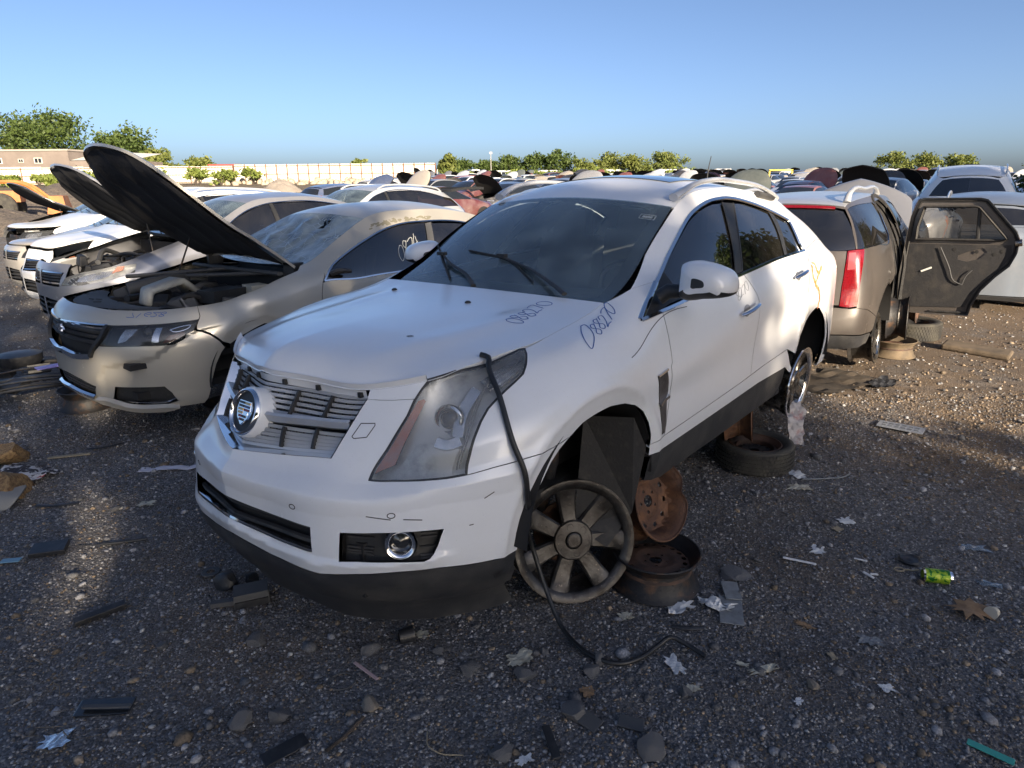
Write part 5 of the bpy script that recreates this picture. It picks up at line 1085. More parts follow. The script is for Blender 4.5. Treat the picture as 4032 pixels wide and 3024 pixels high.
# ---- control net of the brown SUV (x from the rear axle)
def bc(x,yb,top,z=(.30,.38,.48,.62,.76),ins=(.06,.03,.012,.003,0)): return [(x,yb-i,zz) for i,zz in zip(ins,z)]+top
BG=[
[(3.80,0,.25),(3.88,0,.35),(3.9,0,.48),(3.9,0,.60),(3.88,0,.70),(3.86,0,.78),(3.84,0,.85),(3.8,0,.91),(3.75,0,.96)],
[(3.6,.6,.25),(3.66,.62,.35),(3.68,.62,.48),(3.68,.62,.60),(3.66,.62,.70),(3.62,.62,.78),(3.58,.62,.85),(3.5,.62,.92),(3.45,.6,.98)],
bc(3.2,.89,[(3.2,.89,.85),(3.2,.86,.93),(3.2,.80,1.0),(3.2,.70,1.03)]),
bc(2.7,.915,[(2.7,.91,.90),(2.7,.88,1.0),(2.7,.80,1.06),(2.66,.72,1.10)]),
bc(2.3,.92,[(2.3,.918,.93),(2.3,.88,1.10),(2.28,.78,1.17),(2.25,.70,1.24)]),
bc(1.6,.92,[(1.6,.918,.95),(1.6,.875,1.14),(1.6,.77,1.36),(1.62,.61,1.57)]),
bc(1.0,.92,[(1.0,.918,.96),(1.0,.87,1.16),(1.0,.76,1.39),(1.0,.60,1.63)]),
bc(.2,.92,[(.2,.918,.97),(.2,.865,1.18),(.2,.755,1.39),(.2,.59,1.62)]),
bc(-.3,.915,[(-.3,.91,.97),(-.3,.855,1.19),(-.29,.745,1.39),(-.29,.58,1.60)]),
bc(-.62,.88,[(-.62,.87,.97),(-.60,.82,1.195),(-.54,.72,1.385),(-.50,.57,1.58)]),
[(-.80,.78,.30),(-.84,.80,.38),(-.88,.81,.48),(-.885,.82,.62),(-.875,.82,.73),(-.865,.80,.95),(-.82,.765,1.195),(-.71,.68,1.38),(-.62,.56,1.555)],
[(-.92,.60,.30),(-.97,.61,.38),(-1.0,.615,.48),(-1.0,.62,.62),(-.975,.62,.735),(-.945,.62,.95),(-.90,.60,1.195),(-.77,.55,1.39),(-.655,.46,1.57)],
[(-.97,.3,.30),(-1.02,.3,.38),(-1.045,.3,.48),(-1.045,.3,.62),(-1.01,.3,.735),(-.985,.3,.95),(-.93,.3,1.195),(-.80,.27,1.40),(-.68,.23,1.585)],
[(-.98,0,.30),(-1.03,0,.38),(-1.055,0,.48),(-1.055,0,.62),(-1.02,0,.735),(-.995,0,.95),(-.94,0,1.195),(-.81,0,1.40),(-.69,0,1.59)],
]
BG=np.array(BG)
def build_brown():
    S = Shell(BG); K = BK; V = S.V; rev = lambda l: list(l)[::-1]
    M = Matrix([[.58741, -.80908, -.01851, 2.855], [.80929, .58722, .01511, 6.8894], [-.00135, -.02386, .99971, -.0137], [0, 0, 0, 1]])
    car = thing('suv', 'brown SUV seen from behind with its rear door wide open, red tail lamp', 'car', mat=M)
    def disp(P, u, v):
        P = P.copy(); d = np.hypot(P[:, 0], P[:, 2]-.40)-.42; k = np.clip(1-d/.07, 0, 1); m = (np.abs(P[:, 0]) < .6) & (P[:, 2] < .9) & (P[:, 2] > .3) & (P[:, 1] > .8); P[:, 1] -= np.where(m, .014*k, 0); return P
    S.disp = disp
    def pan(name, poly, mat, sides=(True, False), **k): return [panel(S, poly, mirror=m_, **k).obj(name, mat, car, angle=None, use_n=True) for m_ in sides]
    def both(name, poly, mat, **k): mb = panel(S, poly, **k); panel(S, poly, mb=mb, mirror=True, **k); return mb.obj(name, mat, car, angle=None, use_n=True)
    e = S.U+.0025
    tail = K['tail']
    both('tailgate', [(5.418, .901), (5.437, .766), (5.452, .629), (5.455, .48), (5.566, .478), (e, .475), (e, .901)], M_BROWN, skirt=.02)
    both('rear_bumper', [(e, .20), (e, .47), (5.551, .462), (5.45, .458), (5.38, .452), (5.314, .462), (5.20, .43), (5.127, .40), (4.87, .30), (4.85, .19), (4.94, .165), (5.25, .19), (5.4, .20)], M_BROWN, skirt=.03)
    both('bumper_underside', [(e, .06), (e, .195), (5.4, .195), (5.25, .185), (4.94, .16), (4.95, .06)], M_TRIM, skirt=.02)
    both('rear_window', [(5.335, .915), (5.32, 1.069), (5.33, 1.355), (5.52, 1.372), (5.73, 1.372), (e, 1.372), (e, .90), (5.6, .90), (5.43, .905)], M_GLASSD, skirt=0, gap=0, off=-.002, step=.06)
    both('roof_spoiler', [(5.281, 1.37), (5.505, 1.385), (5.83, 1.385), (e, 1.385), (e, V), (5.29, V)], M_BROWN, skirt=.02, off=.012)
    mb = MB()
    for sg in (1, -1):
        X, N = on_surf(S, [(5.45, 1.378), (5.7, 1.376), (S.U, 1.375)], .012, 12); X, N = (X, N) if sg > 0 else (mir(X)[::-1], mir(N)[::-1]); mb.ribbon(X, N, .03, .004)
    mb.obj('high_brake_lamp', M_RED, car)
    # tail lamps
    for m_ in (True, False):
        tl = add_obj('tail_lamp', None, car)
        panel(S, tail, mirror=m_, gap=.003, off=.004, skirt=.03).obj('lamp_body', M_RED, tl, angle=None, use_n=True)
        panel(S, [(5.40, .885), (5.415, .76), (5.345, .765), (5.335, .885)], mirror=m_, gap=0, off=.007, skirt=.004).obj('reverse_lamp', M_PINKL, tl)
        panel(S, [(5.40, .565), (5.41, .49), (5.345, .49), (5.335, .565)], mirror=m_, gap=0, off=.007, skirt=.004).obj('bright_segment', M_REDB, tl)
        for k in range(8):
            v_ = .60+k*.02; panel(S, [(5.435-.004*(k % 2), v_), (5.435, v_+.012), (5.35, v_+.012), (5.35, v_)], mirror=m_, gap=0, off=.006, skirt=.003, estep=.1, step=.2).obj('lens_ridge', M_RED, tl, smooth=False)
    # right side: quarter panel, open doorway, front door
    arch = [(4.859, .12), (4.838, .278), (4.741, .399), (4.557, .521), (4.40, .555)]+[tuple(S.uv([(.42*cos(a), .40+.42*sin(a))])[0]) for a in np.radians((75, 55, 35, 15, 0))]
    qw = [(5.20, 1.372), (4.6, 1.36), (4.02, 1.34), (3.98, 1.30), (4.10, 1.114), (4.16, .99), (4.24, .945), (4.80, .925), (5.201, .918), (5.31, .915), (5.27, 1.15)]
    qp = arch[:6]+[(4.12, .60), (4.20, .75), (4.12, .93), (4.02, 1.12), (3.93, 1.33), (3.95, V), (4.7, V), (5.281, V), (5.27, 1.372), (5.328, 1.07), (5.33, .915)]+tail[2:6]+[(5.314, .462), (5.20, .43), (5.127, .40), (4.87, .30), (4.85, .19)]
    pan('rear_quarter_panel', qp, M_BROWN, skirt=.02, holes=[qw])
    pan('quarter_window', qw, M_GLASSD, skirt=0, gap=0, off=-.004, step=.06)
    mb = MB()
    for sg in (1, -1):
        X, N = on_surf(S, qw[2:9], .001, 40); X, N = (X, N) if sg > 0 else (mir(X)[::-1], mir(N)[::-1]); mb.ribbon(X, N, .012, .004)
    mb.obj('quarter_window_trim', M_CHROME, car)
    # doorway frame (right side is open, left side closed)
    open_d = [(4.12, .60), (4.20, .75), (4.12, .93), (4.02, 1.12), (3.95, 1.34), (3.5, 1.36), (3.38, 1.30), (3.38, .9), (3.40, .17), (3.9, .17), arch[8], arch[6]]
    panel(S, open_d, mirror=False, skirt=.02).obj('rear_door', M_BROWN, car, angle=None, use_n=True)
    mb = MB()
    for off, w in ((-.012, .05), (-.05, .045), (-.085, .04)):
        X, N = on_surf(S, open_d[:9], off, 60); mb.ribbon(mir(X)[::-1], mir(N)[::-1], w, .02)
    mb.obj('door_seal', M_RUBBER, car, label='black rubber frame round the open doorway')
    for m_ in (True, False):
        panel(S, [(3.38, .17), (3.38, .9), (3.38, 1.30), (3.5, 1.36), (3.95, 1.34), (3.93, 1.33), (3.95, V), (2.6, V), (2.3, 1.30), (2.2, 1.18), (2.15, .95), (2.12, .17)], mirror=m_, holes=[[(3.33, .93), (3.33, 1.28), (3.2, 1.34), (2.75, 1.33), (2.5, 1.25), (2.3, 1.08), (2.25, .95)]], skirt=.02).obj('front_door', M_BROWN, car, angle=None, use_n=True)
        panel(S, [(3.33, .93), (3.33, 1.28), (3.2, 1.34), (2.75, 1.33), (2.5, 1.25), (2.3, 1.08), (2.25, .95)], mirror=m_, gap=0, off=-.005, skirt=0, step=.06).obj('front_door_glass', M_GLASSD, car)
        panel(S, [(2.12, .17), (2.15, .95), (2.2, 1.18), (2.1, V), (1.2, V), (.66, V), (0, V), (0, .1), (.6, .1), (.9, .1), (.95, .45), (1.2, .55), (1.5, .45), (1.6, .17)], mirror=m_, skirt=.02, step=.08).obj('front_fender', M_BROWN, car, angle=None, use_n=True)
    # roof
    E = lambda a, b: (lambda t: S.base(a+(b-a)*np.asarray(t), np.full(len(t), V)))
    rl = E(2.80, 5.281); rr = lambda t: mir(rl(t)); c1, c2 = rl(np.array([0.]))[0], rl(np.array([1.]))[0]
    bow = lambda c, dx, dz: (lambda t: np.stack([c[0]+dx*(1-(2*np.asarray(t)-1)**2), -c[1]+2*c[1]*np.asarray(t), c[2]+dz*(1-(2*np.asarray(t)-1)**2)], 1))
    f_, r_ = bow(c1, .06, .035), bow(c2, -.07, .035); RP = coons(f_, r_, rr, rl, 25, 30, lambda a, b: np.stack([0*a, 0*a, .012*np.sin(pi*b)*(1-(2*a-1)**2)], 2)); thick_grid(RP, .012, flip=False).obj('roof', M_SILVER, car, angle=50)
    wl_ = E(2.05, 2.80); MB().grid(coons(bow(wl_(np.array([0.]))[0], .1, 0), f_, lambda t: mir(wl_(t)), wl_, 16, 12)).obj('windscreen', M_GLASS, car)
    hl = E(.9, 2.05); MB().grid(coons(bow(hl(np.array([0.]))[0], .3, .0), bow(wl_(np.array([0.]))[0], .1, 0), lambda t: mir(hl(t)), hl, 16, 12, lambda a, b: np.stack([0*a, 0*a, .06*np.sin(pi*b)*(1-(2*a-1)**2)], 2))).obj('hood', M_BROWN, car)
    for sg in (1, -1):
        c = np.array([(-.47, .555, 1.595), (-.44, .56, 1.655), (-.36, .565, 1.685), (.2, .58, 1.70), (.75, .585, 1.70), (.86, .585, 1.68), (.92, .58, 1.64)])*[1, sg, 1]; MB().tube(Curve(c).n(30), np.concatenate([[.034, .028, .024], np.full(24, .022), [.024, .028, .034]]), 10, flat=.8).obj('roof_rail', M_SILVER, car)
    MB().lathe([(0, 1.66), (.02, 1.655), (.05, 1.645), (.055, 1.635)], 14, axis='z', center=(-.25, .15, 0)).obj('roof_aerial_base', M_PLASTIC, car); MB().tube(np.array([(-.25, .15, 1.65), (-.30, .15, 1.70)]), .006, 6).obj('roof_aerial', M_PLASTIC, car)
    # script badge, lock glint
    mb = MB()
    for k in range(5): X, N = on_surf(S, [(5.54+.012*k, .596), (5.548+.012*k, .604)], .001, 4); mb.ribbon(mir(X)[::-1], mir(N)[::-1], .009, .003)
    mb.obj('script_badge', M_CHROME, car); X, N = on_surf(S, [(5.50, .77), (5.505, .77)], .004, 3); MB().ribbon(mir(X)[::-1], mir(N)[::-1], .012, .004).obj('gate_button', M_CHROME, car)
    # cabin
    inner = MB()
    for a, b, v1 in ((4.95, S.U, .85), (2.1, 3.4, .85)):
        U_, V_ = np.meshgrid(np.linspace(a, b, 16), np.linspace(.03, v1, 8), indexing='ij'); X = (S.base(U_.ravel(), V_.ravel())-S.normal(U_.ravel(), V_.ravel())*.07).reshape(16, 8, 3); inner.grid(X); inner.grid(mir(X.reshape(-1, 3)).reshape(X.shape))
    inner.box((1.2, 0, .42), (4.2, 1.5, .05)); inner.box((-.1, -.62, .75), (1.3, .06, .55)); inner.obj('inner_body', M_CAVITY, car)
    arch_liner(car, (0, .40), .45, .90, .55, 0, 180); arch_liner(car, (2.957, .40), .45, .88, .55, 0, 180)
    for x, y in ((.55, .38), (.55, -.38), (1.75, .38), (1.75, -.38)):
        s_ = add_obj('seat', None, car); MB().box((x+.1, y, .72), (.5, .5, .16), taper=.9).obj('seat_cushion', M_SEAT, s_); MB().box((x-.16, y, 1.03), (.15, .48, .60), rot=rotm('Y', -.2), taper=.85).obj('seat_back', M_SEAT, s_); MB().box((x-.23, y, 1.38), (.09, .25, .15)).obj('headrest', M_SEAT, s_)
    # ---- the open rear door: stands at right angles to the body, inner side towards the viewer
    dr = add_obj('rear_door', None, car); dr.matrix_local = Matrix.Translation((1.02, -.90, 0))@Matrix.Rotation(radians(-2), 4, 'Z')
    # door outline in (q = outward distance, z)
    ol = [(.0, .42), (-.02, .80), (.0, 1.15), (.02, 1.40), (.07, 1.575), (.12, 1.59), (.60, 1.585), (.66, 1.57), (.93, 1.26), (.965, 1.18), (.96, 1.05), (.92, .93), (.82, .82), (.72, .68), (.66, .52), (.645, .42), (.3, .41)]
    D = Flat(lambda q, z: np.stack([.05*np.clip((1.15-z), -.5, 1)**2*0+.055*np.clip(z-1.15, 0, 1)**1.3*0-.0*q, -q, z], 1))
    win = [(.13, 1.50), (.56, 1.50), (.60, 1.49), (.86, 1.19), (.84, 1.175), (.09, 1.175), (.09, 1.30)]
    ou = Flat(lambda q, z: np.stack([.055-.16*np.clip((z-1.15)/.45, 0, 1)**1.3*.3+0*q, -q, z], 1))
    panel(ou, ol, gap=0, skirt=0, holes=[win], step=.06, flipn=True).obj('door_skin', M_BROWN, dr, angle=40)
    inn = [(.03, .47), (.02, .8), (.04, 1.13), (.90, 1.13), (.92, 1.03), (.86, .93), (.76, .82), (.66, .67), (.60, .50)]
    fr_ = panel(D, ol, gap=0, skirt=-.055, holes=[win], step=.06); fr_.obj('door_frame', M_BROWN, dr, angle=40)
    panel(Flat(lambda q, z: np.stack([-.012+0*q, -q, z], 1)), inn, gap=0, skirt=.012, step=.06, holes=[[(.48, 1.02), (.56, 1.06), (.68, 1.10), (.72, 1.06), (.66, .99), (.56, .96), (.48, .98)]]).obj('door_inner_panel', pmat('bare_door_card', (.018, .018, .02), .6, noise=(6, (.05, .045, .04), .5, .8), bump=(30, .3)), dr, angle=40)
    panel(Flat(lambda q, z: np.stack([.02+0*q, -q, z], 1)), win, gap=-.01, skirt=0, step=.1).obj('door_window', M_GLASSD, dr)
    mb = MB(); P_ = np.array([(-.004, -q, z) for q, z in win+win[:1]]); mb.tube(resample(P_, .03, False), .013, 6); mb.obj('window_seal', M_RUBBER, dr)
    P_ = np.array([(-.012, -q, z) for q, z in inset(np.array(ol[::-1]), .03).tolist()]); MB().tube(P_, .011, 6).obj('door_seal', M_RUBBER, dr)
    MB().tube(np.array([(.01, -.62, 1.17), (.01, -.60, 1.49)]), .016, 6).obj('window_divider', M_PLASTIC, dr)
    MB().tube(Curve([(-.03, -.32, 1.10), (-.035, -.42, .90), (-.03, -.48, .76), (-.03, -.55, .73)]).n(12), .006, 6).obj('lock_rod', M_GREYPLASTIC, dr); MB().tube(Curve([(-.03, -.55, .73), (-.035, -.58, .83), (-.03, -.62, .88)]).n(8), .005, 6).obj('lock_rod', M_GREYPLASTIC, dr)
    MB().box((-.022, -.22, .87), (.006, .10, .018), rot=rotm('X', -.45)).obj('clip', M_WHITEINK, dr, smooth=False)
    for q, z in ((.44, 1.08), (.78, 1.04), (.84, 1.07), (.63, 1.06)): MB().lathe([(0, -.016), (.018, -.015)], 14, axis='x', center=(0, -q, z)).obj('access_hole', M_CAVITY, dr)
    MB().tube(np.array([(-.02, -.93, 1.15), (-.02, -.985, 1.16)]), .035, 10).obj('latch_corner', M_CHROMED, dr)
    # ---- rear wheel
    w = alloy_wheel(car, R=.245, width=.22, n=7, M=Matrix.Translation((0.0, -.865, .30))@Matrix.Rotation(pi, 4, 'Z')@Matrix.Rotation(radians(4), 4, 'X'), mat=M_ALLOY, ph=.4)
    return car, S
brown_car, BR_S = build_brown()
# ------------------------------------------------------------------ the other wrecks
def terrain(x, y):
    """ground height: flat yard, rising gently towards the far fence"""
    x = np.asarray(x, float); y = np.asarray(y, float)
    t = np.clip((y-22)/80, 0, 1); h = 1.0*t*t*(3-2*t)
    return h+.85*np.clip((-x-6)/8, 0, 1)*np.clip((y-86)/12, 0, 1)+.9*np.clip((y-128)/12, 0, 1)
def morph(G, x0, x1, ys=1.0, zlow=1.0, ztop=None):
    """stretch a control net along x (piecewise), widen it, rescale heights"""
    G = np.array(G, float).copy(); G[..., 0] = np.interp(G[..., 0], x0, x1) if x0[0] < x0[-1] else np.interp(-G[..., 0], [-q for q in x0], x1)
    G[..., 1] *= ys
    if ztop: G[..., 2] = np.interp(G[..., 2], *ztop)
    return G
def plain_car(name, label, G, paint, M, suv=False, hood=0.0, group=None, gone_bumper=False, lamp='clear', hoodmat=None, gate=0.0, bay=7, ghl=None, tint=None, whole=False):
    """complete wreck from a control net: lower body, glasshouse, hood, lamps, grille"""
    S = Shell(G); V = S.V; uk = S.uk; car = thing(name, label, 'car', mat=M, group=group); rev = lambda l: list(l)[::-1]; gl = tint or M_GLASSD
    rb = S.vk[6]; wb = 2.82
    ax = [0.0, -wb]; z0 = .32; r = .37
    ux = lambda x, z: tuple(S.uv([(x, z)])[0])
    aF = [ux(r*cos(a), z0+r*sin(a)) for a in np.radians(np.linspace(0, 180, 13))]; aR = [ux(-wb+r*cos(a), z0+r*sin(a)) for a in np.radians(np.linspace(0, 180, 13))]
    def pan(nm, poly, mat, par=car, **k): return [panel(S, poly, mirror=m_, **{**dict(step=.07, estep=.05), **k}).obj(nm, mat, par, angle=None, use_n=True) for m_ in (False, True)]
    def both(nm, poly, mat, **k): kk = {**dict(step=.05, estep=.04), **k}; mb = panel(S, poly, **kk); panel(S, poly, mb=mb, mirror=True, **kk); return mb.obj(nm, mat, car, angle=None, use_n=True)
    def belt(u): return rb
    uc = uk[9] if len(uk) > 15 else uk[8]; um = (uk[12]+uk[11])/2; g = .0025
    hl = ghl or [(.50, .56*V/1.14), (.56, .86*V/1.14), (.8, .88*V/1.14), (1.08, .90*V/1.14), (1.07, .76*V/1.14), (.95, .60*V/1.14), (.75, .54*V/1.14)]
    gt = [(-g, .43*V), (.40, .42*V), (.46, .70*V), (-g, .74*V)]; it = [(-g, .12*V), (.42, .11*V), (.40, .27*V), (-g, .29*V)]
    if not gone_bumper:
        both('front_bumper', [(-g, .02), (.6, .02), (1.1, .02), aF[0], aF[1], aF[2], aF[3], (1.16, .60*V)]+[hl[-3], hl[-2], hl[-1], hl[0], hl[1]]+[(.50, .90*V), (.3, .93*V), (-g, .93*V)], paint, holes=[np.array(gt)+[g, 0] if False else [(0.03, .43*V), (.40, .42*V), (.46, .70*V), (.03, .73*V)], [(.03, .12*V), (.42, .11*V), (.40, .27*V), (.03, .29*V)], [(.55, .13*V), (.80, .13*V), (.86, .22*V), (.58, .24*V)]], skirt=.03)
        both('front_backing', [(-g, .08*V), (.5, .08*V), (.9, .1*V), (.9, .30*V), (.5, .75*V), (-g, .76*V)], M_CAVITY, off=-.05, skirt=0)
        for v_ in (.47, .53, .59, .65, .70, .15, .20, .25):
            mb = MB()
            for sg in (1, -1):
                X, N = on_surf(S, [(.0, v_*V), (.2, v_*V), (.43, v_*V)], -.015, 8); X, N = (X, N) if sg > 0 else (mir(X)[::-1], mir(N)[::-1]); mb.ribbon(X, N, .022, .01)
            mb.obj('grille_slat', M_CHROME if v_ in (.70, .47) else M_TRIM, car)
    else:
        both('crash_structure', [(-g, .25*V), (.5, .25*V), (1.0, .25*V), (1.0, .7*V), (-g, .7*V)], M_STEEL, off=-.12, skirt=.02); MB().box((.70, 0, .52), (.08, 1.3, .13)).obj('bumper_beam', M_STEEL, car)
        R = random.Random(5)
        for k in range(10): MB().box((.62+R.uniform(-.1, .06), R.uniform(-.6, .6), .45+R.uniform(-.12, .3)), (R.uniform(.05, .2), R.uniform(.05, .2), R.uniform(.05, .2)), rot=rotm('Z', R.uniform(0, 3))).obj('torn_part', R.choice([M_PLASTIC, M_STEEL, M_TRIM, M_GREYL]), car, smooth=False)
    for m_ in (False, True):
        h_ = add_obj('headlight', None, car); panel(S, hl, mirror=m_, gap=.004, off=-.001, skirt=0, step=.06).obj('lens', M_LENS if lamp == 'hazy' else MATS['clear_lens'], h_, angle=None, use_n=True)
        panel(S, hl, mirror=m_, gap=.002, off=-.05, skirt=-.05, step=.07).obj('housing', M_GREYL if lamp == 'hazy' else M_PLASTIC, h_, angle=40)
        q = np.array(hl); c_ = q.mean(0); panel(S, c_+(q-c_)*[.45, .6]-[.06, 0], mirror=m_, gap=0, off=-.03, skirt=.01, step=.07).obj('reflector', M_REFL, h_, angle=30)
        if lamp == 'hazy': panel(S, [(.93, .66*V), (.97, .80*V), (1.04, .80*V), (1.03, .70*V)], mirror=m_, gap=0, off=-.01, skirt=.01).obj('side_marker', M_AMBER, h_)
    pan('front_fender', rev(hl[3:5])+[(uk[6], V), (uk[7], V), (uk[8], V), (uc-.05, V), (uc, .93*V), (uc-.02, rb), (uc-.03, .45*V), (uc-.05, .10)]+rev(aF)[1:-2]+[(1.16, .60*V)], paint, skirt=.02)
    pan('front_door', [(uc-.02, rb), (uc-.03, .45*V), (uc-.05, .10), (um, .10), (um+.05, .45*V), (um-.03, rb)], paint, skirt=.02)
    pan('rear_door', [(um-.03, rb), (um+.05, .45*V), (um, .10), aR[0], aR[2], aR[4], (uk[14], rb)], paint, skirt=.02)
    ue = S.U+g
    pan('rear_quarter_panel', aR[4:-1]+[(uk[16], .06*V), (uk[17], .06*V), (uk[17], rb), (uk[14], rb)], paint, skirt=.02)
    both('tail_panel', [(uk[17], .06*V), (ue, .06*V), (ue, rb), (uk[17], rb)], paint, skirt=.02)
    pan('tail_lamp', [(uk[16]+.1, .62*rb), (uk[17]+.08, .62*rb), (uk[17]+.06, .97*rb), (uk[16]+.08, .97*rb)], M_RED, off=.004)
    top_off = .93*V
    gr_end = uk[16] if suv else uk[14]+.15
    dl = [(uc+.02, rb), (uc+.18, .86*V), (uk[10]+.1, .93*V), (uk[11]+.15, .95*V), (um, .955*V)]
    pan('roof_side_frame', [(uc, .93*V), (uc-.05, V), (uk[11], V), (uk[13], V), (uk[15] if suv else uk[14], V), (uk[16] if suv else uk[15], V), (uk[17] if suv else uk[16], rb if not suv else V)]+([(uk[17], rb)] if suv else [])+[(gr_end, rb), (gr_end-.05, .87*V), (uk[13]+.2, .95*V)]+rev(dl), paint, skirt=.015, gap=.001)
    pan('front_door_glass', dl+[(um-.03, rb)], gl, skirt=0, gap=.006, off=-.006, step=.12)
    pan('rear_door_glass', [(um+.04, rb), (um+.05, .955*V), (uk[13]+.2, .95*V), (gr_end-.05, .87*V), (gr_end, rb)], gl, skirt=0, gap=.006, off=-.006, step=.12)
    pan('pillar_trim', [(um-.03, rb), (um, .955*V), (um+.05, .955*V), (um+.04, rb)], M_PLASTIC, skirt=0, gap=0, off=-.002)
    mb = MB()
    for sg in (1, -1):
        X, N = on_surf(S, dl[1:]+[(uk[13]+.2, .95*V)], 0, 30); X, N = (X, N) if sg > 0 else (mir(X)[::-1], mir(N)[::-1]); mb.ribbon(X, N, .016, .005)
    mb.obj('window_chrome', M_CHROME, car)
    E = lambda a, b: (lambda t: S.base(a+(b-a)*np.asarray(t), np.full(len(t), V)))
    bow = lambda c, dx, dz: (lambda t: np.stack([c[0]+dx*(1-(2*np.asarray(t)-1)**2), -c[1]+2*c[1]*np.asarray(t), c[2]+dz*(1-(2*np.asarray(t)-1)**2)], 1))
    w0, w1 = uc-.08, uk[11]; wl_ = E(w0, w1); wr_ = lambda t: mir(wl_(t)); c1, c2 = wl_(np.array([0.]))[0], wl_(np.array([1.]))[0]; wbt, wtp = bow(c1, .11, -.01), bow(c2, .06, .03)
    MB().grid(coons(wbt, wtp, wr_, wl_, 20, 14)).obj('windscreen', M_GLASS, car)
    ro = uk[16] if suv else uk[14]; rl = E(w1, ro); c3 = rl(np.array([1.]))[0]; rre = bow(c3, -.05, .035); roof = thick_grid(coons(wtp, rre, lambda t: mir(rl(t)), rl, 20, 22, lambda a, b: np.stack([0*a, 0*a, .02*np.sin(pi*b)*(1-(2*a-1)**2)], 2)), .01).obj('roof', paint, car, angle=50)
    if suv:
        for sg in (1, -1):
            P_ = rl(np.linspace(.05, .9, 12))*[1, sg, 1]+[0, 0, .045]; P_[0, 2] -= .04; P_[-1, 2] -= .04; MB().tube(Curve(P_).n(26), .016, 8).obj('roof_rail', M_SILVER, car)
        if not gate: both('tailgate', [(uk[17], rb), (ue, rb), (ue, V), (uk[17], V)], paint, skirt=.02); both('rear_window', [(uk[17]+.06, rb+.03), (ue, rb+.03), (ue, V-.05), (uk[17]+.08, V-.05)], gl, off=.004, skirt=0)
        else:
            Gt = np.array([[(c3[0]-.05-.95*t*cos(gate), y, c3[2]+.02+.95*t*sin(gate)-.1*t*t) for t in np.linspace(0, 1, 10)] for y in np.linspace(-.66, .66, 12)]); thick_grid(Gt, .05, flip=True).obj('raised_tailgate', M_PLASTIC, car, angle=50)
    else:
        gl_ = E(ro, uk[15]); c4 = gl_(np.array([1.]))[0]; gb = bow(c4, -.06, .01); MB().grid(coons(rre, gb, lambda t: mir(gl_(t)), gl_, 16, 10)).obj('rear_window', gl, car); dk = E(uk[15], uk[17]); c5 = dk(np.array([1.]))[0]; MB().grid(coons(gb, bow(c5, -.08, 0), lambda t: mir(dk(t)), dk, 14, 10)).obj('boot_lid', paint, car)
    und = MATS.get('hood_liner')
    hc = .62; uhd = uc-.16
    if hood > 0:
        hd, Q, un = open_hood(car, S, hc, uhd, V, hood, hoodmat or paint, und, crown=.05); engine_bay(car, .72, -.42, .70, .86 if not suv else .95, bay, -.4); MB().tube(np.array([Q[30, 28]-[0, 0, .03], (-.05, .5, .82)]), .007, 6).obj('prop_rod', M_STEEL, car)
    else:
        front, rear, left, right = edge_fns(S, hc, uhd, V); thick_grid(coons(front, rear, right, left, 31, 31, lambda a, b: np.stack([0*a, 0*a, .06*(1-np.exp(-b/.06))*(1-b)**.8*(1-np.abs(2*a-1)**2.4)], 2)), .02).obj('hood', hoodmat or paint, car, angle=50)
    # cowl strip, wipers, inner body, seats
    A = bow(E(uhd, uhd+.01)(np.array([0.]))[0], .05, .0)(np.linspace(0, 1, 16)); B = wbt(np.linspace(0, 1, 16)); MB().grid(np.stack([A-[0, 0, .02], (A+B)/2-[0, 0, .03], B], 1)).obj('cowl', M_TRIM, car)
    for y0, y1 in ((.45, -.1), (-.05, -.55)):
        Wp = lambda a, t: wbt(np.array([a]))[0]*(1-t)+wtp(np.array([a]))[0]*t; MB().tube(np.array([Wp(.5+y0*.6, .02), Wp(.5+(y0+y1)*.35, .10), Wp(.5+y1*.75, .17)])+[.02, 0, .02], .008, 6).obj('wiper', M_TRIM, car)
    inner = MB()
    for a, b, v1 in ((0, 1.05, .5*V), (uc, uk[13], rb*.93), (uk[15], S.U, rb*.93)):
        U_, V_ = np.meshgrid(np.linspace(a, b, 14), np.linspace(.03, v1, 7), indexing='ij'); X = (S.base(U_.ravel(), V_.ravel())-S.normal(U_.ravel(), V_.ravel())*.06).reshape(14, 7, 3); inner.grid(X); inner.grid(mir(X.reshape(-1, 3)).reshape(X.shape))
    inner.box((-1.5, 0, .24), (4.2, 1.2, .05)); inner.obj('inner_body', M_CAVITY, car); arch_liner(car, (0, z0), .40, .86, .5, 0, 180); arch_liner(car, (-wb, z0), .40, .86, .5, 0, 180)
    for y in (.37, -.37): MB().box((-1.65, y, .92), (.16, .44, .72), rot=rotm('Y', -.2), taper=.8).obj('seat_back', M_SEAT, car)
    for x in (0, -wb):
        for sg in (1, -1): MB().lathe([(.22, 0), (.225, -.01), (.20, -.03), (.19, -.15), (.215, -.19), (.22, -.2), (.15, -.06), (.03, -.04), (0, -.04)], 32, center=(x, 0, z0-.06)).obj('wheel', M_ALLOY, car).matrix_local = Matrix.Translation((0, .84 if sg > 0 else -.84, 0)) if sg > 0 else Matrix.Translation((2*x, -.84, 0))@Matrix.Rotation(pi, 4, 'Z')
    return car
def pose(nose, yaw, z=0.2, fo=1.0, roll=0.0):
    f = Vector((cos(yaw), sin(yaw), 0)); return Matrix.Translation(Vector((nose[0], nose[1], z))-f*fo)@Matrix.Rotation(yaw, 4, 'Z')@Matrix.Rotation(roll, 4, 'X')
SED = IG; SUV = HG
Y0 = radians(229)
M_BEIGE = car_paint('beige_paint', (.44, .42, .38), flake=.3, damt=.35); M_BLUEGREY = car_paint('blue_grey_paint', (.22, .26, .32), flake=.4, damt=.3)
sed2 = morph(SED, [-4.05, -2.84, 0, 1.005], [-3.75, -2.75, 0, .95], ys=.965)
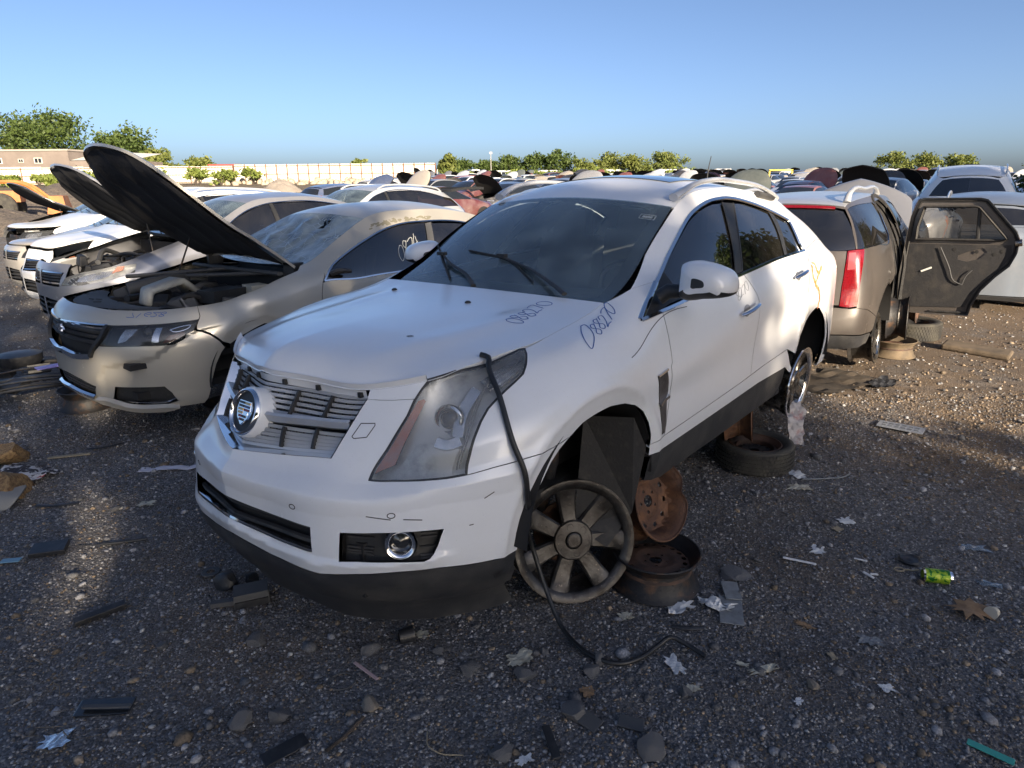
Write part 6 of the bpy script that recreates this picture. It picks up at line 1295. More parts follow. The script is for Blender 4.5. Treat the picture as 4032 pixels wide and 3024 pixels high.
plain_car('saloon_car', 'silver-grey saloon with hood up, hazy headlamp with amber corner and loose radiator', sed2, M_GREYP, pose((-5.05, 7.25), Y0, .20, .95), hood=radians(46), lamp='hazy', ghl=[(.44, .52), (.50, .70), (.66, .84), (.90, .93), (1.16, .93), (1.24, .87), (1.12, .72), (.90, .60), (.66, .53)])
suv2 = morph(SUV, [-3.83, -2.84, 0, 1.013], [-3.55, -2.62, 0, .92], ys=.95)
plain_car('suv', 'white compact SUV with closed hood, third in the row behind the champagne saloon', suv2, M_WHITE2, pose((-6.75, 9.35), Y0-.02, .10, .92), suv=True, lamp='clear')
plain_car('saloon_car', 'beige saloon with low blue-grey nose, fourth in the left-hand row', morph(SED, [-4.05, -2.84, 0, 1.005], [-3.9, -2.8, 0, 1.0], ztop=([0, .8, 1.425], [0, .77, 1.38])), M_BEIGE, pose((-8.25, 11.15), Y0, .08, 1.0), hoodmat=M_BEIGE)
plain_car('saloon_car', 'white saloon with its front bumper torn off, in the left-hand row', SED, M_WHITE2, pose((-9.7, 13.2), Y0+.02, .20, 1.0), gone_bumper=True)
plain_car('saloon_car', 'dark saloon with raised black hood at the left edge', SED, M_DARKP, pose((-11.3, 15.4), Y0, .15, 1.0), hood=radians(38), gone_bumper=True, bay=9)
plain_car('suv', 'white SUV with its black tailgate raised, seen past the champagne roof', suv2, M_SILVER, Matrix.Translation((-3.7, 12.2, .12))@Matrix.Rotation(Y0, 4, 'Z'), suv=True, gate=radians(8))
plain_car('suv', 'silver SUV with dark rear window, beyond the open door', morph(SUV, [-3.83, -2.84, 0, 1.013], [-3.83, -2.84, 0, 1.0], ztop=([0, 1.1, 1.62], [0, 1.12, 1.85])), M_WHITE2, Matrix.Translation((10.4, 15.9, .18))@Matrix.Rotation(radians(57), 4, 'Z'), suv=True)
plain_car('suv', 'dark grey SUV showing only its roof above the open door', suv2, M_BLUEGREY, Matrix.Translation((8.5, 12.3, -.05))@Matrix.Rotation(radians(55), 4, 'Z'), suv=True)
# raised hood of the brown SUV: sky light on brown metal painted in as grey
_hd, _Q, _u = open_hood(brown_car, BR_S, .62, 1.62, BR_S.V, radians(52), M_GREYP, MATS['hood_liner'], crown=.08)

# ---- distant wrecks: whole cars as single meshes, copied over the yard
M_FARGLASS = pmat('far_window', (.015, .018, .022), .08, coat=.5); M_FARTYRE = M_CAVITY
def far_mesh(name, G, suv, hood=0.0, trunk=0.0):
    S = Shell(G); V = S.V; uk = S.uk; rb = S.vk[6]; mb = MB(); z0, r, wb = .32, .37, 2.82
    def gridp(u0, u1, v0, v1, nu, nv, mi):
        U_, V_ = np.meshgrid(np.linspace(u0, u1, nu), np.linspace(v0, v1, nv), indexing='ij'); X = S.base(U_.ravel(), V_.ravel()).reshape(nu, nv, 3); mb.grid(X, mi=mi); mb.grid(mir(X.reshape(-1, 3)).reshape(X.shape), flip=True, mi=mi)
    gridp(0, S.U, 0.02, rb, 44, 7, 0); uc = uk[9]; ge = uk[16] if suv else uk[14]+.1
    gridp(0, uc, rb, V, 16, 4, 0); gridp(uc, ge, rb, rb+(V-rb)*.86, 18, 3, 1); gridp(uc, ge, rb+(V-rb)*.86, V, 18, 2, 0); gridp(ge, S.U, rb, V, 10, 3, 0 if not suv else 0)
    if suv: gridp(uk[17]+.05, S.U, rb+.03, V-.06, 6, 2, 1); mb.v[-1] = mb.v[-1]+[-.01, 0, .005]; mb.v[-2] = mb.v[-2]+[-.01, 0, .005]
    E = lambda a, b: (lambda t: S.base(a+(b-a)*np.asarray(t), np.full(len(t), V))); bow = lambda c, dx, dz: (lambda t: np.stack([c[0]+dx*(1-(2*np.asarray(t)-1)**2), -c[1]+2*c[1]*np.asarray(t), c[2]+dz*(1-(2*np.asarray(t)-1)**2)], 1))
    w0, w1, ro = uc-.08, uk[11], (uk[16] if suv else uk[14]); wl_ = E(w0, w1); c1, c2 = wl_(np.array([0.]))[0], wl_(np.array([1.]))[0]; wb_, wt_ = bow(c1, .11, -.01), bow(c2, .06, .03)
    mb.grid(coons(wb_, wt_, lambda t: mir(wl_(t)), wl_, 8, 6), mi=1); rl = E(w1, ro); c3 = rl(np.array([1.]))[0]; rre = bow(c3, -.05, .035); mb.grid(coons(wt_, rre, lambda t: mir(rl(t)), rl, 9, 8), mi=0)
    if not suv:
        g_ = E(ro, uk[15]); c4 = g_(np.array([1.]))[0]; gb = bow(c4, -.06, .01); mb.grid(coons(rre, gb, lambda t: mir(g_(t)), g_, 8, 5), mi=1); dk = E(uk[15], uk[17]); c5 = dk(np.array([1.]))[0]; D_ = coons(gb, bow(c5, -.08, 0), lambda t: mir(dk(t)), dk, 8, 6)
        if trunk: D_ = rot_about(D_, (c4[0], c4[2]), -trunk)
        mb.grid(D_, mi=0)
    front, rear, left, right = edge_fns(S, .62, uc-.12, V); Hd = coons(front, rear, right, left, 13, 11, lambda a, b: np.stack([0*a, 0*a, .06*(1-np.exp(-b/.06))*(1-b)**.8*(1-np.abs(2*a-1)**2.4)], 2))
    if hood:
        Q = rot_about(Hd, (Hd[0, -1, 0], Hd[0, -1, 2]), hood); mb.grid(Q, mi=0); mb.grid(Q+[.03, 0, -.03], flip=True, mi=2); mb.box((.1, 0, .62), (1.3, 1.3, .3), mi=2)
    else: mb.grid(Hd, mi=0)
    for x in (0, -wb):
        for s in (1, -1):
            a = np.linspace(0, 2*pi, 16, endpoint=False); mb.add([(x+r*cos(t), s*.935, z0+r*sin(t)) for t in a], [tuple(range(16)) if s < 0 else tuple(reversed(range(16)))], mi=2)
            mb.add([(x+.24*cos(t), s*.945, z0-.03+.24*sin(t)) for t in a], [tuple(range(16)) if s < 0 else tuple(reversed(range(16)))], mi=3)
    hl = [(.52, .60*V), (.56, .84*V), (1.05, .88*V), (1.0, .66*V)]; tl = [(uk[16]+.1, .62*rb), (uk[17]+.08, .62*rb), (uk[17]+.06, .97*rb), (uk[16]+.08, .97*rb)]
    for q, mi in ((hl, 4), (tl, 5), ([(0.03, .44*V), (.42, .44*V), (.45, .70*V), (.03, .73*V)], 2)):
        for m_ in (1, -1): X, N = on_surf(S, q, .006); X = X if m_ > 0 else mir(X); mb.poly(X if m_ < 0 else X[::-1], mi=mi)
    return mb.mesh(name, [M_ANYP, M_FARGLASS, M_CAVITY, M_ALLOY, M_REFL, M_RED], True, 45)
def van_mesh(name):
    mb = MB(); xs = [0.95, .9, .55, .1, -.1, -1.0, -3.9, -4.0]; zt = [.75, .95, 1.12, 1.75, 1.95, 2.08, 2.06, 1.98]; w = [.75, .88, .95, .93, .92, .94, .94, .90]
    sec = lambda x, z, q: [(x, q*.97, .35), (x, q, .6), (x, q, min(1.1, z-.12)), (x, q*.93, z-.10), (x, q*.80, z), (x, 0, z+.02)]
    P = np.array([sec(x, z, q) for x, z, q in zip(xs, zt, w)]); mb.grid(P, flip=True); mb.grid(mir(P.reshape(-1, 3)).reshape(P.shape)); mb.poly(np.vstack([P[-1], mir(P[-1])[::-1]])); mb.poly(np.vstack([P[0], mir(P[0])[::-1]]))
    for s in (1, -1):
        for a, b in ((-.25, -.95), (-1.1, -1.9), (-2.0, -2.8), (-2.9, -3.7)): q = [(a, .972*s, 1.22), (b, .972*s, 1.22), (b, .945*s, 1.80), (a-.05, .945*s, 1.80)]; mb.add(q, [(0, 1, 2, 3) if s < 0 else (3, 2, 1, 0)], mi=1)
        for x in (.15, -3.1):
            a = np.linspace(0, 2*pi, 16, endpoint=False); mb.add([(x+.38*cos(t), s*.965, .36+.38*sin(t)) for t in a], [tuple(range(16)) if s < 0 else tuple(reversed(range(16)))], mi=2)
    mb.add([(.56, -.8, 1.16), (.56, .8, 1.16), (.13, .76, 1.74), (.13, -.76, 1.74)], [(0, 1, 2, 3)], mi=1); mb.v[-1] += [.03, 0, .02]
    mb.add([(-4.02, -.75, 1.25), (-4.02, .75, 1.25), (-4.0, .72, 1.8), (-4.0, -.72, 1.8)], [(3, 2, 1, 0)], mi=1)
    return mb.mesh(name, [M_ANYP, M_FARGLASS, M_CAVITY], True, 30)
FAR = [far_mesh('saloon_body', SED, False), far_mesh('saloon_hood_up', SED, False, radians(48)), far_mesh('saloon_boot_up', SED, False, 0, radians(60)), far_mesh('suv_body', SUV, True), far_mesh('suv_hood_up', SUV, True, radians(50)), far_mesh('saloon_short', sed2, False, radians(55))]
FARV = van_mesh('van_body')
PAL = [((.62, .63, .64), 'white'), ((.50, .52, .54), 'silver'), ((.03, .03, .035), 'black'), ((.16, .17, .19), 'dark grey'), ((.10, .03, .03), 'dark red'), ((.06, .09, .18), 'blue'), ((.40, .36, .30), 'tan'), ((.10, .12, .11), 'dark green'), ((.30, .31, .33), 'grey'), ((.70, .71, .71), 'white'), ((.20, .06, .05), 'maroon')]
KIND = ['saloon', 'saloon with hood up', 'saloon with boot up', 'SUV', 'SUV with hood up', 'small saloon with hood up']
def build_field():
    R = random.Random(21); e = np.array([-.757, .653]); b = np.array([.653, .757]); n = 0; rows = [(12.6, 0), (19.5, 1), (24.6, 0), (32, 1), (37.4, 0), (45, 1), (50.5, 0), (58, 1), (64, 0), (72, 1), (78, 0), (86, 1), (93, 0), (101, 1)]
    cand = []
    for t, flip in rows:
        for k in range(-34, 40):
            s = k*2.75+R.uniform(-.25, .25)+t*.13; p = s*e+(t+R.uniform(-.3, .3))*b; x, y = p
            if y < 9 or x/y > .80 or x/y < -.62: continue
            if t < 14 and not (x > 5.5 and y > 13): continue
            if x < 4 and y < 23: continue
            if x < -3-.10*y and y > 30: continue
            
            if y > 96 or abs(x) > 70: continue
            if (abs(x-9.5) < 4.6 and abs(y-14) < 4.6) or (abs(x+2.6) < 3.6 and abs(y-13.8) < 3.2): continue
            if R.random() < .06: continue
            cand.append((math.hypot(x, y), x, y, flip, R.random(), R.random(), R.uniform(-.05, .05), R.randrange(len(PAL))))
    cand.sort(); cnt = {}
    for d, x, y, flip, r1, r2, jy, ci in cand[:285]:
        k = min(int(r1*6), 5); col, cn = PAL[ci]; o = bpy.data.objects.new('wrecked_car', FAR[k]); COL.objects.link(o); o.color = (*[c*(.85+.3*r2) for c in col], 1)
        yaw = (Y0 if flip == 0 else Y0+pi)+jy; o.matrix_world = Matrix.Translation((x, y, float(terrain(x, y))+.05+.2*r2))@Matrix.Rotation(yaw, 4, 'Z')@Matrix.Rotation(jy*.6, 4, 'X')
        zone = 'right' if x/y > .25 else ('middle' if x/y > -.12 else 'left'); far = 'near' if d < 28 else ('mid' if d < 52 else 'far')
        tag(o, '%s %s among the %s wrecks, %s' % (cn, KIND[k], far, {'right': 'right side', 'middle': 'centre', 'left': 'left side'}[zone]), 'car', 'rows of wrecked cars across the yard')
    for i, (x, y, yw, c, lb) in enumerate([(-3.5, 150, 2.9, (.78, .79, .78), 'white panel van leftmost on the far ridge'), (6.0, 150, 2.8, (.75, .75, .74), 'white passenger van second from the left on the far ridge'), (19.5, 150, 2.85, (.78, .78, .76), 'white passenger van in the middle of the far ridge'), (43.5, 152, 2.8, (.76, .76, .75), 'white passenger van rightmost on the far ridge'), (-8.5, 152, 1.9, (.60, .61, .6), 'pale van seen end-on beside the leafy bush'), (31.5, 151, 2.9, (.72, .72, .70), 'white van near the ridge bushes')]):
        o = bpy.data.objects.new('van', FARV); COL.objects.link(o); o.color = (*c, 1); o.matrix_world = Matrix.Translation((x, y, float(terrain(x, y))-.1))@Matrix.Rotation(yw, 4, 'Z'); tag(o, lb, 'van', 'white vans on the far ridge')
build_field()
# ------------------------------------------------------------------ ground
def vnoise(x, y, sc, seed):
    """smooth value noise on a lattice"""
    x = np.asarray(x, float)*sc+seed*17.3; y = np.asarray(y, float)*sc-seed*9.1; i = np.floor(x).astype(np.int64); j = np.floor(y).astype(np.int64); fx = x-i; fy = y-j; fx = fx*fx*(3-2*fx); fy = fy*fy*(3-2*fy)
    def h(a, b):
        n = (a*374761393+b*668265263+seed*974711) & 0x7fffffff; n = ((n ^ (n >> 13))*1274126177) & 0x7fffffff; return ((n ^ (n >> 16)) & 0xffff)/65535.0
    return (h(i, j)*(1-fx)+h(i+1, j)*fx)*(1-fy)+(h(i, j+1)*(1-fx)+h(i+1, j+1)*fx)*fy-.5
def ground_z(x, y):
    near = np.clip((14-np.hypot(x, y))/6, 0, 1)
    return terrain(x, y)+near*(.030*vnoise(x, y, .9, 1)+.018*vnoise(x, y, 3.1, 2)+.012*vnoise(x, y, 9, 3)+.007*vnoise(x, y, 24, 4))
def m_ground():
    m, nt, b = nmat('gravel_ground'); N = nt.nodes; L = nt.links; tc = N.new('ShaderNodeTexCoord'); geo = N.new('ShaderNodeNewGeometry')
    def nz(sc, det=8, r=.6):
        t = N.new('ShaderNodeTexNoise'); t.inputs['Scale'].default_value = sc; t.inputs['Detail'].default_value = det; t.inputs['Roughness'].default_value = r; L.new(geo.outputs['Position'], t.inputs['Vector']); return t.outputs['Fac']
    def mr(v, lo, hi, a=0., c=1.):
        q = N.new('ShaderNodeMapRange'); q.inputs['From Min'].default_value = lo; q.inputs['From Max'].default_value = hi; q.inputs['To Min'].default_value = a; q.inputs['To Max'].default_value = c; L.new(v, q.inputs['Value']); return q.outputs[0]
    def mix(f, a, c, blend='MIX'):
        q = N.new('ShaderNodeMix'); q.data_type = 'RGBA'; q.blend_type = blend
        for s, v in ((0, f), (6, a), (7, c)):
            if isinstance(v, tuple): q.inputs[s].default_value = (*v, 1)
            elif isinstance(v, (int, float)): q.inputs[s].default_value = v
            else: L.new(v, q.inputs[s])
        return q.outputs[2]
    def mth(op, a, c):
        q = N.new('ShaderNodeMath'); q.operation = op
        for s, v in ((0, a), (1, c)):
            if isinstance(v, (int, float)): q.inputs[s].default_value = v
            else: L.new(v, q.inputs[s])
        return q.outputs[0]
    vo = N.new('ShaderNodeTexVoronoi'); vo.inputs['Scale'].default_value = 95; L.new(geo.outputs['Position'], vo.inputs['Vector'])
    v2 = N.new('ShaderNodeTexVoronoi'); v2.inputs['Scale'].default_value = 38; L.new(geo.outputs['Position'], v2.inputs['Vector'])
    sep = N.new('ShaderNodeSeparateColor'); L.new(vo.outputs['Color'], sep.inputs[0]); g1 = sep.outputs[0]
    stone = mix(mr(g1, .0, 1.), (.085, .085, .088), (.22, .22, .23)); stone = mix(mr(sep.outputs[1], .93, .97), stone, (.45, .43, .40))
    dirt = mix(nz(6), (.11, .083, .060), (.23, .165, .11)); dirt = mix(mr(g1, .80, 1.), dirt, (.27, .22, .17))
    px = N.new('ShaderNodeSeparateXYZ'); L.new(geo.outputs['Position'], px.inputs[0])
    right = mr(mth('ADD', px.outputs[0], mth('MULTIPLY', px.outputs[1], .28)), 3.0, 5.2); f = mth('ADD', mr(nz(1.1), .46, .68, 0, .75), mth('MULTIPLY', right, mr(nz(2.3), .3, .6, .35, 1.)))
    f = mth('MINIMUM', f, 1.0); col = mix(f, stone, dirt)
    far = mr(px.outputs[1], 25, 60); col = mix(far, col, (.17, .14, .10)); col = mix(mr(nz(.35), .35, .7, 0, .55), col, (.075, .070, .066))
    L.new(col, b.inputs['Base Color']); b.inputs['Roughness'].default_value = .92; b.inputs['Specular IOR Level'].default_value = .25
    bp = N.new('ShaderNodeBump'); bp.inputs['Strength'].default_value = .9; bp.inputs['Distance'].default_value = .008; inv = mth('SUBTRACT', 1., vo.outputs['Distance']); L.new(mth('ADD', inv, mth('MULTIPLY', v2.outputs['Distance'], -.6)), bp.inputs['Height'])
    b2 = N.new('ShaderNodeBump'); b2.inputs['Strength'].default_value = .6; b2.inputs['Distance'].default_value = .012; L.new(nz(60, 6, .7), b2.inputs['Height']); L.new(bp.outputs[0], b2.inputs['Normal']); L.new(b2.outputs[0], b.inputs['Normal'])
    return m
M_GROUND = m_ground()
def axis(dense0, dense1, step, lo, hi, grow=1.22):
    a = list(np.arange(dense0, dense1+1e-6, step)); s = step; x = dense1
    while x < hi: s *= grow; x += min(s, 18); a.append(x)
    s = step; x = dense0
    while x > lo: s *= grow; x -= min(s, 18); a.insert(0, x)
    return np.array(a)
def build_ground():
    xs = axis(-3.2, 3.8, .028, -420, 420); ys = axis(1.3, 6.2, .028, -320, 620); X, Y = np.meshgrid(xs, ys, indexing='ij'); Z = ground_z(X, Y)
    nx, ny = X.shape; V = np.stack([X, Y, Z], 2).reshape(-1, 3); I = np.arange(nx*ny).reshape(nx, ny); F = np.stack([I[:-1, :-1], I[1:, :-1], I[1:, 1:], I[:-1, 1:]], 2).reshape(-1, 4)
    me = bpy.data.meshes.new('ground'); me.vertices.add(len(V)); me.vertices.foreach_set('co', V.ravel()); me.loops.add(F.size); me.loops.foreach_set('vertex_index', F.ravel()); me.polygons.add(len(F)); me.polygons.foreach_set('loop_start', np.arange(0, F.size, 4)); me.update(calc_edges=True); me.validate()
    me.polygons.foreach_set('use_smooth', [True]*len(me.polygons)); me.materials.append(M_GROUND); tag(add_obj('ground', me), kind='structure')
build_ground()
def bulk(name, V, F, mats, mi=None, col=None, smooth=False):
    """fast mesh from arrays of triangles"""
    me = bpy.data.meshes.new(name); me.vertices.add(len(V)); me.vertices.foreach_set('co', np.ascontiguousarray(V, dtype=np.float32).ravel()); k = F.shape[1]
    me.loops.add(F.size); me.loops.foreach_set('vertex_index', np.ascontiguousarray(F, dtype=np.int32).ravel()); me.polygons.add(len(F)); me.polygons.foreach_set('loop_start', np.arange(0, F.size, k, dtype=np.int32))
    if mi is not None: me.polygons.foreach_set('material_index', np.ascontiguousarray(mi, dtype=np.int32))
    me.update(calc_edges=True)
    if smooth: me.polygons.foreach_set('use_smooth', [True]*len(F))
    for m in (mats if isinstance(mats, (list, tuple)) else [mats]): me.materials.append(m)
    if col is not None:
        a = me.color_attributes.new('tone', 'FLOAT_COLOR', 'POINT'); a.data.foreach_set('color', np.column_stack([col, np.ones(len(col))]).astype(np.float32).ravel())
    return me
def tone_mat(name, rough=.85):
    m, nt, b = nmat(name); a = nt.nodes.new('ShaderNodeVertexColor'); a.layer_name = 'tone'
    tc = nt.nodes.new('ShaderNodeTexCoord'); n = nt.nodes.new('ShaderNodeTexNoise'); n.inputs['Scale'].default_value = 130; n.inputs['Detail'].default_value = 5; nt.links.new(tc.outputs['Object'], n.inputs['Vector'])
    mr = nt.nodes.new('ShaderNodeMapRange'); mr.inputs['From Min'].default_value = .3; mr.inputs['From Max'].default_value = .7; mr.inputs['To Min'].default_value = .6; mr.inputs['To Max'].default_value = 1.35; nt.links.new(n.outputs['Fac'], mr.inputs['Value'])
    mx = nt.nodes.new('ShaderNodeMix'); mx.data_type = 'RGBA'; mx.blend_type = 'MULTIPLY'; mx.inputs[0].default_value = 1; nt.links.new(a.outputs[0], mx.inputs[6]); nt.links.new(mr.outputs[0], mx.inputs[7]); nt.links.new(mx.outputs[2], b.inputs['Base Color']); b.inputs['Roughness'].default_value = rough
    return m
M_STONE = tone_mat('mixed_stone'); M_STRAW = tone_mat('dry_straw')
OCT = np.array([(1, 0, 0), (-1, 0, 0), (0, 1, 0), (0, -1, 0), (0, 0, 1), (0, 0, -1)], float); OCTF = np.array([(0, 2, 4), (2, 1, 4), (1, 3, 4), (3, 0, 4), (2, 0, 5), (1, 2, 5), (3, 1, 5), (0, 3, 5)])
_p = (1+5**.5)/2; ICO = np.array([(-1, _p, 0), (1, _p, 0), (-1, -_p, 0), (1, -_p, 0), (0, -1, _p), (0, 1, _p), (0, -1, -_p), (0, 1, -_p), (_p, 0, -1), (_p, 0, 1), (-_p, 0, -1), (-_p, 0, 1)])/1.9; ICOF = np.array([(0,11,5),(0,5,1),(0,1,7),(0,7,10),(0,10,11),(1,5,9),(5,11,4),(11,10,2),(10,7,6),(7,1,8),(3,9,4),(3,4,2),(3,2,6),(3,6,8),(3,8,9),(4,9,5),(2,4,11),(6,2,10),(8,6,7),(9,8,1)])
def scatter_stones(n, base, faces, r0, r1, power, ymin, ymax, seed, light=.06):
    g = np.random.default_rng(seed); y = ymin+(ymax-ymin)*g.random(n)**power; x = (g.random(n)*2-1)*(y*.80+.25); r = r0*(r1/r0)**(g.random(n)**2.2); nb = len(base)
    V = base[None]*(1+.42*(g.random((n, nb, 1))-.5))*np.stack([.75+.6*g.random(n), .75+.6*g.random(n), .45+.45*g.random(n)], 1)[:, None]; a = g.random(n)*6.283; c, s = np.cos(a), np.sin(a); t = (g.random(n)-.5)*1.0
    V = np.stack([V[..., 0], V[..., 1]*np.cos(t)[:, None]-V[..., 2]*np.sin(t)[:, None], V[..., 1]*np.sin(t)[:, None]+V[..., 2]*np.cos(t)[:, None]], 2)
    V = np.stack([V[..., 0]*c[:, None]-V[..., 1]*s[:, None], V[..., 0]*s[:, None]+V[..., 1]*c[:, None], V[..., 2]], 2)*r[:, None, None]
    V += np.stack([x, y, ground_z(x, y)+r*.22], 1)[:, None]; F = (faces[None]+(np.arange(n)*nb)[:, None, None]).reshape(-1, 3)
    k = g.random(n); col = np.stack([.085+.24*k**2, .085+.24*k**2, .088+.25*k**2], 1); q = g.random(n); rightw = np.clip((x+.28*y-2.6)/2.2, 0, 1)
    br = q < .16+.4*rightw; col[br] = np.stack([.13+.2*k[br]**2, .10+.15*k[br]**2, .07+.10*k[br]**2], 1); wh = g.random(n) < light; col[wh] = (.30+.25*k[wh])[:, None]*np.array([1, .97, .92]); return V.reshape(-1, 3), F, np.repeat(col, nb, axis=0)
def build_gravel():
    parts = [scatter_stones(120000, OCT, OCTF, .0028, .0095, 1.1, 1.4, 5.6, 1, .05), scatter_stones(20000, OCT, OCTF, .006, .02, 1.0, 3.5, 13, 2, .05), scatter_stones(3000, ICO, ICOF, .007, .020, 1.2, 1.45, 6.5, 3, .04), scatter_stones(90, ICO, ICOF, .018, .036, 1.3, 1.5, 7.5, 6, .0)]
    o = 0; Vs, Fs, Cs = [], [], []
    for V, F, C in parts: Vs.append(V); Fs.append(F+o); Cs.append(C); o += len(V)
    tag(add_obj('gravel', bulk('gravel', np.vstack(Vs), np.vstack(Fs), M_STONE, col=np.vstack(Cs))), 'loose dark asphalt gravel with pale chips on the yard', 'gravel', kind='stuff')
    g = np.random.default_rng(9); n = 5200; y = 1.45+4.6*g.random(n)**1.2; x = (g.random(n)*2-1)*(y*.8+.2); keep = vnoise(x, y, 1.3, 8)+.25*np.clip(1-np.hypot(x-.2, y-2.2)/1.2, 0, 1) > .02; x, y = x[keep], y[keep]; n = len(x); a = g.random(n)*6.283; L = .02+.09*g.random(n)**2; bend = (g.random(n)-.5)*1.4; P = []
    for t in (0, .5, 1): P.append(np.stack([x+L*t*np.cos(a+bend*t), y+L*t*np.sin(a+bend*t), 0*x], 1))
    P = np.stack(P, 1); P[..., 2] = ground_z(P[..., 0], P[..., 1])+.006+.012*g.random((n, 3)); w = .0006+.0011*g.random(n); sd = np.stack([-np.sin(a), np.cos(a), 0*a], 1)*w[:, None]
    V = np.stack([P[:, 0]-sd, P[:, 0]+sd, P[:, 1]-sd, P[:, 1]+sd, P[:, 2]-sd, P[:, 2]+sd], 1); F = (np.array([(0, 1, 3), (0, 3, 2), (2, 3, 5), (2, 5, 4)])[None]+(np.arange(n)*6)[:, None, None]).reshape(-1, 3); k = g.random(n); col = np.repeat(np.stack([.13+.16*k, .10+.115*k, .065+.07*k], 1), 6, axis=0)
    tag(add_obj('dry_grass', bulk('dry_grass', V.reshape(-1, 3), F, M_STRAW, col=col)), 'scattered dry straw and pine needles on the gravel', 'straw', kind='stuff')
build_gravel()

# ------------------------------------------------------------------ trees and shrubs
def leaf_mat(name, c1, c2):
    m, nt, b = nmat(name); N = nt.nodes; L = nt.links; a = N.new('ShaderNodeVertexColor'); a.layer_name = 'tone'; mx = N.new('ShaderNodeMix'); mx.data_type = 'RGBA'; mx.inputs[6].default_value = (*c1, 1); mx.inputs[7].default_value = (*c2, 1)
    sp = N.new('ShaderNodeSeparateColor'); L.new(a.outputs[0], sp.inputs[0]); L.new(sp.outputs[0], mx.inputs[0]); L.new(mx.outputs[2], b.inputs['Base Color']); b.inputs['Roughness'].default_value = .55; b.inputs['Specular IOR Level'].default_value = .3
    tr = N.new('ShaderNodeBsdfTranslucent'); L.new(mx.outputs[2], tr.inputs[0]); ms = N.new('ShaderNodeMixShader'); ms.inputs[0].default_value = .32; L.new(b.outputs[0], ms.inputs[1]); L.new(tr.outputs[0], ms.inputs[2]); L.new(ms.outputs[0], N['Material Output'].inputs[0]); return m
M_LEAF = leaf_mat('leaf', (.035, .065, .018), (.10, .14, .035)); M_LEAFY = leaf_mat('yellow_green_leaf', (.07, .11, .025), (.20, .22, .06)); M_WEED = leaf_mat('weed_leaf', (.10, .15, .03), (.24, .28, .07))
M_BARK = pmat('bark', (.07, .055, .045), .9, noise=(12, (.03, .025, .02), .4, .7), bump=(25, .8))
def crown_mesh(name, blobs, nleaf, size, seed, mat, clump=.5):
    """leaf quads grouped in clumps through a set of ellipsoids (centre, radii)"""
    g = np.random.default_rng(seed); w = np.array([b[1][0]*b[1][1]*b[1][2] for b in blobs])**.75; nc = max(8, nleaf//26); pick = g.choice(len(blobs), nc, p=w/w.sum()); d = g.normal(size=(nc, 3)); d /= np.linalg.norm(d, axis=1, keepdims=True); rr = .45+.55*g.random(nc)**.6
    C = np.array([blobs[i][0] for i in pick])+d*rr[:, None]*np.array([blobs[i][1] for i in pick]); k = g.integers(0, nc, nleaf); P = C[k]+g.normal(size=(nleaf, 3))*clump*np.array([1, 1, .62]); s = size*(.6+.8*g.random(nleaf)); n1 = g.normal(size=(nleaf, 3)); n1 /= np.linalg.norm(n1, axis=1, keepdims=True); n2 = np.cross(n1, g.normal(size=(nleaf, 3))); n2 /= np.linalg.norm(n2, axis=1, keepdims=True)+1e-9
    V = np.stack([P-n1*s[:, None], P+n2*s[:, None]*.55, P+n1*s[:, None], P-n2*s[:, None]*.55], 1); F = np.arange(nleaf*4).reshape(-1, 4); t = np.clip(.25+.5*g.random(nc)[k]+.35*(g.random(nleaf)-.3), 0, 1)
    return bulk(name, V.reshape(-1, 3), F, mat, col=np.repeat(np.stack([t, t, t], 1), 4, axis=0))
def tree(label, x, y, h, rad, seed, nleaf=7000, size=.16, mat=None, z=None, trunk_h=None, group=None, name='tree', clump=None, cat='tree', crown_low=.28):
    R = random.Random(seed); z = float(terrain(x, y)) if z is None else z; t = thing(name, label, cat, (x, y, z-.05), 0, group); mb = MB(); th = trunk_h or h*.6; lean = R.uniform(-.04, .04)
    mb.tube(np.array([(lean*q*th+.1*sin(3*q), .08*sin(2*q+seed), q*th) for q in np.linspace(0, 1, 9)]), np.linspace(h*.028, h*.010, 9), 9); blobs = []
    for k in range(9):
        a = 2.4*k+R.uniform(-.4, .4); z0 = h*(crown_low+.05+.05*k*.9); ln = rad*R.uniform(.5, .95)*(1-.35*k/9); p0 = np.array([lean*z0, 0, z0]); p1 = p0+np.array([ln*cos(a), ln*sin(a), h*R.uniform(.08, .2)])
        mb.tube(Curve([p0, (p0+p1)/2+[0, 0, .1*h*R.uniform(-.2, .4)], p1]).n(7), np.linspace(h*.010, h*.003, 7), 6); blobs.append((p1, (rad*R.uniform(.32, .52), rad*R.uniform(.32, .52), h*R.uniform(.10, .17))))
    for k in range(4): blobs.append((np.array([rad*R.uniform(-.35, .35), rad*R.uniform(-.35, .35), h*R.uniform(.66, .86)]), (rad*R.uniform(.35, .55), rad*R.uniform(.35, .55), h*R.uniform(.10, .16))))
    mb.obj('trunk', M_BARK, t); add_obj('crown', crown_mesh('crown', blobs, nleaf, size, seed+100, mat or M_LEAF, clump or rad*.12), t); return t
def shrub(label, x, y, h, rad, seed, nleaf=900, size=.16, mat=None, z=None, group=None, cat='shrub', name='shrub'):
    R = random.Random(seed); z = float(terrain(x, y)) if z is None else z; t = thing(name, label, cat, (x, y, z-.03), 0, group); mb = MB(); blobs = []
    for k in range(6):
        a = k*1.05+R.uniform(-.3, .3); p = np.array([rad*R.uniform(.2, .6)*cos(a), rad*R.uniform(.2, .6)*sin(a), h*R.uniform(.45, .8)]); mb.tube(np.array([(0, 0, 0), p*[.5, .5, .5], p]), [h*.03, h*.02, h*.01], 5); blobs.append((p, (rad*.45, rad*.45, h*.24)))
    mb.obj('stem', M_BARK, t); add_obj('foliage', crown_mesh('foliage', blobs, nleaf, size, seed+5, mat or M_WEED, rad*.16), t); return t
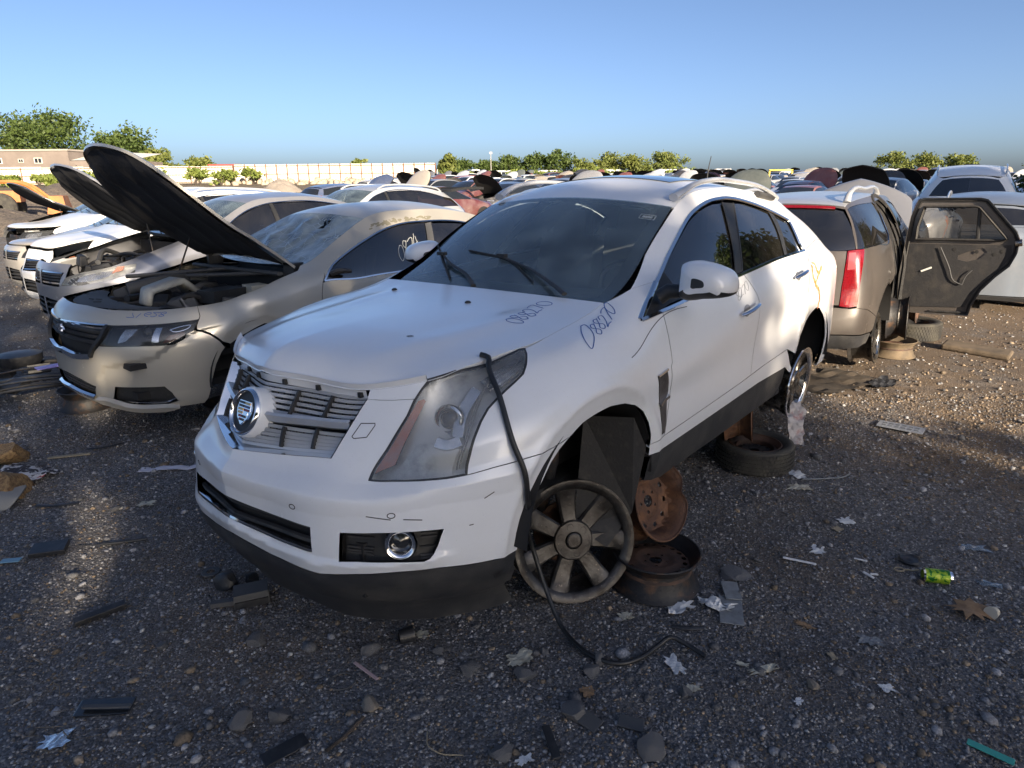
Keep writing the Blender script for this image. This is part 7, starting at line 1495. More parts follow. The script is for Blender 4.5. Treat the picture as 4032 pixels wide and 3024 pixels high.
SHADE_TREES = [(0.5, -15.5, 10.5, 4.0, 7000), (4.8, -17, 11, 4.0, 7500), (8.6, -15, 9.5, 3.2, 7000), (12.8, -17.5, 9.5, 2.6, 4200), (-4, -18, 11, 4.0, 5500),
  (21.0, 3.0, 6.0, 2.6, 6000), (17.5, -3.0, 8.5, 2.3, 6000), (20.5, -9, 9.5, 2.6, 6000), (24, -5, 10, 3.4, 5000), (18.8, 10.0, 5.0, 2.6, 7000), (20.5, 15.8, 8.6, 3.6, 9000), (26, 12, 8.5, 3.8, 7000), (28, 20, 8, 4.0, 6000)]
# trees beside and behind the viewer: they shade the yard and mirror in the windows
for i, (x, y, h, r, n_) in enumerate(SHADE_TREES):
    tree(['broad oak at the right edge of the yard', 'dense tree standing behind the viewer', 'tall tree on the right margin of the yard'][0 if y > 8 else (2 if x > 12 else 1)], x, y, h, r, 40+i, nleaf=n_, size=.19, group='trees shading the yard', crown_low=.16)
# far trees
FT = [(-103, 158, 17.5, 10.5, 3400, 0), (-116, 168, 13, 3.6, 1100, 1), (-88, 160, 13.2, 8.0, 2600, 0), (-78, 155, 8.6, 4.2, 1000, 1), (-68, 152, 6.8, 4.0, 900, 1), (-37.5, 175, 7.0, 2.2, 420, 1),
      (-14, 205, 7.5, 4.5, 900, 0), (-7, 204, 7.0, 4.0, 900, 0), (0, 206, 8.2, 4.8, 1000, 0), (7.5, 205, 8.6, 4.8, 1000, 0), (13.5, 202, 9.2, 4.6, 1000, 0), (21, 200, 6.6, 3.6, 800, 1), (28, 202, 8.2, 4.8, 1000, 1), (35, 200, 8.0, 4.6, 1000, 1), (45, 202, 8.6, 5.6, 1200, 1), (103, 190, 7.2, 5, 700, 1), (113, 192, 7.0, 5, 700, 1), (123, 194, 7.4, 4.5, 700, 1), (148, 195, 7.6, 5, 700, 1)]
FTL = ['tallest far tree, left of the raised hoods', 'small far tree above the grey building', 'second large far tree, behind the raised hood', 'low tree just right of the raised hood', 'low tree at the left end of the fence top', 'lone small tree above the white fence']
for i, (x, y, h, r, n_, k) in enumerate(FT): tree(FTL[i] if i < len(FTL) else ('far tree in the line behind the white vans' if i < 15 else 'pale far tree on the right skyline'), x, y, h, r, 200+i, nleaf=int(n_*2.2), size=.36, mat=M_LEAFY if k else M_LEAF, group='trees on the skyline', clump=r*.13, z=1.0, crown_low=.2, trunk_h=h*.5)
tree('leafy tree poking in at the right edge of the picture', 19.6, 24.5, 3.5, 1.5, 301, nleaf=1800, size=.10, mat=M_LEAF)
shrub('tall yellow-green bush at the right end of the white fence', -9.2, 103, 4.4, 1.5, 320, 1500, .28, M_LEAFY)
for i in range(22):
    x = -78+i*2.05+1.2*sin(i*2.7); shrub('weedy bush along the foot of the far fence', x, 94+1.5*sin(i*1.9), 1.5+.9*abs(sin(i*3.1)), 1.5, 340+i, 420, .24, M_WEED, group='bushes along the far fence')
for i in range(13): shrub('weedy bush on the ridge below the white vans', -8+i*4.4, 141+2*sin(i*2.), 1.4+.5*abs(sin(i*2.3)), 2.6, 380+i, 380, .30, M_WEED, group='bushes on the ridge')
shrub('green leafy weed clump at the right edge beyond the open door', 8.2, 10.6, .62, .34, 399, 700, .045, M_WEED)

# ------------------------------------------------------------------ far fence, bank, building
M_SHEET = pmat('cream_sheet', (.66, .62, .52), .6, noise=(.35, (.58, .53, .43), .4, .7)); M_FPOST = pmat('rusty_post', (.16, .07, .045), .8); M_GREYPOST = pmat('grey_post', (.36, .35, .33), .7)
def sheet_fence(label, p0, p1, z0, h, bays, rows, slant=.0, name='sheet_metal_fence', worn=False):
    t = thing(name, label, 'fence', (p0[0], p0[1], z0)); d = np.array(p1)-np.array(p0); L = np.linalg.norm(d); ux = d/L; nrm = np.array([ux[1], -ux[0]]); R = random.Random(int(L*10)); P3 = lambda s, o, z: (ux[0]*s+nrm[0]*o, ux[1]*s+nrm[1]*o, z)
    for b in range(bays):
        s0, s1 = L*b/bays+.02, L*(b+1)/bays-.02; dz = R.uniform(-.12, .10) if worn else 0; n_ = 14; pts = []
        for k in range(n_+1): s = s0+(s1-s0)*k/n_; o = .03*(k % 2); pts.append([P3(s, o, 0.0), P3(s, o, h+dz)])
        MB().grid(np.array(pts)).obj('panel', M_SHEET, t, smooth=False)
    for b in range(bays+1):
        s = L*b/bays; mb = MB(); mb.tube(np.array([P3(s, .10, -.3), P3(s+R.uniform(-.1, .1)*slant, .10, h+.02)]), .065, 6); mb.obj('post', M_FPOST if (not worn or b % 2 == 0) else M_GREYPOST, t)
    for r in range(rows): z = h*(.06+.86*r/max(1, rows-1)); MB().tube(np.array([P3(0, .10, z), P3(L, .10, z)]), .045, 5).obj('rail', M_FPOST, t)
    return t
sheet_fence('tall cream sheet fence with red-brown posts, in the centre distance', (-39.2, 100.5), (-10.6, 100.5), 1.75, 2.55, 19, 3)
sheet_fence('worn cream sheet fence with uneven panels, behind the raised hoods', (-84, 104), (-39.6, 101), 1.85, 2.35, 14, 3, slant=1, worn=True)
MB().box((-41.9, 104, 4.35), (4.8, .5, .24)).obj('red_roof_edge', pmat('faded_red_sheet', (.30, .05, .045), .6)); o = bpy.data.objects['red_roof_edge']; tag(o, 'strip of red roof showing above the far fence', 'roof')
# rubble bank
_rk = []
for k in range(3):
    g = np.random.default_rng(600+k); V = ICO*(1+.5*(g.random((12, 1))-.5)); _rk.append(bulk('boulder', V*[1.2, .9, .8], ICOF, pmat('pale_rock%d' % k, (.40, .34, .26), .9, noise=(3, (.26, .20, .15), .4, .7))))
R_ = random.Random(77)
for i in range(150):
    x = R_.uniform(-40, -9.5); q = R_.random(); y = 99.2-6.5*q; z = float(terrain(x, 99))-1.05*q+.1; o = bpy.data.objects.new('boulder', _rk[i % 3]); COL.objects.link(o); s = R_.uniform(.28, .62); o.scale = (s, s, s*.9); o.location = (x, y, max(z, float(terrain(x, y))+.1)); o.rotation_euler = (R_.uniform(0, 6), R_.uniform(0, 6), R_.uniform(0, 6)); tag(o, 'pale boulder in the rubble bank below the cream fence', 'rock', 'boulders of the rubble bank')
def heap(name, label, x, y, rx, ry, h, mat, seed):
    n = 60; a = np.linspace(0, 2*pi, n, endpoint=False); rr = np.linspace(0, 1, 14); P = np.array([[(rx*r*cos(t), ry*r*sin(t), h*(1-r**1.3)*(1+.25*vnoise(np.array([5*r*cos(t)]), np.array([5*r*sin(t)]), .8, seed)[0])+.12*h*vnoise(np.array([20*r*cos(t)]), np.array([20*r*sin(t)]), .6, seed)[0]) for r in rr] for t in a]); o = MB().grid(P, close_u=True, flip=True).obj(name, mat); o.location = (x, y, float(terrain(x, y))-.05); tag(o, label, 'heap'); return o
M_GRIND = pmat('asphalt_grindings', (.10, .085, .075), .95, noise=(3, (.17, .14, .11), .4, .7), noise2=(14, (.03, .028, .026), .5, .7), bump=(8, 1., .08))
heap('asphalt_heap', 'heap of grey asphalt grindings at the left behind the wrecks', -25.5, 40, 7.5, 5, 1.75, M_GRIND, 3); heap('asphalt_heap', 'low heap of brown rubble at the far left edge', -21, 27.5, 4, 3.5, 1.0, M_GRIND, 4)
heap('gravel_heap', 'small pointed gravel heap before the cream fence', -25.5, 78, 2.6, 2.4, 1.5, pmat('grey_gravel', (.24, .21, .18), .95, bump=(10, .8, .05)), 5)
# building
def building():
    t = thing('industrial_building', 'low grey-brown building with small windows and a red sign, far left', 'building', (-88, 132, 1.2)); mw = pmat('brown_cladding', (.15, .125, .11), .8, noise=(.4, (.19, .16, .14), .4, .7)); mb = MB(); mb.box((-8, 6, 3.3), (28, 12, 6.6)); mb.obj('wall', mw, t, smooth=False); MB().box((10.5, 6, 2.4), (14, 11.9, 4.8)).obj('wall', mw, t, smooth=False)
    MB().box((-8, 6, 6.75), (28.4, 12.4, .3)).obj('parapet', pmat('pale_coping', (.30, .27, .24), .8), t, smooth=False)
    mb = MB(); mb.add([(5.5, .2, 4.9), (17.6, .2, 4.9), (17.6, 12, 6.4), (5.5, 12, 6.9)], [(0, 1, 2, 3)]); mb.obj('white_roof', pmat('white_roof', (.62, .60, .55), .7), t)
    for x, w in ((-9.6, 1.6), (-7.2, 1.6), (-2.9, .95), (.3, 1.5)):
        f = MB(); f.box((x, -.03, 4.9), (w, .1, 1.0 if w > 1 else .65)); f.obj('window', pmat('window_frame', (.55, .53, .47), .7) if 'window_frame' not in MATS else MATS['window_frame'], t, smooth=False)
        for q in (-1, 1): MB().box((x+q*w*.22, -.09, 4.9), (w*.36, .03, .8 if w > 1 else .5)).obj('pane', M_FARGLASS, t, smooth=False)
    s = MB().box((-9.2, -.12, 2.9), (4.2, .12, 1.6)).obj('red_sign', pmat('red_sign', (.55, .03, .03), .6), t, smooth=False)
    for k, (x, z, a) in enumerate(((-10, 3.1, .6), (-9.7, 2.7, -.7), (-9.0, 3.2, .2), (-8.9, 2.6, 1.2), (-9.4, 2.9, -.2))): MB().box((x, -.2, z), (.95, .03, .22), rot=rotm('Y', a)).obj('sign_figure', M_WHITEINK, s, smooth=False)
    MB().box((.2, -.1, 3.3), (1.8, .05, .35)).obj('yellow_sign', pmat('yellow_sign', (.50, .33, .06), .7), t, smooth=False)
    for x in (4.6, 7.2, 9.7): MB().box((x, -.1, 3.2), (.12, .12, 1.6)).obj('downpipe', M_CAVITY, t, smooth=False)
building()
# orange loader at the left edge
def loader():
    t = thing('wheel_loader', 'orange wheel loader half hidden at the left edge', 'loader', (-24.6, 31.5, .35), radians(25)); mo = pmat('orange_machine', (.42, .15, .035), .6, noise=(3, (.25, .09, .03), .4, .7))
    MB().box((0, 0, 1.2), (2.6, 1.6, .8), taper=.9).obj('body', mo, t, smooth=False); MB().box((1.6, 0, .95), (1.2, 1.2, .5)).obj('front_frame', mo, t, smooth=False)
    for x in (-.4, .7):
        for y in (-.7, .7): MB().tube(np.array([(x, y, 1.5), (x+.1, y, 2.75)]), .05, 6).obj('cab_post', mo, t)
    MB().box((.2, 0, 2.8), (1.6, 1.8, .12)).obj('cab_roof', mo, t, smooth=False)
    for x in (-.9, 1.5):
        for y in (-1., 1.): MB().lathe([(.1, -.2), (.5, -.22), (.62, -.12), (.62, .12), (.5, .22), (.1, .2)], 24, center=(x, y, .5)).obj('wheel', M_TIRE, t)
    for y in (-.5, .5): MB().tube(Curve([(1.2, y, 1.6), (2.4, y, 1.5), (3.3, y, .7)]).n(8), .09, 6).obj('lift_arm', mo, t)
    MB().box((3.6, 0, .55), (.8, 2.2, .8), taper=.7).obj('bucket', mo, t, smooth=False)
loader()
def portal():
    t = thing('yellow_gantry', 'yellow portal frame among the far wrecks', 'gantry', (23.8, 62, float(terrain(23.8, 62)))); m = pmat('yellow_steel', (.48, .36, .04), .6)
    for x in (-1.0, 1.0): MB().box((x, 0, 1.0), (.12, .12, 2.0)).obj('leg', m, t, smooth=False)
    MB().box((0, 0, 2.0), (2.12, .12, .12)).obj('beam', m, t, smooth=False)
portal()
t_ = thing('light_pole', 'thin light pole among the far trees', 'pole', (-4.6, 170, 1.0)); MB().tube(np.array([(0, 0, 0), (0, 0, 7.2)]), [.12, .07], 6).obj('mast', M_GREYPOST, t_); MB().box((0, 0, 7.2), (.7, .3, .5)).obj('lamp_head', M_GREYPOST, t_, smooth=False)
t_ = thing('fence_post_sign', 'short leaning post at the right end of the rubble bank', 'post', (-10.2, 97.5, 1.2)); MB().tube(np.array([(0, 0, -.5), (.15, 0, 2.2)]), .07, 6).obj('mast', M_GREYPOST, t_)
# ------------------------------------------------------------------ wheels and stacks under the wrecks
def gz(x, y): return float(ground_z(np.array([x]), np.array([y]))[0])
def aim(c, axis, spin=0.0, neg=False):
    q = Vector(axis).normalized(); q = (-q if neg else q).to_track_quat('Z', 'Y').to_matrix().to_4x4()@Matrix.Rotation(spin, 4, 'Z'); q.translation = Vector(c); return q
# hero wheels (parts of the car)
_n = Vector((.60, .775, .20)).normalized(); _m = _n.to_track_quat('Y', 'Z').to_matrix().to_4x4(); _m.translation = Vector((-.14, .75, .065))
alloy_wheel(hero_car, R=.272, width=.22, n=7, M=_m, ph=.55, chrome=M_ALLOY)
alloy_wheel(hero_car, R=.262, width=.2, n=7, M=Matrix.Translation((-2.80, .895, .255))@Matrix.Rotation(radians(-4), 4, 'X'), mat=M_CHROMED, chrome=M_CHROME, ph=.1)
for s in (-.79,): alloy_wheel(hero_car, R=.262, width=.2, n=7, M=Matrix.Translation((-.02, s, .06))@Matrix.Rotation(pi, 4, 'Z')); alloy_wheel(hero_car, R=.262, width=.2, n=7, M=Matrix.Translation((-2.80, s, .2))@Matrix.Rotation(pi, 4, 'Z'))
MB().lathe([(.0, -.20), (.13, -.20), (.14, -.19), (.14, -.175), (.0, -.175)], 40).obj('brake_disc', M_RUST, hero_car).matrix_local = _m
MB().tube(np.array([(-.20, .50, .10), (-.16, .60, .40), (-.14, .58, .72)]), [.035, .03, .05], 10).obj('suspension_strut', M_STEEL, hero_car)
def bent(v):
    v = v.copy(); a = np.arctan2(v[:, 1], v[:, 0]); r = np.hypot(v[:, 0], v[:, 1]); k = np.exp(-((a-1.05)/.22)**2)*np.clip((r-.12)/.06, 0, 1)*np.clip(1-v[:, 2]/.11, 0, 1); v[:, :2] *= (1-.20*k)[:, None]; return v
steel_wheel(None, R=.20, width=.165, label='black steel wheel lying flat under the bent rusty rim, beside the chrome wheel', M=Matrix.Translation((.655, 2.735, gz(.655, 2.735)+.012))@Matrix.Rotation(.4, 4, 'Z'), holes=18)
steel_wheel(None, R=.188, width=.15, mat=M_RUST, dmat=M_RUST, label='rusty bent steel rim leaning on the flat black wheel', M=aim((.675, 2.905, .335), (.62, -.70, .34), 2.1, neg=True)@Matrix.Translation((0, 0, -.05)), bend=bent, face=.10, holes=10)
t_ = thing('spare_tyre', 'dusty tyre on a steel wheel lying flat under the white sill', 'tyre', (1.585, 4.09, gz(1.585, 4.09)+.085), .3); tyre(t_, R=.245, w=.165, rin=.165); steel_wheel(t_, R=.163, width=.14, mat=M_RIMRUST, dmat=M_STEEL, name='steel_wheel', M=Matrix.Translation((0, 0, -.075)), holes=14, face=.09)
steel_wheel(None, R=.19, width=.17, mat=M_RUST, dmat=M_RUST, label='rusty rim standing upright on the dusty tyre, holding up the sill', M=aim((1.49, 4.14, .345), (.93, -.34, .10), .3)@Matrix.Translation((0, 0, -.10)), holes=12)
# stack under the brown SUV
steel_wheel(None, R=.215, width=.17, mat=pmat('tan_steel', (.16, .12, .075), .8, noise=(8, (.07, .055, .04), .4, .7)), dmat=M_RIMRUST, label='tan steel wheel lying flat under the brown SUV', M=Matrix.Translation((4.0, 6.86, gz(4, 6.86)+.01)))
steel_wheel(None, R=.225, width=.19, mat=M_STEEL, dmat=M_ALLOY, label='upright wheel standing on the tan steel wheel under the brown SUV', M=aim((4.02, 6.93, .40), (.85, -.52, .05), .2)@Matrix.Translation((0, 0, -.08)))
t_ = thing('spare_tyre', 'worn tyre lying flat behind the stack below the open door', 'tyre', (4.72, 7.82, gz(4.72, 7.82)+.10), .9); tyre(t_, R=.33, w=.21, rin=.215); steel_wheel(t_, R=.212, width=.17, mat=M_STEEL, dmat=M_RIMRUST, M=Matrix.Translation((0, 0, -.09)), face=.06)
steel_wheel(None, R=.21, width=.18, label='rusty wheel standing on the worn tyre below the open door', mat=M_RIMRUST, dmat=M_RUST, M=aim((4.66, 7.78, .38), (.8, -.6, .0), .2)@Matrix.Translation((0, 0, -.09)))
for k, (x, y) in enumerate(((-2.2, 5.0), (-3.55, 5.35))): steel_wheel(None, R=.20, width=.17, label=['black steel wheel half hidden under the champagne front bumper', 'black wheel on the ground at the far end of the champagne bumper'][k], M=Matrix.Translation((x, y, gz(x, y)+.01)), dmat=M_STEEL)

# ------------------------------------------------------------------ hose hooked on the headlight
uv = [(.895, 1.262), (.912, 1.262), (.925, 1.20), (1.02, 1.0), (1.089, .725), (1.116, .574), (1.148, .40)]
X, N = on_surf(HERO_S, np.array(uv), .016); X[0] += [-.01, -.03, .01]; hp = [np.array(HERO_M@Vector(p)) for p in X]
hp += [np.array((.085, 2.52, .30)), np.array((.140, 2.46, .14)), np.array((.20, 2.36, .035)), np.array((.25, 2.275, .022)), np.array((.32, 2.195, .02)), np.array((.40, 2.165, .02)), np.array((.49, 2.196, .02)), np.array((.575, 2.258, .03)), np.array((.627, 2.285, .045)), np.array((.683, 2.262, .03)), np.array((.745, 2.205, .018))]
h_ = MB().tube(Curve(np.array(hp)).n(140), .0098, 10).obj('rubber_hose', pmat('hose_rubber', (.012, .013, .015), .45, noise=(20, (.03, .03, .03), .5, .8))); tag(h_, 'long black rubber hose hooked on the headlamp and trailing on the ground', 'hose')

# ------------------------------------------------------------------ litter
M_PAPER = pmat('white_paper', (.62, .63, .64), .85, noise=(14, (.46, .46, .45), .45, .75)); M_PAPERY = pmat('stained_paper', (.46, .44, .36), .9, noise=(18, (.30, .27, .2), .45, .7)); M_GREYS = pmat('grey_board', (.20, .215, .23), .8, noise=(20, (.13, .14, .15), .4, .7)); M_CLEAR = glass('clear_plastic', (.80, .82, .83), dust=.18, rough=.15)
M_LEAFDRY = pmat('dry_leaf', (.28, .18, .10), .85, noise=(30, (.18, .11, .06), .4, .7)); M_TAN = pmat('tan_scrap', (.30, .25, .17), .85); M_ROCK = pmat('asphalt_lump', (.13, .13, .135), .95, noise=(90, (.30, .30, .30), .52, .70), bump=(60, .9, .006)); M_ROCKP = pmat('pale_stone', (.30, .26, .21), .9, noise=(40, (.18, .15, .12), .4, .7), bump=(40, .6)); M_BLACKP = pmat('scuffed_black_plastic', (.02, .021, .024), .42, noise=(30, (.05, .05, .052), .5, .8)); M_BLUEC = pmat('faded_blue_plastic', (.16, .30, .40), .6); M_TEAL = pmat('teal_plastic', (.05, .33, .27), .45); M_PINK = pmat('pale_pink_plastic', (.50, .36, .35), .6)
def scrap(name, label, cat, x, y, w, l, rz, mat, seed, crumple=.25, lift=.006, ragged=.3, tilt=0.0, n=14, group=None):
    """thin crumpled sheet with a torn outline lying on the ground"""
    R = np.random.default_rng(seed); a = np.linspace(0, 2*pi, 26, endpoint=False); sq = 1/np.maximum(np.abs(np.cos(a)), np.abs(np.sin(a))); rr = sq*(1-ragged*R.random(26)); ol = np.stack([rr*np.cos(a)*w/2, rr*np.sin(a)*l/2], 1); W, F = cdt(ol, (), min(w, l)/n*1.6)
    z = np.zeros(len(W)); s = max(w, l)
    for k in range(5): d = R.random()*6.28; f = (2+2.5*k)/s; z += np.abs(np.sin((W[:, 0]*cos(d)+W[:, 1]*sin(d))*f*3+R.random()*6))*crumple*s*.16/(1+k*.6)
    z -= z.min(); mb = MB(); V = np.column_stack([W, z]); mb.add(V, F.tolist()); mb.add(V-[0, 0, .0012], F[:, ::-1].tolist()); o = mb.obj(name, mat, smooth=False); o.location = (x, y, gz(x, y)+lift); o.rotation_euler = (tilt, 0, rz); return tag(o, label, cat, group)
def lump(label, x, y, s, seed, mat=None, squash=.7, name='rock', cat='rock', group=None):
    g = np.random.default_rng(seed); bm = bmesh.new(); bmesh.ops.create_icosphere(bm, subdivisions=3, radius=1); d = [(Vector(g.normal(size=3)).normalized(), g.uniform(.45, .85)) for _ in range(16)]
    for v in bm.verts:
        for n_, c in d:
            k = v.co.dot(n_)-c
            if k > 0: v.co -= n_*k
        v.co *= 1+.03*g.normal(); v.co.z *= squash
    me = bpy.data.meshes.new(name); bm.to_mesh(me); bm.free(); me.materials.append(mat or M_ROCK); me.polygons.foreach_set('use_smooth', [True]*len(me.polygons)); me.set_sharp_from_angle(angle=radians(35)); o = add_obj(name, me); o.scale = (s*g.uniform(.9, 1.3), s, s); o.rotation_euler = (0, 0, g.uniform(0, 6)); o.location = (x, y, gz(x, y)+s*squash*.45); return tag(o, label, cat, group)
def bar(name, label, cat, P, r, mat, n=8, flat=1.0):
    P = np.array(P, float); P[:, 2] += [gz(p[0], p[1]) for p in P]; o = MB().tube(Curve(P).n(max(6, len(P)*6)) if len(P) > 2 else P, r, n, flat=flat).obj(name, mat); return tag(o, label, cat)
def slab(name, label, cat, x, y, sz, rz, mat, tilt=(0, 0), lift=0.0, bev=.003):
    o = MB().box((0, 0, 0), sz).obj(name, mat, smooth=False); b = o.modifiers.new('bevel', 'BEVEL'); b.width = bev; b.segments = 2; o.location = (x, y, gz(x, y)+sz[2]/2+lift+.003); o.rotation_euler = (tilt[0], tilt[1], rz); return tag(o, label, cat)
scrap('tissue', 'large crumpled white tissue beside the flat steel wheel', 'tissue', .73, 2.555, .20, .15, .3, M_PAPER, 1, .5, ragged=.62); scrap('tissue', 'long twisted white tissue touching the grey board', 'tissue', .885, 2.545, .19, .10, -.5, M_PAPER, 2, .6, ragged=.6); scrap('tissue', 'small cream torn tissue nearest the chrome wheel', 'tissue', .48, 2.475, .075, .06, .4, M_PAPERY, 3, .4, ragged=.5)
slab('grey_board', 'square grey board on top of the longer grey board', 'board', .985, 2.645, (.075, .13, .006), -.10, M_GREYS, (.05, .04), .012); slab('grey_board', 'long grey board lying beside the white tissue', 'board', .945, 2.52, (.10, .20, .006), -.25, M_GREYS, (.02, 0), .002)
lump('flat grey concrete lump behind the grey boards', 1.035, 2.79, .075, 4, M_ROCK, .35)
# drink can
def can():
    t = thing('drink_can', 'crushed-end green drink can lying on the right of the gravel', 'can', mat=Matrix.Translation((1.96, 2.72, gz(1.96, 2.72)+.034))@Matrix.Rotation(radians(-14), 4, 'Z')@Matrix.Rotation(radians(90), 4, 'Y')@Matrix.Rotation(radians(-35), 4, 'Z'))
    m, nt, b = nmat('printed_can'); N = nt.nodes; L = nt.links; tc = N.new('ShaderNodeTexCoord'); n = N.new('ShaderNodeTexNoise'); n.inputs['Scale'].default_value = 26; n.inputs['Detail'].default_value = 2; n.inputs['Distortion'].default_value = 1.2; L.new(tc.outputs['Object'], n.inputs['Vector']); cr = N.new('ShaderNodeValToRGB'); e = cr.color_ramp; e.interpolation = 'CONSTANT'; e.elements[0].color = (.02, .16, .02, 1); e.elements[1].position = .46; e.elements[1].color = (.30, .46, .03, 1); q = e.elements.new(.60); q.color = (.55, .62, .08, 1); L.new(n.outputs['Fac'], cr.inputs[0]); L.new(cr.outputs[0], b.inputs['Base Color']); b.inputs['Roughness'].default_value = .28; b.inputs['Metallic'].default_value = .35
    MB().lathe([(.033, -.055), (.033, .045)], 40, axis='z').obj('printed_sleeve', m, t); MB().lathe([(.024, -.061), (.027, -.0615), (.033, -.055)], 40, axis='z').obj('base_rim', M_CHROME, t); MB().lathe([(.033, .045), (.027, .058), (.0275, .060), (.025, .060), (.024, .056), (0, .055)], 40, axis='z').obj('lid', M_CHROME, t)
    for txt, col, a0, z0, s in (('Mtn', (.01, .10, .02), 1.72, -.032, .026), ('DEW', (.45, .02, .03), 1.28, -.028, .026)):
        cu = bpy.data.curves.new('t', 'FONT'); cu.body = txt; cu.size = s; cu.extrude = .0004; o = bpy.data.objects.new('lettering', cu); COL.objects.link(o); dg = bpy.context.evaluated_depsgraph_get(); me = bpy.data.meshes.new_from_object(o.evaluated_get(dg)); bpy.data.objects.remove(o)
        for v in me.vertices: a = a0+v.co.y/.033; z = z0+v.co.x; r = .0334+v.co.z; v.co = (r*cos(a), r*sin(a), z)
        me.materials.clear(); me.materials.append(pmat('can_ink_'+txt, col, .35)); add_obj('lettering', me, t)
can()
o = MB().lathe([(.018, 0), (.045, .0), (.052, .008), (.045, .016), (.038, .010), (.020, .010), (.012, .014), (0, .014)], 40, axis='z').obj('rubber_puck', M_BLACKP); o.location = (1.93, 2.885, gz(1.93, 2.885)+.004); tag(o, 'round black rubber cap just behind the green can', 'cap')
mb = MB(); a = np.linspace(0, 2*pi, 18); mb.tube(np.column_stack([.022*np.cos(a), .016*np.sin(a), 0*a]), .0035, 6, cap=False); mb.tube(np.array([(.022, 0, 0), (.06, -.012, .0), (.085, -.012, .004)]), .004, 6); o = mb.obj('cream_loop', M_TAN); o.location = (1.83, 2.80, gz(1.83, 2.80)+.010); tag(o, 'small cream plastic loop left of the green can', 'clip')
def star_leaf():
    P = np.array([(0, 1), (.12, .5), (.5, .72), (.42, .28), (1, .15), (.5, -.08), (.66, -.5), (.2, -.4), (0, -.95), (-.18, -.4), (-.62, -.55), (-.45, -.1), (-.95, .1), (-.42, .26), (-.5, .66), (-.12, .48)])*.10; W, F = cdt(P, (), .02); z = .012*np.abs(np.sin(W[:, 0]*30))+.010*np.cos(W[:, 1]*25); mb = MB(); V = np.column_stack([W, z]); mb.add(V, F.tolist()); mb.add(V-[0, 0, .001], F[:, ::-1].tolist()); o = mb.obj('dry_leaf', M_LEAFDRY); o.location = (1.95, 2.465, gz(1.95, 2.465)+.014); o.rotation_euler = (0, 0, .9); tag(o, 'large pointed tan dry leaf near the white cap', 'leaf')
star_leaf()
o = MB().lathe([(0, 0), (.020, 0), (.020, .03), (.026, .031), (.027, .042), (.0, .044)], 26, axis='y').obj('white_cap', pmat('cream_plastic', (.50, .46, .38), .6)); o.location = (2.045, 2.455, gz(2.045, 2.455)+.022); o.rotation_euler = (.2, .3, 2.2); tag(o, 'off-white threaded bottle cap at the right of the dry leaf', 'cap')
# number plate
def plate():
    t = thing('number_plate', 'pale flat number plate lying on dark gravel at the right', 'plate', (2.90, 4.71, gz(2.9, 4.71)+.022), radians(-39)); MB().box((0, 0, 0), (.305, .152, .003)).obj('plate_blank', pmat('plate_face', (.40, .42, .44), .5, .2, noise=(60, (.30, .31, .33), .45, .65)), t, smooth=False)
    R = random.Random(8)
    for r_ in (.028, -.024):
        for k in range(6): MB().box((-.11+k*.043, r_+R.uniform(-.004, .004), .0026), (.026, .034, .002), rot=rotm('Z', R.uniform(-.2, .2))).obj('worn_mark', M_GREYS, t, smooth=False)
plate()
slab('plastic_strip', 'white notched plastic strip left of the can', 'strip', 1.39, 2.88, (.15, .016, .006), -.45, M_PAPER, (0, 0), .006); slab('plastic_strip', 'short white plastic rod near the rubber cap', 'strip', 1.69, 2.885, (.06, .010, .006), -.5, M_PAPER, (0, 0), .006); slab('plastic_strip', 'short white plastic chip standing left of the can', 'strip', 1.665, 2.76, (.055, .012, .008), -1.0, M_PAPER, (0, .1), .006); slab('plastic_strip', 'tiny white plastic chip beside another left of the can', 'strip', 1.70, 2.775, (.035, .014, .006), -.1, M_PAPER, (0, 0), .006)
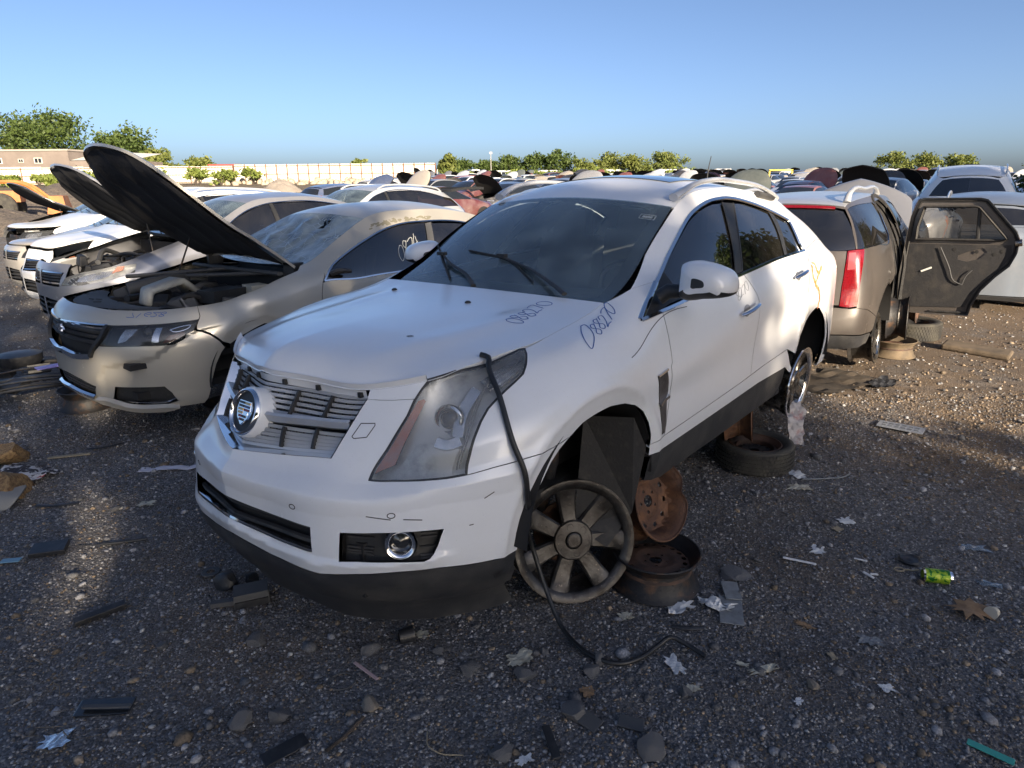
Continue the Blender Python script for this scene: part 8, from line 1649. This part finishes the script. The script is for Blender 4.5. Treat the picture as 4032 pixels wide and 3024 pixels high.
for a in [('pale blue-grey paper scrap furthest up the right ground', 1.82, 3.30, .10, .09, .2, M_PAPER, 11), ('white paper scrap in line with the steel wheel', 1.53, 2.99, .10, .08, 1.0, M_PAPER, 12), ('tan cardboard scrap beside the pale scrap', 1.73, 3.21, .07, .06, .4, M_TAN, 13), ('pale grey cloth scrap in the right foreground', 1.44, 2.30, .12, .08, -.3, M_GREYS, 14), ('brown dry leaf left of the grey cloth scrap', 1.22, 2.41, .10, .04, -.9, M_LEAFDRY, 15), ('beige wood chip in the right foreground', 1.245, 2.215, .035, .06, .1, M_TAN, 16), ('long curved khaki paper strip in the foreground', .95, 2.135, .15, .04, .3, M_PAPERY, 17), ('short khaki paper strip beside the longer one', .875, 2.17, .06, .03, -.4, M_PAPERY, 18), ('cream folded paper just right of the hose end', .615, 2.165, .07, .13, .35, M_PAPER, 19), ('small cream paper scraps below the folded paper', .66, 2.05, .06, .05, .2, M_PAPERY, 20), ('clear plastic sheet scrap with a white edge, far right', 2.31, 3.0, .16, .08, -.2, M_CLEAR, 21), ('clear plastic flake right of the green can', 2.19, 2.69, .12, .06, -.4, M_CLEAR, 22), ('white rumpled tissue against the dusty tyre', 1.80, 3.90, .10, .16, .2, M_PAPER, 23), ('cream wrapper just below the dusty tyre', 1.74, 3.73, .16, .10, -.2, M_PAPERY, 24), ('tan torn rag between the asphalt lumps in front', .02, 2.215, .13, .09, .5, M_PAPERY, 25), ('tan leaf on the asphalt lump right of the hose', .27, 2.04, .06, .07, .5, M_LEAFDRY, 26), ('blue-white foil scrap at the bottom edge', .03, 1.74, .07, .04, .5, M_PAPER, 27), ('crumpled silver foil at the bottom left', -1.55, 1.83, .11, .09, .3, M_REFL, 28), ('pale triangular paper scrap left of the front bumper', -2.15, 3.58, .12, .07, .2, M_PAPERY, 29), ('cream leaf beside the black cup under the bumper', -.38, 2.36, .06, .06, .4, M_PAPERY, 30), ('white chip by the gravel at far right foreground', 1.02, 1.98, .05, .03, .7, M_PAPER, 31), ('white torn corner in the right foreground', 1.36, 2.03, .06, .05, .1, M_PAPER, 32)]:
    scrap('scrap', a[0], 'scrap', *a[1:5], a[5], a[6], a[7], .22 if a[6] is not M_CLEAR else .1, ragged=.5)
scrap('rag', 'pink-stained white rag hanging from the rear wheel', 'rag', 2.03, 4.52, .14, .46, -.3, pmat('stained_rag', (.46, .43, .42), .9, noise=(14, (.28, .14, .14), .55, .7)), 41, .25, lift=.10, ragged=.4, tilt=radians(52))
scrap('floor_mat', 'dark rumpled rubber floor mat behind the rear wheel', 'mat', 2.95, 5.95, .95, .62, .5, pmat('muddy_mat', (.045, .038, .032), .9, noise=(5, (.09, .07, .05), .4, .7)), 42, .12, ragged=.25); scrap('rubber_flap', 'curled black rubber flap at the end of the floor mat', 'flap', 3.38, 5.85, .40, .22, .8, M_BLACKP, 43, .4, ragged=.3)
slab('foam_slab', 'brown slab of foam lying on the dirt at the far right', 'slab', 4.97, 6.98, (.62, .26, .06), -.75, pmat('dirty_foam', (.13, .10, .07), .95, noise=(8, (.07, .055, .04), .4, .7), bump=(20, .6)), (.05, .05), .01, .02)
bar('wire_rod', 'thin bent grey rod right of the dusty tyre', 'rod', [(1.80, 3.83, .012), (1.99, 3.84, .012), (2.07, 3.86, .012), (2.13, 3.90, .02)], .004, M_GREYS)
slab('plastic_strip', 'teal plastic strip cut by the bottom right corner', 'strip', 1.545, 1.745, (.13, .03, .004), -.75, M_TEAL, (0, 0), .01)
# left foreground
def bracket():
    t = thing('plastic_bracket', 'grey stepped plastic bracket in front of the bumper', 'bracket', (-1.18, 2.625, gz(-1.18, 2.62)), radians(22)); MB().box((.0, 0, .035), (.15, .10, .06), taper=.96).obj('block', M_GREYPLASTIC, t, smooth=False); MB().box((.0, -.052, .02), (.14, .012, .03)).obj('groove', M_BLACKP, t, smooth=False); MB().box((-.12, .0, .018), (.10, .03, .022), rot=rotm('Z', -.15)).obj('arm', M_GREYPLASTIC, t, smooth=False)
bracket()
lump('tangled black rubber mount behind the plastic bracket', -1.33, 2.74, .07, 51, M_BLACKP, .8, 'rubber_mount', 'mount'); lump('small black rubber lump beside the rubber mount', -1.24, 2.78, .045, 52, M_BLACKP, .8, 'rubber_mount', 'mount')
o = MB().lathe([(.018, .0), (.020, .004), (.040, .004), (.044, 0)], 30, axis='z').obj('washer', M_GREYPLASTIC); o.location = (-1.46, 2.85, gz(-1.46, 2.85)+.012); tag(o, 'flat grey ring washer left of the plastic bracket', 'washer')
slab('plastic_clip', 'broken black plastic clip with a thin rod, left foreground', 'clip', -2.36, 3.04, (.16, .10, .025), .3, M_BLACKP, (.1, 0), .005); bar('thin_rod', 'thin black rod with a rubber sleeve on the left ground', 'rod', [(-2.25, 3.09, .012), (-2.1, 3.12, .014), (-1.93, 3.17, .016)], [.003]*6+[.008]*12, M_BLACKP)
slab('plastic_trim', 'angled grey-black plastic trim in the left foreground', 'trim', -1.80, 2.52, (.20, .035, .03), .75, M_BLACKP, (.2, 0), .004); slab('window_trim', 'shiny layered trim strip in the bottom left', 'trim', -1.465, 1.975, (.19, .075, .008), .08, MATS['dark_lens'], (.12, 0), .008); slab('window_trim', 'grey strip lying on the shiny trim at bottom left', 'trim', -1.45, 1.96, (.17, .018, .008), .02, M_GREYPLASTIC, (.1, 0), .022); slab('rubber_strip', 'flat black rubber strip at the bottom edge', 'strip', -.76, 1.78, (.15, .06, .006), .7, M_BLACKP, (.05, 0), .006); slab('plastic_chip', 'pale blue plastic chip at the left edge', 'chip', -2.49, 2.945, (.09, .04, .006), .15, M_BLUEC, (0, 0), .008)
a = np.linspace(0, 2*pi, 40); o = MB().tube(np.column_stack([.048*np.cos(a), .044*np.sin(a), 0*a]), .0032, 6, cap=False).obj('gasket_ring', M_GREYPLASTIC); o.location = (-.645, 2.09, gz(-.645, 2.09)+.012); tag(o, 'thin grey gasket ring in the centre-left foreground', 'ring')
slab('plastic_sliver', 'pale pink pointed plastic sliver near the gasket ring', 'sliver', -.565, 2.135, (.145, .014, .004), -.72, M_PINK, (0, 0), .012)
bar('stick', 'brown broken stick at the bottom left of centre', 'stick', [(-.62, 1.77, .012), (-.57, 1.84, .012), (-.525, 1.905, .014)], .0065, M_BARK); bar('wire', 'thin pale curl of wire at the bottom centre', 'wire', [(-.30, 1.86, .01), (-.29, 1.80, .01), (-.25, 1.77, .01), (-.17, 1.765, .01)], .0022, M_TAN)
t_ = thing('black_cup', 'small black rubber cup under the front bumper', 'cup', (-.44, 2.33, gz(-.44, 2.33)+.026), .4); MB().lathe([(.02, -.03), (.028, -.03), (.034, .03), (.030, .032), (.026, .0), (.0, -.01)], 28, axis='x').obj('cup_wall', M_BLACKP, t_)
bar('rubber_strip', 'bent black rubber strip right of the hose', 'strip', [(.66, 2.40, .012), (.72, 2.385, .014), (.79, 2.395, .01)], .011, M_BLACKP, flat=.5); slab('plastic_bar', 'flat black plastic bar at the bottom centre', 'bar', .12, 1.80, (.03, .13, .008), .25, M_BLACKP, (.1, 0), .012); slab('roof_shingle', 'dark grey flat shard at the bottom centre', 'shard', .25, 1.90, (.10, .06, .006), -.7, M_GREYPLASTIC, (.1, .1), .012); slab('roof_shingle', 'dark flat shard on the asphalt lumps at right of centre', 'shard', .40, 1.88, (.09, .05, .006), -.3, M_GREYPLASTIC, (.15, .05), .012)
scrap('cloth_strip', 'long pale lilac cloth strip left of the bumper', 'cloth', -2.22, 4.085, .46, .075, .14, pmat('lilac_cloth', (.50, .50, .58), .9), 61, .12, ragged=.12)
bar('black_strip', 'black rubber strip on the ground near the champagne bumper', 'strip', [(-3.0, 4.42, .012), (-2.9, 4.43, .012), (-2.78, 4.50, .014)], .011, M_BLACKP, flat=.5); bar('black_strip', 'curved black rubber strip on the left ground', 'strip', [(-2.78, 3.56, .012), (-2.66, 3.54, .012), (-2.54, 3.57, .012)], .012, M_BLACKP, flat=.5); slab('wood_scrap', 'weathered flat wood scrap on the left ground', 'scrap', -3.05, 4.30, (.26, .035, .008), .30, M_TAN, (0, 0), .006)
M_FOAM = pmat('torn_foam', (.34, .22, .10), .95, noise=(9, (.16, .09, .045), .42, .65), bump=(14, .9, .02)); lump('torn brown foam block at the left edge', -3.07, 3.72, .17, 71, M_FOAM, .75, 'foam_block', 'foam'); lump('second torn brown foam block further back at the left edge', -3.40, 4.22, .16, 72, M_FOAM, .7, 'foam_block', 'foam'); lump('grey underside of a foam seat pad at the left edge', -2.98, 3.58, .14, 73, pmat('grey_fleece', (.22, .22, .215), .95), .55, 'seat_pad', 'pad')
scrap('patterned_cloth', 'black and white patterned cloth heaped at the left edge', 'cloth', -3.13, 3.98, .50, .26, -.25, pmat('patterned_cloth', (.045, .04, .045), .9, noise=(16, (.55, .53, .52), .52, .56), noise2=(7, (.30, .05, .05), .66, .7)), 74, .30, ragged=.35)
# junk pile beside the champagne saloon
def junk():
    R = random.Random(31); t = thing('car_parts_pile', 'pile of black car parts and wiring beside the champagne bumper', 'parts pile', (-4.35, 5.95, gz(-4.35, 5.95))); t.rotation_euler = (0, 0, .55)
    for k in range(9): y = R.uniform(-.5, .5); MB().tube(Curve([(-.8, y, .06+.05*R.random()), (0, y+R.uniform(-.15, .15), .10+.1*R.random()), (.85, y+R.uniform(-.2, .2), .05)]).n(14), R.choice([.014, .02, .03]), 7, flat=.7).obj('bent_bar', R.choice([M_BLACKP, M_STEEL, M_RUBBER]), t)
    for k in range(12): MB().box((R.uniform(-.7, .7), R.uniform(-.45, .45), .10+.1*R.random()), (R.uniform(.08, .35), R.uniform(.06, .2), R.uniform(.03, .1)), rot=rotm('Z', R.uniform(0, 3))@rotm('X', R.uniform(-.4, .4))).obj('broken_panel', R.choice([M_BLACKP, M_PLASTIC, M_GREYPLASTIC, M_STEEL]), t, smooth=False)
    MB().lathe([(.06, -.05), (.16, -.06), (.19, -.02), (.19, .04), (.1, .06), (.0, .06)], 30, axis='z', center=(-.15, .42, .22)).obj('fan_housing', M_BLACKP, t); MB().box((.15, -.1, .22), (.30, .10, .012), rot=rotm('Z', .3)).obj('blue_film', pmat('violet_film', (.22, .20, .55), .4), t, smooth=False)
junk()
# asphalt lumps
for i, (x, y, s, p, lb) in enumerate([(-.575, 2.255, .050, 0, 'round asphalt lump left of the black cup'), (-.17, 2.15, .048, 0, 'angular asphalt lump in the centre foreground'), (.04, 2.12, .052, 0, 'asphalt lump right below the tan rag'), (.29, 2.14, .040, 0, 'asphalt lump inside the bend of the hose'), (.21, 1.93, .055, 0, 'dark asphalt lump below the hose bend'), (.45, 1.78, .065, 0, 'broad asphalt lump at the bottom edge right of centre'), (-.04, 1.76, .05, 0, 'speckled asphalt lump at the bottom centre'), (-.515, 1.965, .046, 1, 'pale brown stone below the gasket ring'), (-1.05, 2.33, .05, 0, 'dark lump in front of the plastic bracket'), (-.83, 1.93, .055, 0, 'asphalt lump at the bottom left of centre'), (-.95, 1.90, .06, 0, 'larger asphalt lump beside the stick'), (.62, 2.02, .04, 0, 'asphalt lump between the paper scraps'), (.33, 2.20, .035, 0, 'small asphalt lump touching the hose'), (-.30, 2.25, .03, 0, 'small dark stone in the centre foreground'), (.12, 2.26, .03, 0, 'dark stone behind the tan rag'), (1.10, 2.05, .03, 1, 'pale stone in the right foreground'), (-1.42, 2.30, .035, 0, 'dark stone left of the bracket')]): lump(lb, x, y, s*.85, 500+i, M_ROCKP if p else M_ROCK, .8)
